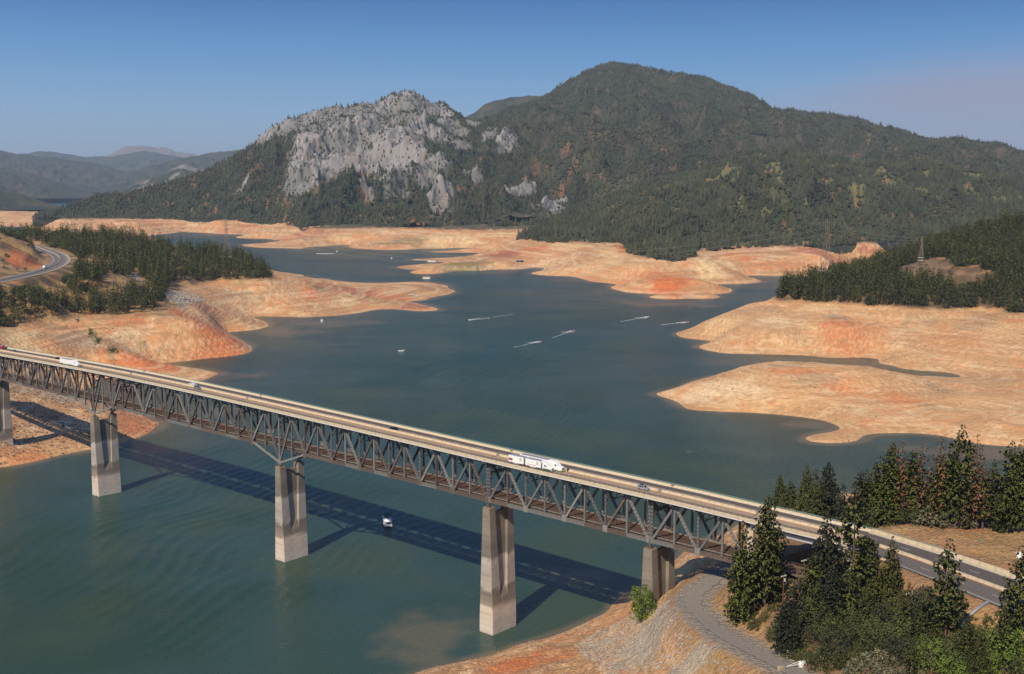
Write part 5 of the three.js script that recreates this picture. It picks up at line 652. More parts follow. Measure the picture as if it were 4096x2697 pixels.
function hillWood(list, f, n, side, where) {
  const S0 = byDist(list), near = [], rest = []; for (const p of S0) { if (near.length < n && near.every((q) => Math.hypot(q[0] - p[0], q[1] - p[1]) > 7)) near.push(p); else rest.push(p); }
  near.forEach(([x, z]) => { const y = f(x, z), r = rng(), low = fbm(x / 70, z / 70 + 5, 2) > 0.12; const short = side === 'left' && hidesBend(x, z, y, 27); if ((low && r < 0.6) || short) plant(midOak[Math.floor(rng() * 2)], OLIVELEAF.concat(NEEDLE.slice(2)), x, y - 0.4, z, short ? rand(8, 12) : rand(9, 15), 'oak_tree', `rounded dark oak at the front edge of the ${side} hill wood, ${where}`, 'oak tree', `oaks fronting the ${side} hill wood`, 0.95); else if (r > 0.965) plant(midDead[0], DEADLEAF, x, y - 0.4, z, rand(18, 26), 'dead_pine', `thin brown dead pine along the front of the ${side} hill wood`, 'dead pine', `dead pines of the ${side} hill`); else plant(mid[Math.floor(rng() * 3)], NEEDLE, x, y - 0.4, z, rand(17, 31), 'pine_tree', `dark green conifer at the front edge of the ${side} hill wood, ${where}`, 'pine tree', `conifers fronting the ${side} hill wood`); });
  const co = [[], [], []], ro = [[], []]; rest.forEach(([x, z]) => { const y = f(x, z) - 0.5, low = (side === 'left' && hidesBend(x, z, y, 27)) || fbm(x / 70, z / 70 + 5, 2) > 0.25 || rng() < 0.12; if (low) ro[Math.floor(rng() * 2)].push([x, y, z, rand(0.5, 0.95)]); else co[Math.floor(rng() * 3)].push([x, y, z, rand(0.5, 1.2) * (rng() < 0.15 ? 1.2 : 1)]); });
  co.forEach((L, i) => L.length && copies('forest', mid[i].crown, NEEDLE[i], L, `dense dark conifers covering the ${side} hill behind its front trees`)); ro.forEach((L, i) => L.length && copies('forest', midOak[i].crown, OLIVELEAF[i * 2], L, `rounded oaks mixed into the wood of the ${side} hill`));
}
hillWood(lw, gl, 110, 'left', 'over bare slopes'); hillWood(rw, gr, 110, 'right', 'over bare peninsulas');

// far forest: simple trees, thousands of them on the mountain sides
function farConifer(seed, H, R) { const r = makeRng(seed), C = { p: [], n: [], c: [] }; for (let l = 0; l < 3; l++) { const y0 = H * (0.08 + 0.28 * l), y1 = Math.min(H, y0 + H * 0.46), rr = R * (1 - 0.27 * l), n = 6; const ring = Array.from({ length: n }, (_, i) => { const a = (i + 0.5 * r()) / n * 6.283, q = rr * (0.65 + 0.6 * r()); return [Math.cos(a) * q, y0 + H * 0.05 * (r() - 0.5), Math.sin(a) * q]; }); for (let i = 0; i < n; i++) { const a = ring[i], b = ring[(i + 1) % n]; C.p.push(...a, 0, y1, 0, ...b); for (const q of [a, [(a[0] + b[0]) / 2, 0, (a[2] + b[2]) / 2], b]) { const m = v3(q[0], R * 0.7, q[2]).normalize(); C.n.push(m.x, m.y, m.z); } const t = 0.8 + 0.35 * r(); for (let k = 0; k < 3; k++) C.c.push(t, t, t); } } const g = new THREE.BufferGeometry(); g.setAttribute('position', new THREE.Float32BufferAttribute(C.p, 3)); g.setAttribute('normal', new THREE.Float32BufferAttribute(C.n, 3)); g.setAttribute('color', new THREE.Float32BufferAttribute(C.c, 3)); return g; }
function farOak(seed, R) { const r = makeRng(seed), parts = []; for (let i = 0; i < 3; i++) { const g = new THREE.IcosahedronGeometry(R * (0.5 + 0.25 * r()), 0).toNonIndexed(); g.deleteAttribute('uv'); const p = g.attributes.position; const mem = new Map(); for (let k = 0; k < p.count; k++) { const key = [p.getX(k), p.getY(k), p.getZ(k)].map((q) => q.toFixed(2)).join(); if (!mem.has(key)) mem.set(key, 0.7 + 0.6 * r()); const s = mem.get(key); p.setXYZ(k, p.getX(k) * s, p.getY(k) * s * 0.85, p.getZ(k) * s); } g.translate((r() - 0.5) * R, R * (0.5 + 0.3 * r()), (r() - 0.5) * R); g.computeVertexNormals(); const c = []; for (let k = 0; k < p.count; k++) { const t = 0.85 + 0.3 * r(); c.push(t, t, t); } g.setAttribute('color', new THREE.Float32BufferAttribute(c, 3)); parts.push(g); } return mergeGeometries(parts); }
const fc = [farConifer(1, 24, 4.4), farConifer(2, 23, 5.2)], fo = [farOak(3, 6.5), farOak(4, 6)];
function farForest(n, f, u0, u1, dA, dB, density, label, pine, size = [0.45, 1.0]) {
  const L = [[], [], [], []], a0 = azOf(u0), a1 = azOf(u1);
  for (let i = 0; i < n; i++) {
    const a = rand(a0, a1), d = Math.sqrt(lerp(dA * dA, dB * dB, rng())), x = Math.sin(a) * d, z = -Math.cos(a) * d, y = f(x, z); if (y < 38) continue;
    const p = density(x, z, y); if (rng() > p) continue; const k = rand(...size), conif = rng() < pine(x, z, y); const w = 1 + 0.55 * fbm(x / 140, z / 140, 3), o = sstep(0.1, 0.4, fbm(x / 90 + 40, z / 90, 3)); L[(conif ? 0 : 2) + (rng() < 0.5 ? 0 : 1)].push([x, y - 0.6, z, k, [w * (1 + 0.35 * o), w * (1 + 0.2 * o), w]]);
  }
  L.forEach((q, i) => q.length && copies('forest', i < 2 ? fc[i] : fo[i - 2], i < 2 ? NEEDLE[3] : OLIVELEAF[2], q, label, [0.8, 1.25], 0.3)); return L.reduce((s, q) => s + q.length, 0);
}
const pineMix = (x, z, y) => clamp(0.62 + 0.9 * fbm(x / 200, z / 200 + 3, 2));
let planted = 0;
planted += farForest(125000, (x, z) => { const h = hillsRight(x, z); return h < Math.max(farShore(x, z), 1) - 1 ? -1 : h; }, 1205, 2440, 2350, 4950, (x, z, y) => 0.94 * (1 - 0.85 * sstep(0.12, 0.35, fbm(x / 170 + 3, z / 170 + 8, 4)) * sstep(60, 140, y)), 'unbroken mixed forest over the green hills right of centre', pineMix);
planted += farForest(150000, rockyHill, 75, 1420, 3900, 6300, (x, z, y) => (1 - 0.9 * rockMask(x, z)) * (0.95 - 0.6 * sstep(0.25, 0.45, fbm(x / 130 + 50, z / 130, 4))), 'dark forest around the limestone cliffs', pineMix, [0.35, 0.9]);
planted += farForest(230000, (x, z) => { const h = tallMountain(x, z); return h < rockyHill(x, z) - 2 ? -1 : h; }, 1000, 2440, 4200, 8100, (x, z, y) => 0.95 - 0.6 * sstep(0.16, 0.4, fbm(x / 150 + 12, z / 150, 5)), 'forest and brush over the tallest mountain', (x, z, y) => 0.4, [0.5, 0.9]);
// ---------------------------------------------------------------- roads on the land
function ribbon(name, pts, mat, parent, label, kind) {              // pts: [[left Vector3, right Vector3] ...]
  const pos = [], uv = [], idx = []; let run = 0; pts.forEach(([a, b], i) => { if (i) run += a.distanceTo(pts[i - 1][0]); pos.push(a.x, a.y, a.z, b.x, b.y, b.z); const w = a.distanceTo(b); uv.push(run / 6, 0, run / 6, w / 6); if (i) { const k = i * 2; idx.push(k - 2, k - 1, k + 1, k - 2, k + 1, k); } });
  const g = new THREE.BufferGeometry(); g.setAttribute('position', new THREE.Float32BufferAttribute(pos, 3)); g.setAttribute('uv', new THREE.Float32BufferAttribute(uv, 2)); g.setIndex(idx); g.computeVertexNormals(); if (g.attributes.normal.array[1] < 0) { g.setIndex(idx.map((_, i) => idx[i - (i % 3) + (2 - (i % 3))])); g.computeVertexNormals(); }
  const m = mesh(name, g, mat, parent ?? scene); if (label) tag(m, label, null, null, kind); return m;
}
function wallStrip(pts, prof) {                                     // a barrier along pts: prof = [[offset, height] ...]
  const pos = [], uv = [], idx = [], m = prof.length; let run = 0; pts.forEach((p, i) => { const a = pts[Math.max(0, i - 1)], b = pts[Math.min(pts.length - 1, i + 1)], nx = -(b.z - a.z), nz = b.x - a.x, L = Math.hypot(nx, nz); if (i) run += p.distanceTo(a); prof.forEach(([o, h]) => { pos.push(p.x + nx / L * o, p.y + h, p.z + nz / L * o); uv.push(run / 6, h / 6 + o / 6); }); });
  for (let i = 0; i < pts.length - 1; i++) for (let j = 0; j < m - 1; j++) { const a = i * m + j, b = a + m; idx.push(a, b, b + 1, a, b + 1, a + 1); }
  const g = new THREE.BufferGeometry(); g.setAttribute('position', new THREE.Float32BufferAttribute(pos, 3)); g.setAttribute('uv', new THREE.Float32BufferAttribute(uv, 2)); g.setIndex(idx); const o = g.toNonIndexed(); o.computeVertexNormals(); return o;
}
const hs = range(511.9, 658, 60), hw = new THREE.Group(); hw.name = numbered('highway'); scene.add(hw); tag(hw, 'divided highway running off the bridge end past the near woods', null, null, 'structure');
const across = (k0, k1, y) => hs.map((s) => { const [f, m, n] = roadAt(s), L = (k) => (k <= 0 ? lerp(m, n, -k) : lerp(m, f, k)); return [onBridge(s, L(k0), ROAD_Y + y), onBridge(s, L(k1), ROAD_Y + y)]; });
ribbon('carriageway', across(1, 0.02, 0.01), DARKROAD, hw); ribbon('carriageway', across(-0.02, -1, 0.012), ASPHALT, hw);
ribbon('shoulder', across(1, 0.82, 0.02), CONCRETE, hw); ribbon('shoulder', across(-0.9, -1.04, 0.02), PALEROAD, hw);
ribbon('edge_line', across(0.815, 0.795, 0.026), WHITE, hw); ribbon('edge_line', across(-0.06, -0.09, 0.026), YELLOW, hw); ribbon('edge_line', across(0.09, 0.075, 0.026), WHITE, hw);
for (const k of [0.46, -0.52]) { for (let s = 514; s < 640; s += 13) { const dash = [s, s + 1.8, s + 3.6].map((q) => { const [f, m, n] = roadAt(q), c = k > 0 ? lerp(m, f, k) : lerp(m, n, -k); return [onBridge(q, c + 0.08, ROAD_Y + 0.028), onBridge(q, c - 0.08, ROAD_Y + 0.028)]; }); ribbon('lane_line', dash, WHITE, hw); } }
mesh('median_barrier', wallStrip(hs.map((s) => onBridge(s, roadAt(s)[1], ROAD_Y)), [[0.32, 0], [0.16, 0.3], [0.09, 0.95], [-0.09, 0.95], [-0.16, 0.3], [-0.32, 0]]), CONCRETE, hw);
mesh('concrete_barrier', wallStrip(hs.map((s) => onBridge(s, roadAt(s)[0] + 0.3, ROAD_Y)), [[0.3, -0.4], [0.2, 1.05], [-0.2, 1.05], [-0.35, 0.3], [-0.45, 0]]), CONCRETE, hw);
{ // tubular rail on the far barrier near the bridge, parapet and rail on the near side
  const g = []; for (const h of [1.3, 1.6]) { const c = new THREE.CatmullRomCurve3(range(511.9, 546, 16).map((s) => onBridge(s, roadAt(s)[0] + 0.3, ROAD_Y + h - 0.5 * sstep(541, 546, s)))); g.push(new THREE.TubeGeometry(c, 24, 0.06, 5)); } for (let s = 513; s < 545; s += 2.4) { const b = new THREE.CylinderGeometry(0.06, 0.06, 0.6, 5), p = onBridge(s, roadAt(s)[0] + 0.3, ROAD_Y + 1.3); b.translate(p.x, p.y, p.z); g.push(b); } mesh('railing', mergeGeometries(g), RAILGREEN, hw);
  mesh('parapet', wallStrip(range(511.9, 530, 12).map((s) => onBridge(s, roadAt(s)[2] - 0.3, ROAD_Y)), [[0.25, 0], [0.2, 0.65], [-0.2, 0.65], [-0.25, -1.2]]), CONCRETE, hw);
}
const POSTM = std(A(120, 122, 118), 0.7);
{ // W-beam guardrail with posts on the near edge
  const gr0 = thing('guardrail', 'galvanised metal guardrail along the near edge of the highway by the wood', 'guardrail'); const pts = range(530, 610, 60).map((s) => onBridge(s, roadAt(s)[2] - 0.7, ROAD_Y));
  mesh('beam', wallStrip(pts, [[0.02, 0.45], [0.1, 0.52], [0.02, 0.6], [0.1, 0.68], [0.02, 0.76]]), GALV, gr0);
  for (let s = 530.5; s < 610; s += 1.95) { const p = onBridge(s, roadAt(s)[2] - 0.82, ROAD_Y + 0.25), b = new THREE.BoxGeometry(0.18, 1.0, 0.2); b.rotateY(-AXIS); b.translate(p.x, p.y, p.z); mesh('post', b, POSTM, gr0); }
}
// access road with gravel shoulders
const laneT = laneCurve.getSpacedPoints(70), laneSides = laneT.map((p, i) => { const wa = 2.9 + 0.7 * noiseA(i * 0.35, 3), wb = 2.9 + 0.7 * noiseA(i * 0.35, 9); const a = laneT[Math.max(0, i - 1)], b = laneT[Math.min(70, i + 1)], n = v3(-(b.z - a.z), 0, b.x - a.x).normalize(); return [p.clone().addScaledVector(n, wa).setY(p.y), p.clone().addScaledVector(n, -wb).setY(p.y)]; });
ribbon('access_road', laneSides, new THREE.MeshStandardMaterial({ map: roadTex(A(146, 137, 128), 0.33), roughness: 0.95 }), scene, 'narrow worn grey access road curving up from under the bridge end', 'structure');
// railway curving away below the highway
const railLat = (s) => { const d = Math.max(0, s - 474); return 6.3 - (d < 40 ? 0.012 * d * d : 19.2 + 0.96 * (d - 40)); };
{ const st = range(474, 600, 50), bed = st.map((s) => [onBridge(s, railLat(s) + 4.6, WL + 0.9), onBridge(s, railLat(s) - 4.6, WL + 0.9)]); ribbon('railway', bed, std(A(120, 100, 84), 1), scene, 'railway trackbed leaving the lower deck of the bridge into the wood', 'structure'); }
// highway on the left hill
{
  const N = hwPts.length, side = (o, y) => hwPts.map((p, i) => { const a = hwPts[Math.max(0, i - 1)], b = hwPts[Math.min(N - 1, i + 1)], n = v3(-(b.z - a.z), 0, b.x - a.x).normalize(); return p.clone().addScaledVector(n, o).setY(p.y + y); });
  const L = new THREE.Group(); L.name = numbered('highway'); scene.add(L); tag(L, 'highway sweeping round the hairpin bend on the left hill', null, null, 'structure');
  const strip2 = (n, a, b, y, m) => { const A1 = side(a, y), B1 = side(b, y); ribbon(n, A1.map((p, i) => [p, B1[i]]), m, L); };
  strip2('carriageway', -12, 12, 0.1, new THREE.MeshStandardMaterial({ map: roadTex(A(128, 120, 114), 0.55), roughness: 0.9 })); strip2('shoulder', 12, 15, 0.12, CONCRETE); strip2('edge_line', -9.3, -8.8, 0.16, WHITE); strip2('edge_line', 10.4, 10.8, 0.16, WHITE);
  strip2('tyre_track', -4.4, -3.4, 0.14, std(A(96, 90, 86), 0.9)); strip2('tyre_track', 3.4, 4.4, 0.14, std(A(96, 90, 86), 0.9)); mesh('median_barrier', wallStrip(side(0.4, 0.1), [[0.4, 0], [0.15, 0.9], [-0.15, 0.9], [-0.4, 0]]), CONCRETE, L); mesh('guardrail', wallStrip(side(12.2, 0.1), [[0.1, 0.3], [0.15, 0.9], [-0.15, 0.9]]), GALV, L);
}

// ---------------------------------------------------------------- vehicles (x forward, y up)
const PAINT = (c, m = 0.1) => new THREE.MeshPhysicalMaterial({ color: new THREE.Color().setRGB(...c), roughness: 0.35, metalness: m, clearcoat: 0.6, clearcoatRoughness: 0.15 });
const GLASS = std([0.012, 0.014, 0.018], 0.08), TYRE = std([0.018, 0.018, 0.018], 0.9), CHROME = std([0.6, 0.6, 0.6], 0.25, { metalness: 0.9 }), TRUCKWHITE = PAINT([0.8, 0.8, 0.79], 0), GREYROOF = std(A(150, 154, 164), 0.6), LAMP = std([0.7, 0.7, 0.68], 0.2), REDLAMP = std([0.4, 0.02, 0.02], 0.3);
function bx(L, H, W, x, y, z, r = 0) { const g = new THREE.BoxGeometry(L, H, W); if (r) g.rotateZ(r); g.translate(x, y, z); return g; }
function slabOf(outline, W, bevel = 0.06) { const s = new THREE.Shape(outline.map(([x, y]) => new THREE.Vector2(x, y))), g = new THREE.ExtrudeGeometry(s, { depth: W - 2 * bevel, bevelEnabled: true, bevelThickness: bevel, bevelSize: bevel, bevelSegments: 2, steps: 1 }); g.translate(0, 0, -W / 2 + bevel); return g; }
function wheel(x, z, r, w, parent) { const g = new THREE.Group(); g.name = 'wheel'; g.position.set(x, r, z); parent.add(g); const t = new THREE.CylinderGeometry(r, r, w, 16); t.rotateX(Math.PI / 2); mesh('tyre', t, TYRE, g); const h = new THREE.CylinderGeometry(r * 0.58, r * 0.58, w + 0.03, 12); h.rotateX(Math.PI / 2); mesh('rim', h, CHROME, g); }
const deckSpot = (u, v, lat) => { const d = cast(u, v), o = camera.position; const n = ACROSS, t = (lat - (o.x - BR.x) * n.x - (o.z - BR.z) * n.z) / (d.x * n.x + d.z * n.z); return toBridge(o.x + d.x * t, o.z + d.z * t)[0]; };
function vehicle(name, label, cat, s, lat, back, group) { const p = onBridge(s, lat, deckY(s) + 0.03); const t = thing(name, label, cat, p.x, p.y, p.z, -AXIS + (back ? Math.PI : 0), group); t.rotation.order = 'YZX'; t.rotation.z = Math.atan((deckY(s + 3) - deckY(s - 3)) / 6) * (back ? -1 : 1); return t; }
function emblem(dark, ring) { const c = document.createElement('canvas'); c.width = c.height = 64; const x = c.getContext('2d'); x.fillStyle = '#f2f2f0'; x.fillRect(0, 0, 64, 64); x.fillStyle = dark; x.beginPath(); x.arc(32, 32, 30, 0, 7); x.fill(); x.fillStyle = '#e8e8e6'; x.beginPath(); x.arc(32, 32, 20, 0, 7); x.fill(); x.fillStyle = ring; x.font = 'bold 30px serif'; x.textAlign = 'center'; x.fillText('S', 33, 42); x.strokeStyle = dark; x.lineWidth = 4; x.beginPath(); x.arc(32, 32, 15, 0.4, 2.4); x.stroke(); const t = new THREE.CanvasTexture(c); t.colorSpace = THREE.SRGBColorSpace; return new THREE.MeshStandardMaterial({ map: t, roughness: 0.5 }); }
function flatMark(w, h, x, y, z, mat, parent, name, turn = 0) { const g = new THREE.PlaneGeometry(w, h); g.rotateY(turn); g.translate(x, y, z); mesh(name, g, mat, parent); }
function tractor(t, x0, { paint = TRUCKWHITE, lower = null, sleeper = 2.6 } = {}) { // front bumper at x0, going back
  mesh('cab', slabOf([[x0 - 2.1, 1.0], [x0 - 2.2, 2.35], [x0 - 2.75, 3.0], [x0 - 3.6, 3.55], [x0 - 4.4, 3.95], [x0 - 4.4 - sleeper, 4.05], [x0 - 4.4 - sleeper, 0.9]], 2.4, 0.12), paint, t);
  mesh('hood', slabOf([[x0 - 0.1, 0.75], [x0 - 0.15, 1.65], [x0 - 0.5, 1.95], [x0 - 2.15, 2.25], [x0 - 2.15, 0.75]], 2.0, 0.15), lower ? paint : paint, t);
  mesh('fender', slabOf([[x0 - 0.1, 0.5], [x0 - 0.2, 1.15], [x0 - 2.2, 1.3], [x0 - 4.4, 1.3], [x0 - 4.4, 0.55]], 2.46, 0.06), lower ?? paint, t);
  mesh('windshield', bx(0.06, 0.85, 2.0, x0 - 2.46, 2.68, 0, 0.62), GLASS, t); for (const z of [1.22, -1.22]) { mesh('side_window', bx(0.85, 0.7, 0.04, x0 - 3.25, 2.5, z), GLASS, t); mesh('mirror', bx(0.12, 0.8, 0.28, x0 - 2.3, 2.5, z * 1.2), paint, t); mesh('fuel_tank', bx(1.6, 0.6, 0.5, x0 - 5.4, 0.7, z * 0.82), CHROME, t); mesh('headlight', bx(0.1, 0.3, 0.45, x0 - 0.05, 1.0, z * 0.72), LAMP, t); }
  mesh('grille', bx(0.08, 0.85, 1.1, x0 + 0.02, 1.25, 0), std([0.12, 0.12, 0.12], 0.35, { metalness: 0.6 }), t); mesh('bumper', bx(0.25, 0.4, 2.35, x0 + 0.05, 0.55, 0), CHROME, t); mesh('frame', bx(6.2, 0.3, 1.0, x0 - 6, 0.85, 0), BLACK, t);
  for (const z of [1.05, -1.05]) { wheel(x0 - 1.15, z, 0.5, 0.3, t); wheel(x0 - 7.0, z * 0.95, 0.5, 0.5, t); wheel(x0 - 8.2, z * 0.95, 0.5, 0.5, t); }
}
function trailer(t, xf, L, axles, paint = TRUCKWHITE) {
  mesh('trailer', mergeGeometries([bx(L, 2.85, 2.56, xf - L / 2, 2.6, 0), bx(0.1, 2.95, 2.6, xf - 0.05, 2.6, 0), bx(0.1, 2.95, 2.6, xf - L + 0.05, 2.6, 0), bx(L, 0.12, 2.6, xf - L / 2, 1.2, 0)]), paint, t); mesh('trailer_roof', bx(L - 0.1, 0.06, 2.5, xf - L / 2, 4.06, 0), GREYROOF, t); mesh('side_skirt', mergeGeometries([bx(L * 0.42, 0.6, 0.04, xf - L * 0.52, 0.85, 1.2), bx(L * 0.42, 0.6, 0.04, xf - L * 0.52, 0.85, -1.2)]), paint, t); mesh('underframe', bx(L - 1, 0.2, 1.1, xf - L / 2, 1.05, 0), BLACK, t);
  for (const a of axles) for (const z of [1, -1]) wheel(xf - a, z, 0.5, 0.5, t);
}
{
  const a = vehicle('semi_truck', 'white semi truck with one plain trailer alone on the left part of the bridge', 'truck', deckSpot(166, 852, 1) + 3, 0.2); tractor(a, 8, {}); trailer(a, 1.2, 15.5, [13, 14.3]);
  const s2 = deckSpot(1309, 1096, 4); const b = vehicle('semi_truck', 'white semi truck in the inner lane beside the green and white truck', 'truck', s2 - 8, 3.9); tractor(b, 8, {}); trailer(b, 1.0, 16, [13.4, 14.7]);
  const s3 = deckSpot(1285, 1097, 0.2); const c = vehicle('semi_truck', 'green and white day-cab truck pulling two short white trailers near the near railing', 'truck', s3 - 8, 0.1); const GREEN = PAINT([0.012, 0.11, 0.05], 0);
  tractor(c, 8, { lower: GREEN, sleeper: 0.3 }); mesh('wind_deflector', slabOf([[4.0, 3.0], [3.6, 3.9], [2.7, 4.3], [2.7, 3.0]], 2.0), TRUCKWHITE, c); trailer(c, 2.5, 8.6, [7.2]); trailer(c, -7.1, 8.6, [1.6, 7.2]);
  const E1 = emblem('#2b3a4e', '#2b3a4e'), E2 = emblem('#39403f', '#a33a2a'); flatMark(1.15, 1.3, 0.6, 2.9, 1.3, E1, c, 'emblem'); flatMark(1.15, 1.3, -8.9, 2.9, 1.3, E2, c, 'emblem'); flatMark(0.7, 0.8, 3.3, 3.4, 1.25, E1, c, 'emblem');
  flatMark(2.2, 0.36, -14.5, 2.35, 1.31, std(S(196, 52, 92), 0.6), c, 'colour_panel'); flatMark(2.2, 0.36, -14.5, 1.98, 1.31, std(S(70, 50, 120), 0.6), c, 'colour_panel'); flatMark(2.2, 0.3, -14.5, 2.68, 1.31, std(S(70, 110, 90), 0.6), c, 'colour_panel'); flatMark(3.4, 0.16, -3.4, 1.75, 1.31, std(S(205, 70, 66), 0.6), c, 'stripe'); flatMark(1.6, 0.16, -0.8, 1.75, 1.31, std(S(70, 84, 140), 0.6), c, 'stripe'); for (const q of [0, 0.25]) flatMark(2.0, 0.08, -1.9, 3.05 - q, 1.31, std(S(190, 196, 200), 0.6), c, 'lettering_line');
  const p = hwPts.reduce((q, r) => { const e = at(103, 624, 81); return r.distanceTo(e) < q.distanceTo(e) ? r : q; }), i = hwPts.indexOf(p), d = hwPts[i - 2].clone().sub(hwPts[i + 2]).normalize();
  const t = thing('semi_truck', 'white semi truck coming down the bend of the highway on the left hill', 'truck', p.x, p.y + 0.2, p.z, Math.atan2(-d.z, d.x)); const n = v3(-d.z, 0, d.x); t.position.addScaledVector(n, 4); tractor(t, 8, {}); trailer(t, 1.0, 15, [12.4, 13.7]);
}
function car(name, label, s, lat, back, { paint, type = 'suv', box = false }) {
  const t = vehicle(name, label, 'car', s, lat, back), m = PAINT(paint, 0.25), truck = type === 'pickup', low = type === 'hatch';
  const H = low ? 1.48 : 1.85, belt = low ? 0.92 : 1.1, L = truck ? 2.85 : 2.4;
  mesh('body', slabOf(truck ? [[-L, 0.45], [-L, 1.12], [-0.75, 1.15], [0.9, 1.15], [1.9, 1.08], [L - 0.1, 0.95], [L, 0.45]] : [[-L, 0.4], [-L - 0.02, 0.95], [-L + 0.08, belt], [0.95, belt], [2.0, belt - 0.1], [L, belt - 0.3], [L + 0.02, 0.4]], 1.86, 0.1), m, t);
  const roof = truck ? [[-0.85, 1.1], [-0.75, 1.75], [-0.5, 1.82], [0.55, 1.8], [1.3, 1.1]] : low ? [[-2.1, belt], [-1.7, 1.36], [-1.0, H], [0.2, H - 0.04], [1.25, belt]] : [[-2.3, belt], [-2.15, 1.74], [-1.9, H], [0.1, H - 0.02], [0.5, H - 0.12], [1.2, belt]];
  mesh('cabin', slabOf(roof, 1.6, 0.08), m, t); const q = roof.length, f0 = roof[q - 1], f1 = roof[q - 2];
  mesh('windshield', bx(Math.hypot(f0[0] - f1[0], f0[1] - f1[1]) * 0.86, 0.04, 1.36, (f0[0] + f1[0]) / 2 + 0.07, (f0[1] + f1[1]) / 2 + 0.05, 0, Math.atan2(f0[1] - f1[1], f0[0] - f1[0])), GLASS, t); mesh('rear_window', bx(0.05, (H - belt) * 0.62, 1.3, roof[0][0] + (low ? 0.35 : 0.02), (H + belt) / 2 + 0.05, 0, low ? -0.9 : -0.12), GLASS, t);
  for (const z of [0.81, -0.81]) { for (const [a, b] of truck ? [[-0.6, 0], [0.1, 0.75]] : [[-2.0, -1.3], [-1.15, -0.25], [-0.15, 0.6]]) mesh('side_window', bx(b - a, (H - belt) * 0.6, 0.04, (a + b) / 2, (H + belt) / 2 + 0.02, z), GLASS, t); for (const x of [-1.45, 1.5]) wheel(truck ? x * 1.2 : x, z * 1.02, 0.38, 0.26, t); mesh('headlight', bx(0.08, 0.18, 0.4, L - 0.06, 0.78, z * 0.8), LAMP, t); mesh('tail_light', bx(0.06, 0.3, 0.2, -L + 0.0, 0.85, z * 0.95), REDLAMP, t); }
  if (truck) mesh('cargo_bed', mergeGeometries([bx(1.75, 0.05, 1.5, -1.9, 1.175, 0)]), BLACK, t);
  if (box) { const g = new THREE.SphereGeometry(1, 16, 10); g.scale(0.95, 0.24, 0.46); g.translate(-0.8, 2.12, 0); mesh('roof_box', g, BLACK, t); }
}
car('silver_suv', 'silver SUV carrying a black roof box on the near right part of the bridge', deckSpot(1494, 1140, 3.2), 3.6, false, { paint: [0.3, 0.33, 0.38], box: true });
car('black_car', 'black hatchback in the far lanes over the middle of the bridge', deckSpot(914, 993, 9), 8.8, true, { paint: [0.01, 0.012, 0.02], type: 'hatch' });
car('white_pickup', 'white pickup truck in the far lanes just ahead of a silver SUV', deckSpot(447, 889, 8.6), 8.6, true, { paint: [0.75, 0.76, 0.78], type: 'pickup' });
car('silver_suv', 'silver blue SUV in the near lanes beside the white pickup', deckSpot(458, 902, 3.6), 3.8, false, { paint: [0.2, 0.23, 0.3] });
car('black_pickup', 'black pickup in the far lanes behind the white semi truck on the left', deckSpot(134, 832, 8.6), 8.6, true, { paint: [0.012, 0.013, 0.018], type: 'pickup' });
car('grey_pickup', 'grey pickup in the far lanes near the left frame edge', deckSpot(32, 817, 8.6), 8.8, true, { paint: [0.14, 0.15, 0.17], type: 'pickup' });
{ const t = vehicle('fire_engine', 'red fire engine cut by the left frame edge on the bridge', 'truck', deckSpot(7, 809, 12.2) - 3, 12.2, true); const red = PAINT([0.4, 0.02, 0.02], 0); mesh('cab', slabOf([[4.2, 0.5], [4.25, 2.0], [4.0, 2.9], [1.8, 2.95], [1.8, 0.5]], 2.4, 0.1), red, t); mesh('body', bx(5.4, 1.6, 2.4, -1.1, 1.35, 0), red, t); mesh('pump_panel', bx(1.2, 1.5, 2.46, 0.9, 1.5, 0), CHROME, t); mesh('hose_bed', bx(4.2, 0.5, 2.2, -1.6, 2.4, 0), GREYROOF, t); mesh('windshield', bx(0.06, 0.8, 2.1, 4.22, 2.35, 0, 0.2), GLASS, t); for (const z of [1.1, -1.1]) for (const x of [3, -2.4]) wheel(x, z, 0.5, 0.35, t); }
{ const s = deckSpot(1319, 1118, -3), p = onBridge(s, -2.9, deckY(s)), t = thing('road_sign', 'diamond warning sign seen from the back on the near railing ahead of the trucks', 'road sign', p.x, p.y, p.z, -AXIS); mesh('post', bx(0.12, 4.2, 0.12, 0, 2.1, 0), GALV, t); const g = new THREE.BoxGeometry(0.06, 1.5, 1.5); g.rotateX(Math.PI / 4); g.translate(0.1, 3.7, 0); mesh('panel', g, std(A(120, 112, 98), 0.6, { metalness: 0.2 }), t); }

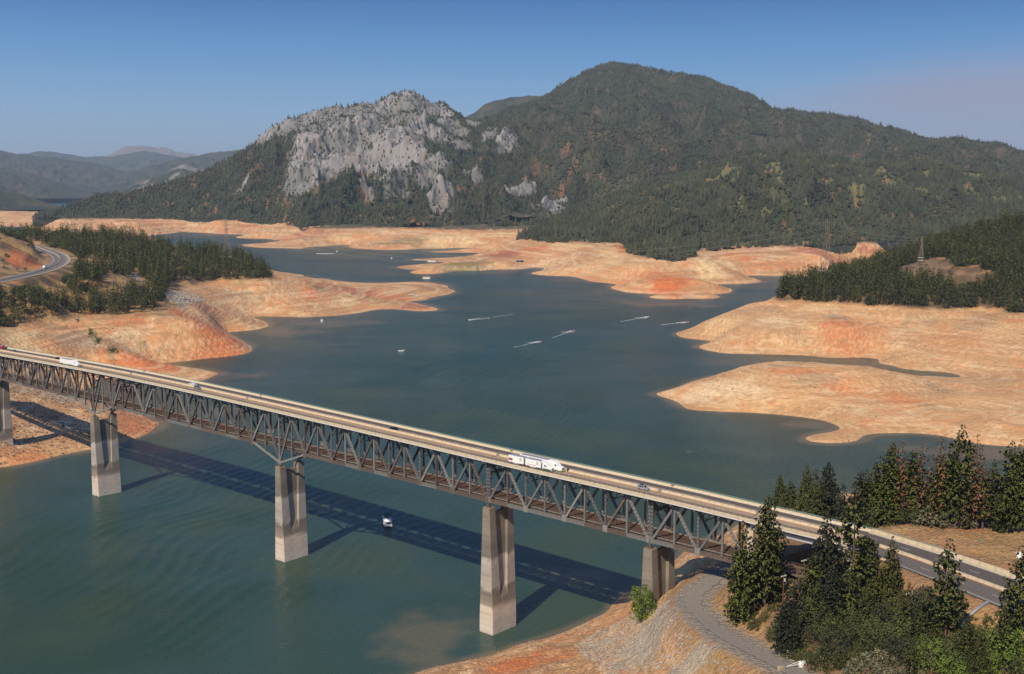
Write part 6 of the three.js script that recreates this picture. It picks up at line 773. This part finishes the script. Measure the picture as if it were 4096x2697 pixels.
// ---------------------------------------------------------------- boats
const BOATWHITE = std([0.78, 0.78, 0.76], 0.4), HULLTAN = std(A(226, 206, 164), 0.4);
function houseboat(u, v, turn, L, label, { canopy = null, upper = true, name = 'houseboat', group } = {}) {
  const p = at(u, v, 0), t = thing(name, label, 'houseboat', p.x, 0, p.z, turn, group), W = L * 0.31;
  mesh('hull', mergeGeometries([1, -1].map((q) => slabOf([[-L / 2, 0.1], [-L / 2, 0.75], [L / 2 - 0.6, 0.75], [L / 2, 0.6], [L / 2 - 1, 0.05]], W * 0.42, 0.1).translate(0, 0, q * W * 0.28))), HULLTAN, t); mesh('main_deck', bx(L, 0.15, W, 0, 0.85, 0), BOATWHITE, t);
  const c0 = -L * 0.42, c1 = L * 0.3, cl = c1 - c0; mesh('cabin', bx(cl, 2.1, W * 0.86, (c0 + c1) / 2, 1.97, 0), BOATWHITE, t); mesh('roof_deck', bx(L * 0.92, 0.14, W, -L * 0.01, 3.1, 0), BOATWHITE, t);
  for (const z of [1, -1]) { for (let k = 0; k < 4; k++) mesh('window', bx(cl * 0.13, 0.8, 0.05, c0 + cl * (0.14 + 0.24 * k), 2.15, z * W * 0.432), GLASS, t); const g = [bx(L * 0.9, 0.06, 0.06, 0, 4.0, z * W * 0.48), bx(L * 0.9, 0.05, 0.05, 0, 3.6, z * W * 0.48)]; for (let k = 0; k < 8; k++) g.push(bx(0.06, 0.9, 0.06, -L * 0.44 + L * 0.126 * k, 3.6, z * W * 0.48)); mesh('railing', mergeGeometries(g), BOATWHITE, t); }
  mesh('front_door', bx(0.06, 1.8, W * 0.34, c1 + 0.02, 1.9, -W * 0.12), GLASS, t); mesh('front_window', bx(0.06, 0.9, W * 0.26, c1 + 0.02, 2.2, W * 0.24), GLASS, t); mesh('front_post', mergeGeometries([1, -1].map((z) => bx(0.1, 2.1, 0.1, L * 0.44, 2, z * W * 0.46))), BOATWHITE, t);
  if (upper) { mesh('helm', slabOf([[c1 - 1.6, 3.15], [c1 - 1.4, 4.2], [c1 + 0.2, 4.0], [c1 + 0.9, 3.3], [c1 + 0.9, 3.15]], W * 0.8, 0.08), BOATWHITE, t); }
  if (canopy) { mesh('canopy', slabOf([[-L * 0.16, 5.3], [-L * 0.13, 5.5], [L * 0.19, 5.55], [L * 0.23, 5.35]], W * 0.98, 0.05), canopy, t); mesh('canopy_frame', mergeGeometries([-L * 0.13, L * 0.2].flatMap((x) => [1, -1].map((z) => bx(0.09, 2.3, 0.09, x, 4.25, z * W * 0.46)))), GALV, t); mesh('seat', bx(1.2, 0.7, W * 0.6, -L * 0.02, 3.5, 0), std(A(90, 84, 80), 0.8), t); }
  mesh('slide', bx(2.4, 0.12, 0.7, -L * 0.48, 2.2, W * 0.2, 0.8), std(A(120, 170, 190), 0.4), t); mesh('fender_buoy', mergeGeometries([1, -1].map((z) => new THREE.SphereGeometry(0.34, 10, 8).translate(L * 0.46, 1.3, z * W * 0.45))), BOATWHITE, t); return t;
}
{ const p = at(907, 1222), toCam = Math.atan2(-(0.98), 0.2); houseboat(900, 1218, -1.38, 15, 'houseboat with a dark green canopy floating in the shadow of the bridge', { canopy: std([0.004, 0.035, 0.03], 0.7) }); }
houseboat(957, 692, 2.9, 22, 'large white houseboat moored in the small cove of the orange spit', { canopy: BOATWHITE });
houseboat(991, 648, 3.0, 17, 'white houseboat on open water just behind the orange spit', { upper: false });
houseboat(1003, 609, 3.1, 22, 'white houseboat by the tip of the long low spit');
houseboat(1236, 621, 0.2, 20, 'white houseboat beached at the near edge of the green-topped spit');
houseboat(653, 571, 3.1, 24, 'white houseboat at the mouth of the far left inlet', { canopy: BOATWHITE });
houseboat(846, 571, 0.1, 20, 'small white houseboat between two far spits');
houseboat(1056, 575, 0.3, 20, 'houseboat moored under the eroded far bank right of centre');
houseboat(542, 541, 0.4, 16, 'tiny white houseboat on the far shore of the left arm');
houseboat(748, 748, 1.9, 8, 'small dark-canopied boat in the brown cove right of the left bank', { canopy: std(A(84, 66, 60), 0.8), upper: false, name: 'patio_boat' });
{ const p = at(755, 590), t = thing('floating_dock', 'long low white floating dock on the far water', 'dock', p.x, 0, p.z, 0.05); mesh('platform', bx(46, 0.6, 5, 0, 0.35, 0), BOATWHITE, t); for (let k = 0; k < 5; k++) mesh('mooring_post', bx(0.5, 2, 0.5, -20 + 10 * k, 1.3, 2), GALV, t); }
const FOAM = std([0.72, 0.74, 0.74], 0.9);
function speedboat(u, v, turn, label, { red = false, wake = 60, L = 7.2 } = {}) {
  const p = at(u, v), t = thing('speedboat', label, 'boat', p.x, 0.05, p.z, turn); const s = new THREE.Shape(); s.moveTo(-L / 2, -1.15); s.lineTo(L * 0.1, -1.2); s.quadraticCurveTo(L * 0.38, -0.9, L / 2, 0); s.quadraticCurveTo(L * 0.38, 0.9, L * 0.1, 1.2); s.lineTo(-L / 2, 1.15);
  const g = new THREE.ExtrudeGeometry(s, { depth: 0.75, bevelEnabled: true, bevelThickness: 0.15, bevelSize: 0.12, bevelSegments: 2 }); g.rotateX(-Math.PI / 2); mesh('hull', g, red ? std([0.5, 0.06, 0.05], 0.35) : BOATWHITE, t); mesh('deck', bx(L * 0.36, 0.12, 1.7, L * 0.16, 0.98, 0), BOATWHITE, t); mesh('cockpit', bx(L * 0.34, 0.1, 1.6, -L * 0.2, 0.96, 0), std(A(80, 76, 80), 0.9), t); mesh('windshield', bx(0.06, 0.6, 1.8, L * 0.02, 1.25, 0, 0.5), GLASS, t); mesh('tower', mergeGeometries([1, -1].map((z) => bx(0.1, 1.5, 0.1, -L * 0.05, 1.7, z * 0.95)).concat([bx(1.6, 0.1, 2.1, -L * 0.1, 2.45, 0)])), std(A(40, 40, 50), 0.6), t); mesh('seat', mergeGeometries([bx(0.6, 0.7, 0.6, -0.4, 1.3, 0.5), bx(0.6, 0.7, 1.5, -L * 0.4, 1.3, 0)]), std(A(60, 60, 80), 0.8), t);
  if (wake) {
    const C = []; const r = makeRng(Math.round(u * 7)); const f = (x0, z0, x1, z1, w0, w1) => { const n = 10, pos = [], idx = []; for (let i = 0; i <= n; i++) { const k = i / n, x = lerp(x0, x1, k), z = lerp(z0, z1, k) + 0.5 * (r() - 0.5), w = lerp(w0, w1, k) * (0.6 + 0.8 * r()), y = 0.16 + 0.5 * (1 - k) * w0 * 0.3 * r(); pos.push(x, y, z - w / 2, x, y + 0.1, z, x, y - 0.1, z + w / 2); if (i) { const a = i * 3; idx.push(a - 3, a - 2, a + 1, a - 3, a + 1, a, a - 2, a - 1, a + 2, a - 2, a + 2, a + 1); } } const q = new THREE.BufferGeometry(); q.setAttribute('position', new THREE.Float32BufferAttribute(pos, 3)); q.setIndex(idx); q.computeVertexNormals(); return q; };
    const m = mergeGeometries([f(-L * 0.4, 0, -wake * 0.45, 0, 1.9, 0.4), f(L * 0.15, 1.3, -wake * 0.3, wake * 0.09, 1.1, 0.3), f(L * 0.15, -1.3, -wake * 0.34, -wake * 0.09, 1.3, 0.3), f(-wake * 0.5, 0.5, -wake, 0.8, 0.5, 0.2)]); const o = mesh('wake_foam', m, FOAM); o.position.set(p.x, 0.08, p.z); o.rotation.y = turn; tag(o, 'white foam wake behind ' + label, null, null, 'stuff');
  }
}
const turnTo = (u, v, u2, v2) => { const a = at(u, v), b = at(u2, v2); return Math.atan2(-(b.z - a.z), b.x - a.x); };
speedboat(1094, 744, turnTo(1094, 744, 1075, 746.5), 'white cruiser heading left off the orange spit, leaving a curved wake', { wake: 95, L: 9 });
speedboat(1333, 769, turnTo(1253, 795, 1333, 769), 'red speedboat leading two others up the lake, second from the right shore', { red: true, wake: 80, L: 8 });
speedboat(1256, 794, turnTo(1200, 806, 1256, 794), 'red speedboat following behind, nearest the middle of the lake', { red: true, wake: 62, L: 7.4 });
speedboat(1505, 737, turnTo(1440, 748, 1505, 737), 'speedboat running up the lake towards the right-hand bay', { wake: 74, L: 8 });
speedboat(1598, 749, turnTo(1540, 755, 1598, 749), 'small red speedboat closest to the right peninsula tip', { red: true, wake: 55, L: 7 });
speedboat(933, 816, 0.3, 'small still white boat alone on dark water above the bridge', { wake: 0, L: 7 });
for (const [u, v] of [[910, 601], [783, 585], [1520 * 1.19 / 1.721 + 0, 0]].slice(0, 2)) { const p = at(u, v), t = thing('buoy', v > 590 ? 'white buoy in mid channel right of the floating dock' : 'white buoy left of the small houseboat', 'buoy', p.x, 0, p.z); mesh('float', new THREE.SphereGeometry(2, 12, 8), BOATWHITE, t); mesh('staff', bx(0.4, 3, 0.4, 0, 2.5, 0), BOATWHITE, t); }
[['tan tent', 1197], ['blue tent', 1204], ['dark tent', 1212]].forEach(([c, u], i) => { const p = hitGround(u, 609.5, farShore, 1800, 4000); if (!p) return; const t = thing('tent', c + ' among the three camped on the green-topped spit', 'tent', p.x, p.y, p.z, 0.4 * i); mesh('canopy', slabOf([[-4, 0], [-3, 3], [0, 4.4], [3, 3], [4, 0]], 7, 0.2), std([A(200, 170, 130), A(50, 80, 130), A(70, 70, 70)][i], 0.8), t); mesh('entrance', bx(2, 2.4, 0.1, 0, 1.3, 3.6), BLACK, t); });

// ---------------------------------------------------------------- pylons, poles, signs, gate
function pylon(u, v, top, f, label, d1, base, lean = 0) {
  const p = hitGround(u, v, f, 700, 3000) ?? at(u, v, FULL); const D = Math.hypot(p.x, p.z), H = (v - top) * D / FPX, t = thing('power_pylon', label, 'pylon', p.x, p.y - 0.5, p.z, base), m = std(A(150, 136, 124), 0.6, { metalness: 0.3 }), pale = std(A(186, 184, 180), 0.6), w = (y) => H * lerp(0.105, 0.02, Math.min(1, y / (H * 0.68))), th = 0.3;
  const lv = [0, 0.1, 0.2, 0.3, 0.4, 0.5, 0.6, 0.68, 0.76, 0.84, 0.92, 1].map((k) => k * H), up = v3(0, 1, 0.01);
  for (const [a, b] of [[1, 1], [1, -1], [-1, 1], [-1, -1]]) mesh('leg', mergeGeometries(lv.slice(1).map((y, i) => bar(v3(a * w(lv[i]), lv[i], b * w(lv[i])), v3(a * w(y), y, b * w(y)), 0.34, 0.34, v3(1, 0, 0)))), m, t);
  const X = []; for (let i = 1; i < lv.length; i++) { const y0 = lv[i - 1], y1 = lv[i], a = w(y0), b = w(y1); for (const [sx, sz, ex, ez] of [[1, 1, -1, 1], [-1, 1, -1, -1], [-1, -1, 1, -1], [1, -1, 1, 1]]) { if (i > 3) X.push(bar(v3(sx * a, y0, sz * a), v3(ex * b, y1, ez * b), th * 0.5, th * 0.5, v3(1, 0, 0.3)), bar(v3(ex * a, y0, ez * a), v3(sx * b, y1, sz * b), th * 0.5, th * 0.5, v3(1, 0, 0.3))); X.push(bar(v3(sx * b, y1, sz * b), v3(ex * b, y1, ez * b), th * 0.5, th * 0.5, up)); } }
  mesh('bracing', mergeGeometries(X), m, t); for (const k of [0.12, 0.22]) { const y = k * H, b = w(y) + 0.4; mesh('work_platform', mergeGeometries([bar(v3(-b, y, b), v3(b, y, b), 0.7, 0.4, up), bar(v3(-b, y, -b), v3(b, y, -b), 0.7, 0.4, up), bar(v3(b, y, -b), v3(b, y, b), 0.7, 0.4, up), bar(v3(-b, y, -b), v3(-b, y, b), 0.7, 0.4, up)]), pale, t); }
  for (const k of [0.78, 0.87, 0.96]) mesh('crossarm', mergeGeometries([1, -1].flatMap((q) => [bar(v3(0, k * H, 0), v3(q * H * 0.055, k * H, 0), 0.3, 0.3, up), bar(v3(0, k * H + 2, 0), v3(q * H * 0.055, k * H, 0), 0.2, 0.2, up)])), m, t);
  return { t, H, p, base };
}
const py1 = pylon(528, 621, 512, leftBank, 'tall lattice power pylon on the tip of the wooded left hill', 0, 0.5), py2 = pylon(1918, 662, 515, rightBank, 'tallest slender lattice pylon standing before the bare red far shore', 0, 0.5), py3 = pylon(2141, 612, 553, rightBank, 'squat lattice pylon on the bare brown knoll of the right hill', 0, 0.9);
{ const lines = []; const tip = (q, k, s) => q.p.clone().add(v3(s * q.H * 0.055 * Math.cos(q.base), k * q.H, -s * q.H * 0.055 * Math.sin(q.base))); for (const k of [0.78, 0.87, 0.96]) for (const s of [1, -1]) { const L = (a, b, sag) => { const m = a.clone().add(b).multiplyScalar(0.5); m.y -= sag; lines.push(new THREE.TubeGeometry(new THREE.QuadraticBezierCurve3(a, m.multiplyScalar(2).sub(a.clone().add(b).multiplyScalar(0.5)), b), 40, 0.06, 4)); }; L(tip(py1, k, s), tip(py2, k, s), 55); L(tip(py2, k, s), tip(py3, k * 0.98, s), 6); } tag(mesh('power_line', mergeGeometries(lines), std(A(150, 150, 150), 0.5)), 'bundle of thin power cables strung between the pylons across the lake', 'cable'); }
function utilityPole(x, y, H, label, box) { const p = underTip(zu(x), zv(y), H, nearBank, 300, 520); if (!p) return; const t = thing('utility_pole', label, 'utility pole', p.x, p.y - 0.3, p.z, 0.6); const g = new THREE.CylinderGeometry(0.13, 0.18, H, 8); g.translate(0, H / 2, 0); mesh('post', g, std(A(118, 84, 62), 0.9), t); mesh('crossarm', bx(2.6, 0.16, 0.16, 0, H - 0.4, 0), std(A(150, 130, 110), 0.9), t); for (const q of [-1.1, -0.4, 0.4, 1.1]) mesh('insulator', new THREE.CylinderGeometry(0.1, 0.14, 0.35, 8).translate(q, H - 0.15, 0), BOATWHITE, t); if (box) mesh('transformer', new THREE.CylinderGeometry(0.3, 0.3, 1.0, 10).translate(0.45, H - 1.7, 0.2), std(A(200, 206, 208), 0.5), t); }
utilityPole(742, 852, 12, 'wooden utility pole with a pale transformer can among the pines', true); utilityPole(880, 755, 12, 'thin wooden utility pole in front of the dark opening under the girder span'); utilityPole(1586, 988, 11, 'reddish utility pole with a bare crossarm beside the last roadside pine');
{ const p = hitGround(1826, 1556, nearBank, 280, 480), q = hitGround(1858, 1551, nearBank, 280, 480); if (p && q) { const d = q.clone().sub(p).setY(0), L = Math.max(5, d.length()), t = thing('swing_gate', 'white swing gate with a red disc sign across the access road', 'gate', p.x, p.y, p.z, Math.atan2(-d.z, d.x)); const W = std([0.8, 0.8, 0.78], 0.5); mesh('bar', mergeGeometries([bar(v3(0.3, 0.75, 0), v3(L, 0.95, 0), 0.1, 0.12), bar(v3(0.3, 0.8, 0), v3(L - 0.2, 2.0, 0), 0.1, 0.12), ...[0.35, 0.62, 0.98].map((k) => bar(v3(L * k, 0.8, 0), v3(L * k, 0.8 + 1.2 * k, 0), 0.1, 0.1))]), W, t); mesh('counterweight', slabOf([[L, 0], [L - 0.1, 1.0], [L + 0.3, 1.7], [L + 1.7, 1.6], [L + 2.1, 0.9], [L + 1.8, 0]], 1.3, 0.1), W, t); const disc = new THREE.CylinderGeometry(0.42, 0.42, 0.05, 20); disc.rotateX(Math.PI / 2); disc.translate(L + 1.4, 0.75, 0.7); mesh('sign_disc', disc, std([0.5, 0.03, 0.05], 0.5), t);
  const b = thing('concrete_block', 'weathered concrete block at the roadside end of the white gate', 'block', p.x, p.y, p.z, 0.5); mesh('block', slabOf([[-1.0, 0], [-1.0, 0.95], [-0.8, 1.1], [0.8, 1.1], [1.0, 0.9], [1.0, 0]], 1.3, 0.08), std(A(178, 160, 132), 0.95), b); mesh('lifting_eye', new THREE.TorusGeometry(0.14, 0.03, 6, 10).translate(0.2, 1.2, 0), BLACK, b); b.position.addScaledVector(d.normalize(), -1.6); } }
{ const pts = [[2232, 1465], [2250, 1440], [2275, 1418], [2296, 1404]].map(([u, v]) => { const p = hitGround(u, v, nearBank, 300, 520); return p.setY(p.y + 0.6); }); const t = thing('culvert_pipe', 'galvanised corrugated drain pipe lying down the bare bank below the guardrail', 'pipe'); const c = new THREE.CatmullRomCurve3(pts), n = 60; const g = new THREE.TubeGeometry(c, n, 0.55, 10, false), P = g.attributes.position, N = g.attributes.normal; for (let i = 0; i < P.count; i++) { const k = Math.floor(i / 11) % 2 ? 0.07 : 0; P.setXYZ(i, P.getX(i) - N.getX(i) * k, P.getY(i) - N.getY(i) * k, P.getZ(i) - N.getZ(i) * k); } mesh('pipe', g, std(A(176, 180, 184), 0.4, { metalness: 0.5, side: THREE.DoubleSide }), t); }
function plate(name, u, v, label, w, h, poleH, col, f = nearBank, post = GALV, cat = 'sign', d0 = 300, d1 = 800, mark) { const p = hitGround(u, v, f, d0, d1); if (!p) return; const t = thing(name, label, cat, p.x, p.y, p.z, -0.25); mesh('post', bx(0.09, poleH, 0.09, 0, poleH / 2, -0.06), post, t); mesh('panel', bx(w, h, 0.05, 0, poleH - h / 2 + 0.1, 0), std(col, 0.5), t); if (mark) mark(t, poleH - h / 2 + 0.1); }
plate('mile_marker', 2283, 1268, 'small green marker post beyond the concrete barrier', 0.7, 0.5, 2.0, S(20, 150, 110)); plate('white_sign', 2368, 1300, 'plain white board facing the highway at the right frame edge', 2.0, 2.2, 2.4, [0.75, 0.75, 0.75]); plate('orange_stake', 2322, 1303, 'thin rust red stake beyond the concrete barrier', 0.16, 0.5, 2.4, A(150, 70, 50));
plate('warning_sign', 233, 596, 'yellow diamond sign at the outer bend of the far highway loop', 2.6, 2.6, 4.2, A(230, 160, 30), leftBank, GALV, 'road sign', 900, 2600); plate('guide_sign', 206, 614, 'green highway sign half hidden by pines on the left hill', 6, 2.4, 5, S(20, 130, 100), leftBank, GALV, 'road sign', 900, 2600);
{ const a = hitGround(1413, 1551, nearBank, 300, 600), b = hitGround(1484, 1518, nearBank, 300, 600); if (a && b) { const t = thing('fallen_log', 'weathered grey log lying on the gravel slope', 'log'); const n = 12, pts = range(0, 1, n).map((k) => { const x = lerp(a.x, b.x, k), z = lerp(a.z, b.z, k); return v3(x, nearBank(x, z) + 0.3, z); }); mesh('stem', new THREE.TubeGeometry(new THREE.CatmullRomCurve3(pts), 20, 0.32, 7), std(A(150, 134, 116), 0.95), t); mesh('branch_stub', limb(pts[4], pts[4].clone().add(v3(0.6, 1.3, 0.3)), 0.12, 0.05).toNonIndexed(), std(A(140, 124, 106), 0.95), t); } }
for (const [u, v, k] of [[2340, 1208, 1], [2368, 1214, 1.2]]) { const p = hitGround(u, v, nearBank, 380, 760); if (p) plant(bush[k > 1 ? 1 : 0], [leafMat(0.05, 0.035, 0.03)], p.x, p.y - 0.3, p.z, 3.6 * k, 'brush_pile', k > 1 ? 'larger dark pile of dry cut brush at the right frame edge' : 'smaller dark pile of dry cut brush on the tan clearing', 'brush pile', null, 1.3, GREYBARK); }

// ---------------------------------------------------------------- stones, stumps and weeds
function stone(seed) { const r = makeRng(seed), g = new THREE.IcosahedronGeometry(0.5, 1).toNonIndexed(); g.deleteAttribute('uv'); const p = g.attributes.position, m = new Map(); for (let i = 0; i < p.count; i++) { const k = [p.getX(i), p.getY(i), p.getZ(i)].map((q) => q.toFixed(2)).join(); if (!m.has(k)) m.set(k, 0.7 + 0.55 * r()); const s = m.get(k); p.setXYZ(i, p.getX(i) * s, p.getY(i) * s * 0.75, p.getZ(i) * s); } g.computeVertexNormals(); return g; }
const STONE = [std(A(170, 160, 148), 0.95), std(A(150, 122, 98), 0.95), std(A(112, 98, 86), 0.95)], stones = [stone(1), stone(2), stone(3)];
function strew(name, label, n, ring, f, size, mat, accept) { const pts = scatter(n, ring, accept); copies(name, stones[Math.floor(rng() * 3)], mat, pts.map(([x, z]) => { const k = size[0] * Math.pow(size[1] / size[0], Math.pow(rng(), 3)); return [x, f(x, z) + k * 0.12, z, k]; }), label, [0.8, 1.4], 0.35); }
const ripRing = ringOf([[1330, 1500], [1430, 1450], [1490, 1415], [1560, 1400], [1575, 1440], [1640, 1500], [1720, 1566], [1400, 1566]], nearBank, 280, 700);
strew('gravel', 'loose grey stones over the slope below the access road', 26000, ripRing, nearBank, [0.16, 0.85], STONE[0], (x, z) => nearLane(x, z)[0] > 9 && fbm(x / 9, z / 9, 3) > -0.25);
strew('gravel', 'scattered stones on the orange near bank', 3000, ringOf([[1000, 1552], [1280, 1482], [1420, 1425], [1500, 1420], [1400, 1566], [1020, 1566]], nearBank, 280, 700), nearBank, [0.2, 0.9], STONE[1], (x, z) => nearBank(x, z) > 0.2);
const bridgeBank = ringOf([[0, 900], [180, 915], [330, 965], [375, 984], [340, 1008], [210, 1042], [60, 1076], [0, 1082]], leftBank, 600, 1300);
strew('rubble', 'dark and pale stones strewn over the bank under the far end of the bridge', 6000, bridgeBank, leftBank, [0.35, 2.0], STONE[1], (x, z) => leftBank(x, z) > 0.2 && fbm(x / 20, z / 20, 3) > -0.2); strew('rubble', 'dark stones on the bank under the far end of the bridge', 2500, bridgeBank, leftBank, [0.4, 1.8], STONE[2], (x, z) => leftBank(x, z) > 0.2);
strew('rubble', 'grey riprap tongue spilling from the left wood', 2600, ringOf([[370, 678], [440, 672], [480, 700], [440, 712], [380, 700]], leftBank, 900, 2200), leftBank, [0.8, 3], STONE[0]);
strew('rubble', 'small dark stumps and stones dotted over the left slopes', 2400, ringOf([[0, 760], [370, 730], [400, 660], [640, 655], [1050, 670], [1010, 722], [640, 735], [620, 760], [580, 810], [400, 845], [510, 868], [0, 830]], leftBank, 800, 2600), leftBank, [0.4, 2.2], STONE[2], (x, z) => { const h = leftBank(x, z); return h > 0.4 && h < 43 && fbm(x / 50, z / 50, 3) > -0.1; });
strew('rubble', 'stumps and stones dotted over the two right peninsulas', 1300, ringOf([[1520, 917], [1800, 842], [2380, 880], [2380, 1036], [1950, 1030], [1950, 985], [1600, 952]], rightBank, 800, 1500).concat(), rightBank, [0.3, 1.6], STONE[2], (x, z) => { const h = rightBank(x, z); return h > 0.4 && h < 43 && fbm(x / 30, z / 30, 3) > 0.0; });
strew('rubble', 'stones dotted over the bare slope below the right wood', 1800, ringOf([[1575, 776], [1790, 697], [2380, 730], [2380, 860], [2040, 832], [1630, 806]], rightBank, 1000, 2000), rightBank, [0.4, 1.9], STONE[2], (x, z) => { const h = rightBank(x, z); return h > 0.4 && h < 43 && fbm(x / 40 + 9, z / 40, 3) > 0.0; });
strew('rubble', 'boulders along the treeline and gullies of the far shore', 3000, farBase.ring, farShore, [0.8, 4], STONE[2], (x, z) => { const h = farShore(x, z); return h > 1 && h < 42 && Math.hypot(x, z) < 4300 && fbm(x / 70, z / 70, 3) > 0.05; });
const weeds = [];
for (const [u, v, ru, rv, n] of [[210, 775, 6, 14, 60], [228, 792, 9, 10, 60], [262, 815, 12, 6, 50], [180, 745, 8, 8, 20]]) for (let i = 0; i < n; i++) { const p = hitGround(u + ru * (rng() + rng() - 1), v + rv * (rng() + rng() - 1), leftBank, 800, 2600); if (p && p.y < 46) weeds.push([p.x, p.y - 0.2, p.z, rand(0.12, 0.42)]); }
copies('weeds', bush[1].crown, NEEDLE[2], weeds, 'green weeds following the gully down the left slope');
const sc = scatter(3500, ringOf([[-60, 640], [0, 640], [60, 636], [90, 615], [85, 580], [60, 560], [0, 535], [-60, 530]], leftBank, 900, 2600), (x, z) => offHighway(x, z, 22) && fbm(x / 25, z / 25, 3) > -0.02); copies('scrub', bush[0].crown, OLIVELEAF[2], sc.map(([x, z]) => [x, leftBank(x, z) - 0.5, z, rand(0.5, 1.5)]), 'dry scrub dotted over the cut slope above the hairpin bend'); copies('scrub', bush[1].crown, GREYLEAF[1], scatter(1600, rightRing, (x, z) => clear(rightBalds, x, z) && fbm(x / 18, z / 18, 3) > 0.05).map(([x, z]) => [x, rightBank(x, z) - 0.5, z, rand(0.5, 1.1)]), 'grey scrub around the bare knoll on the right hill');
renderer.render(scene, camera);
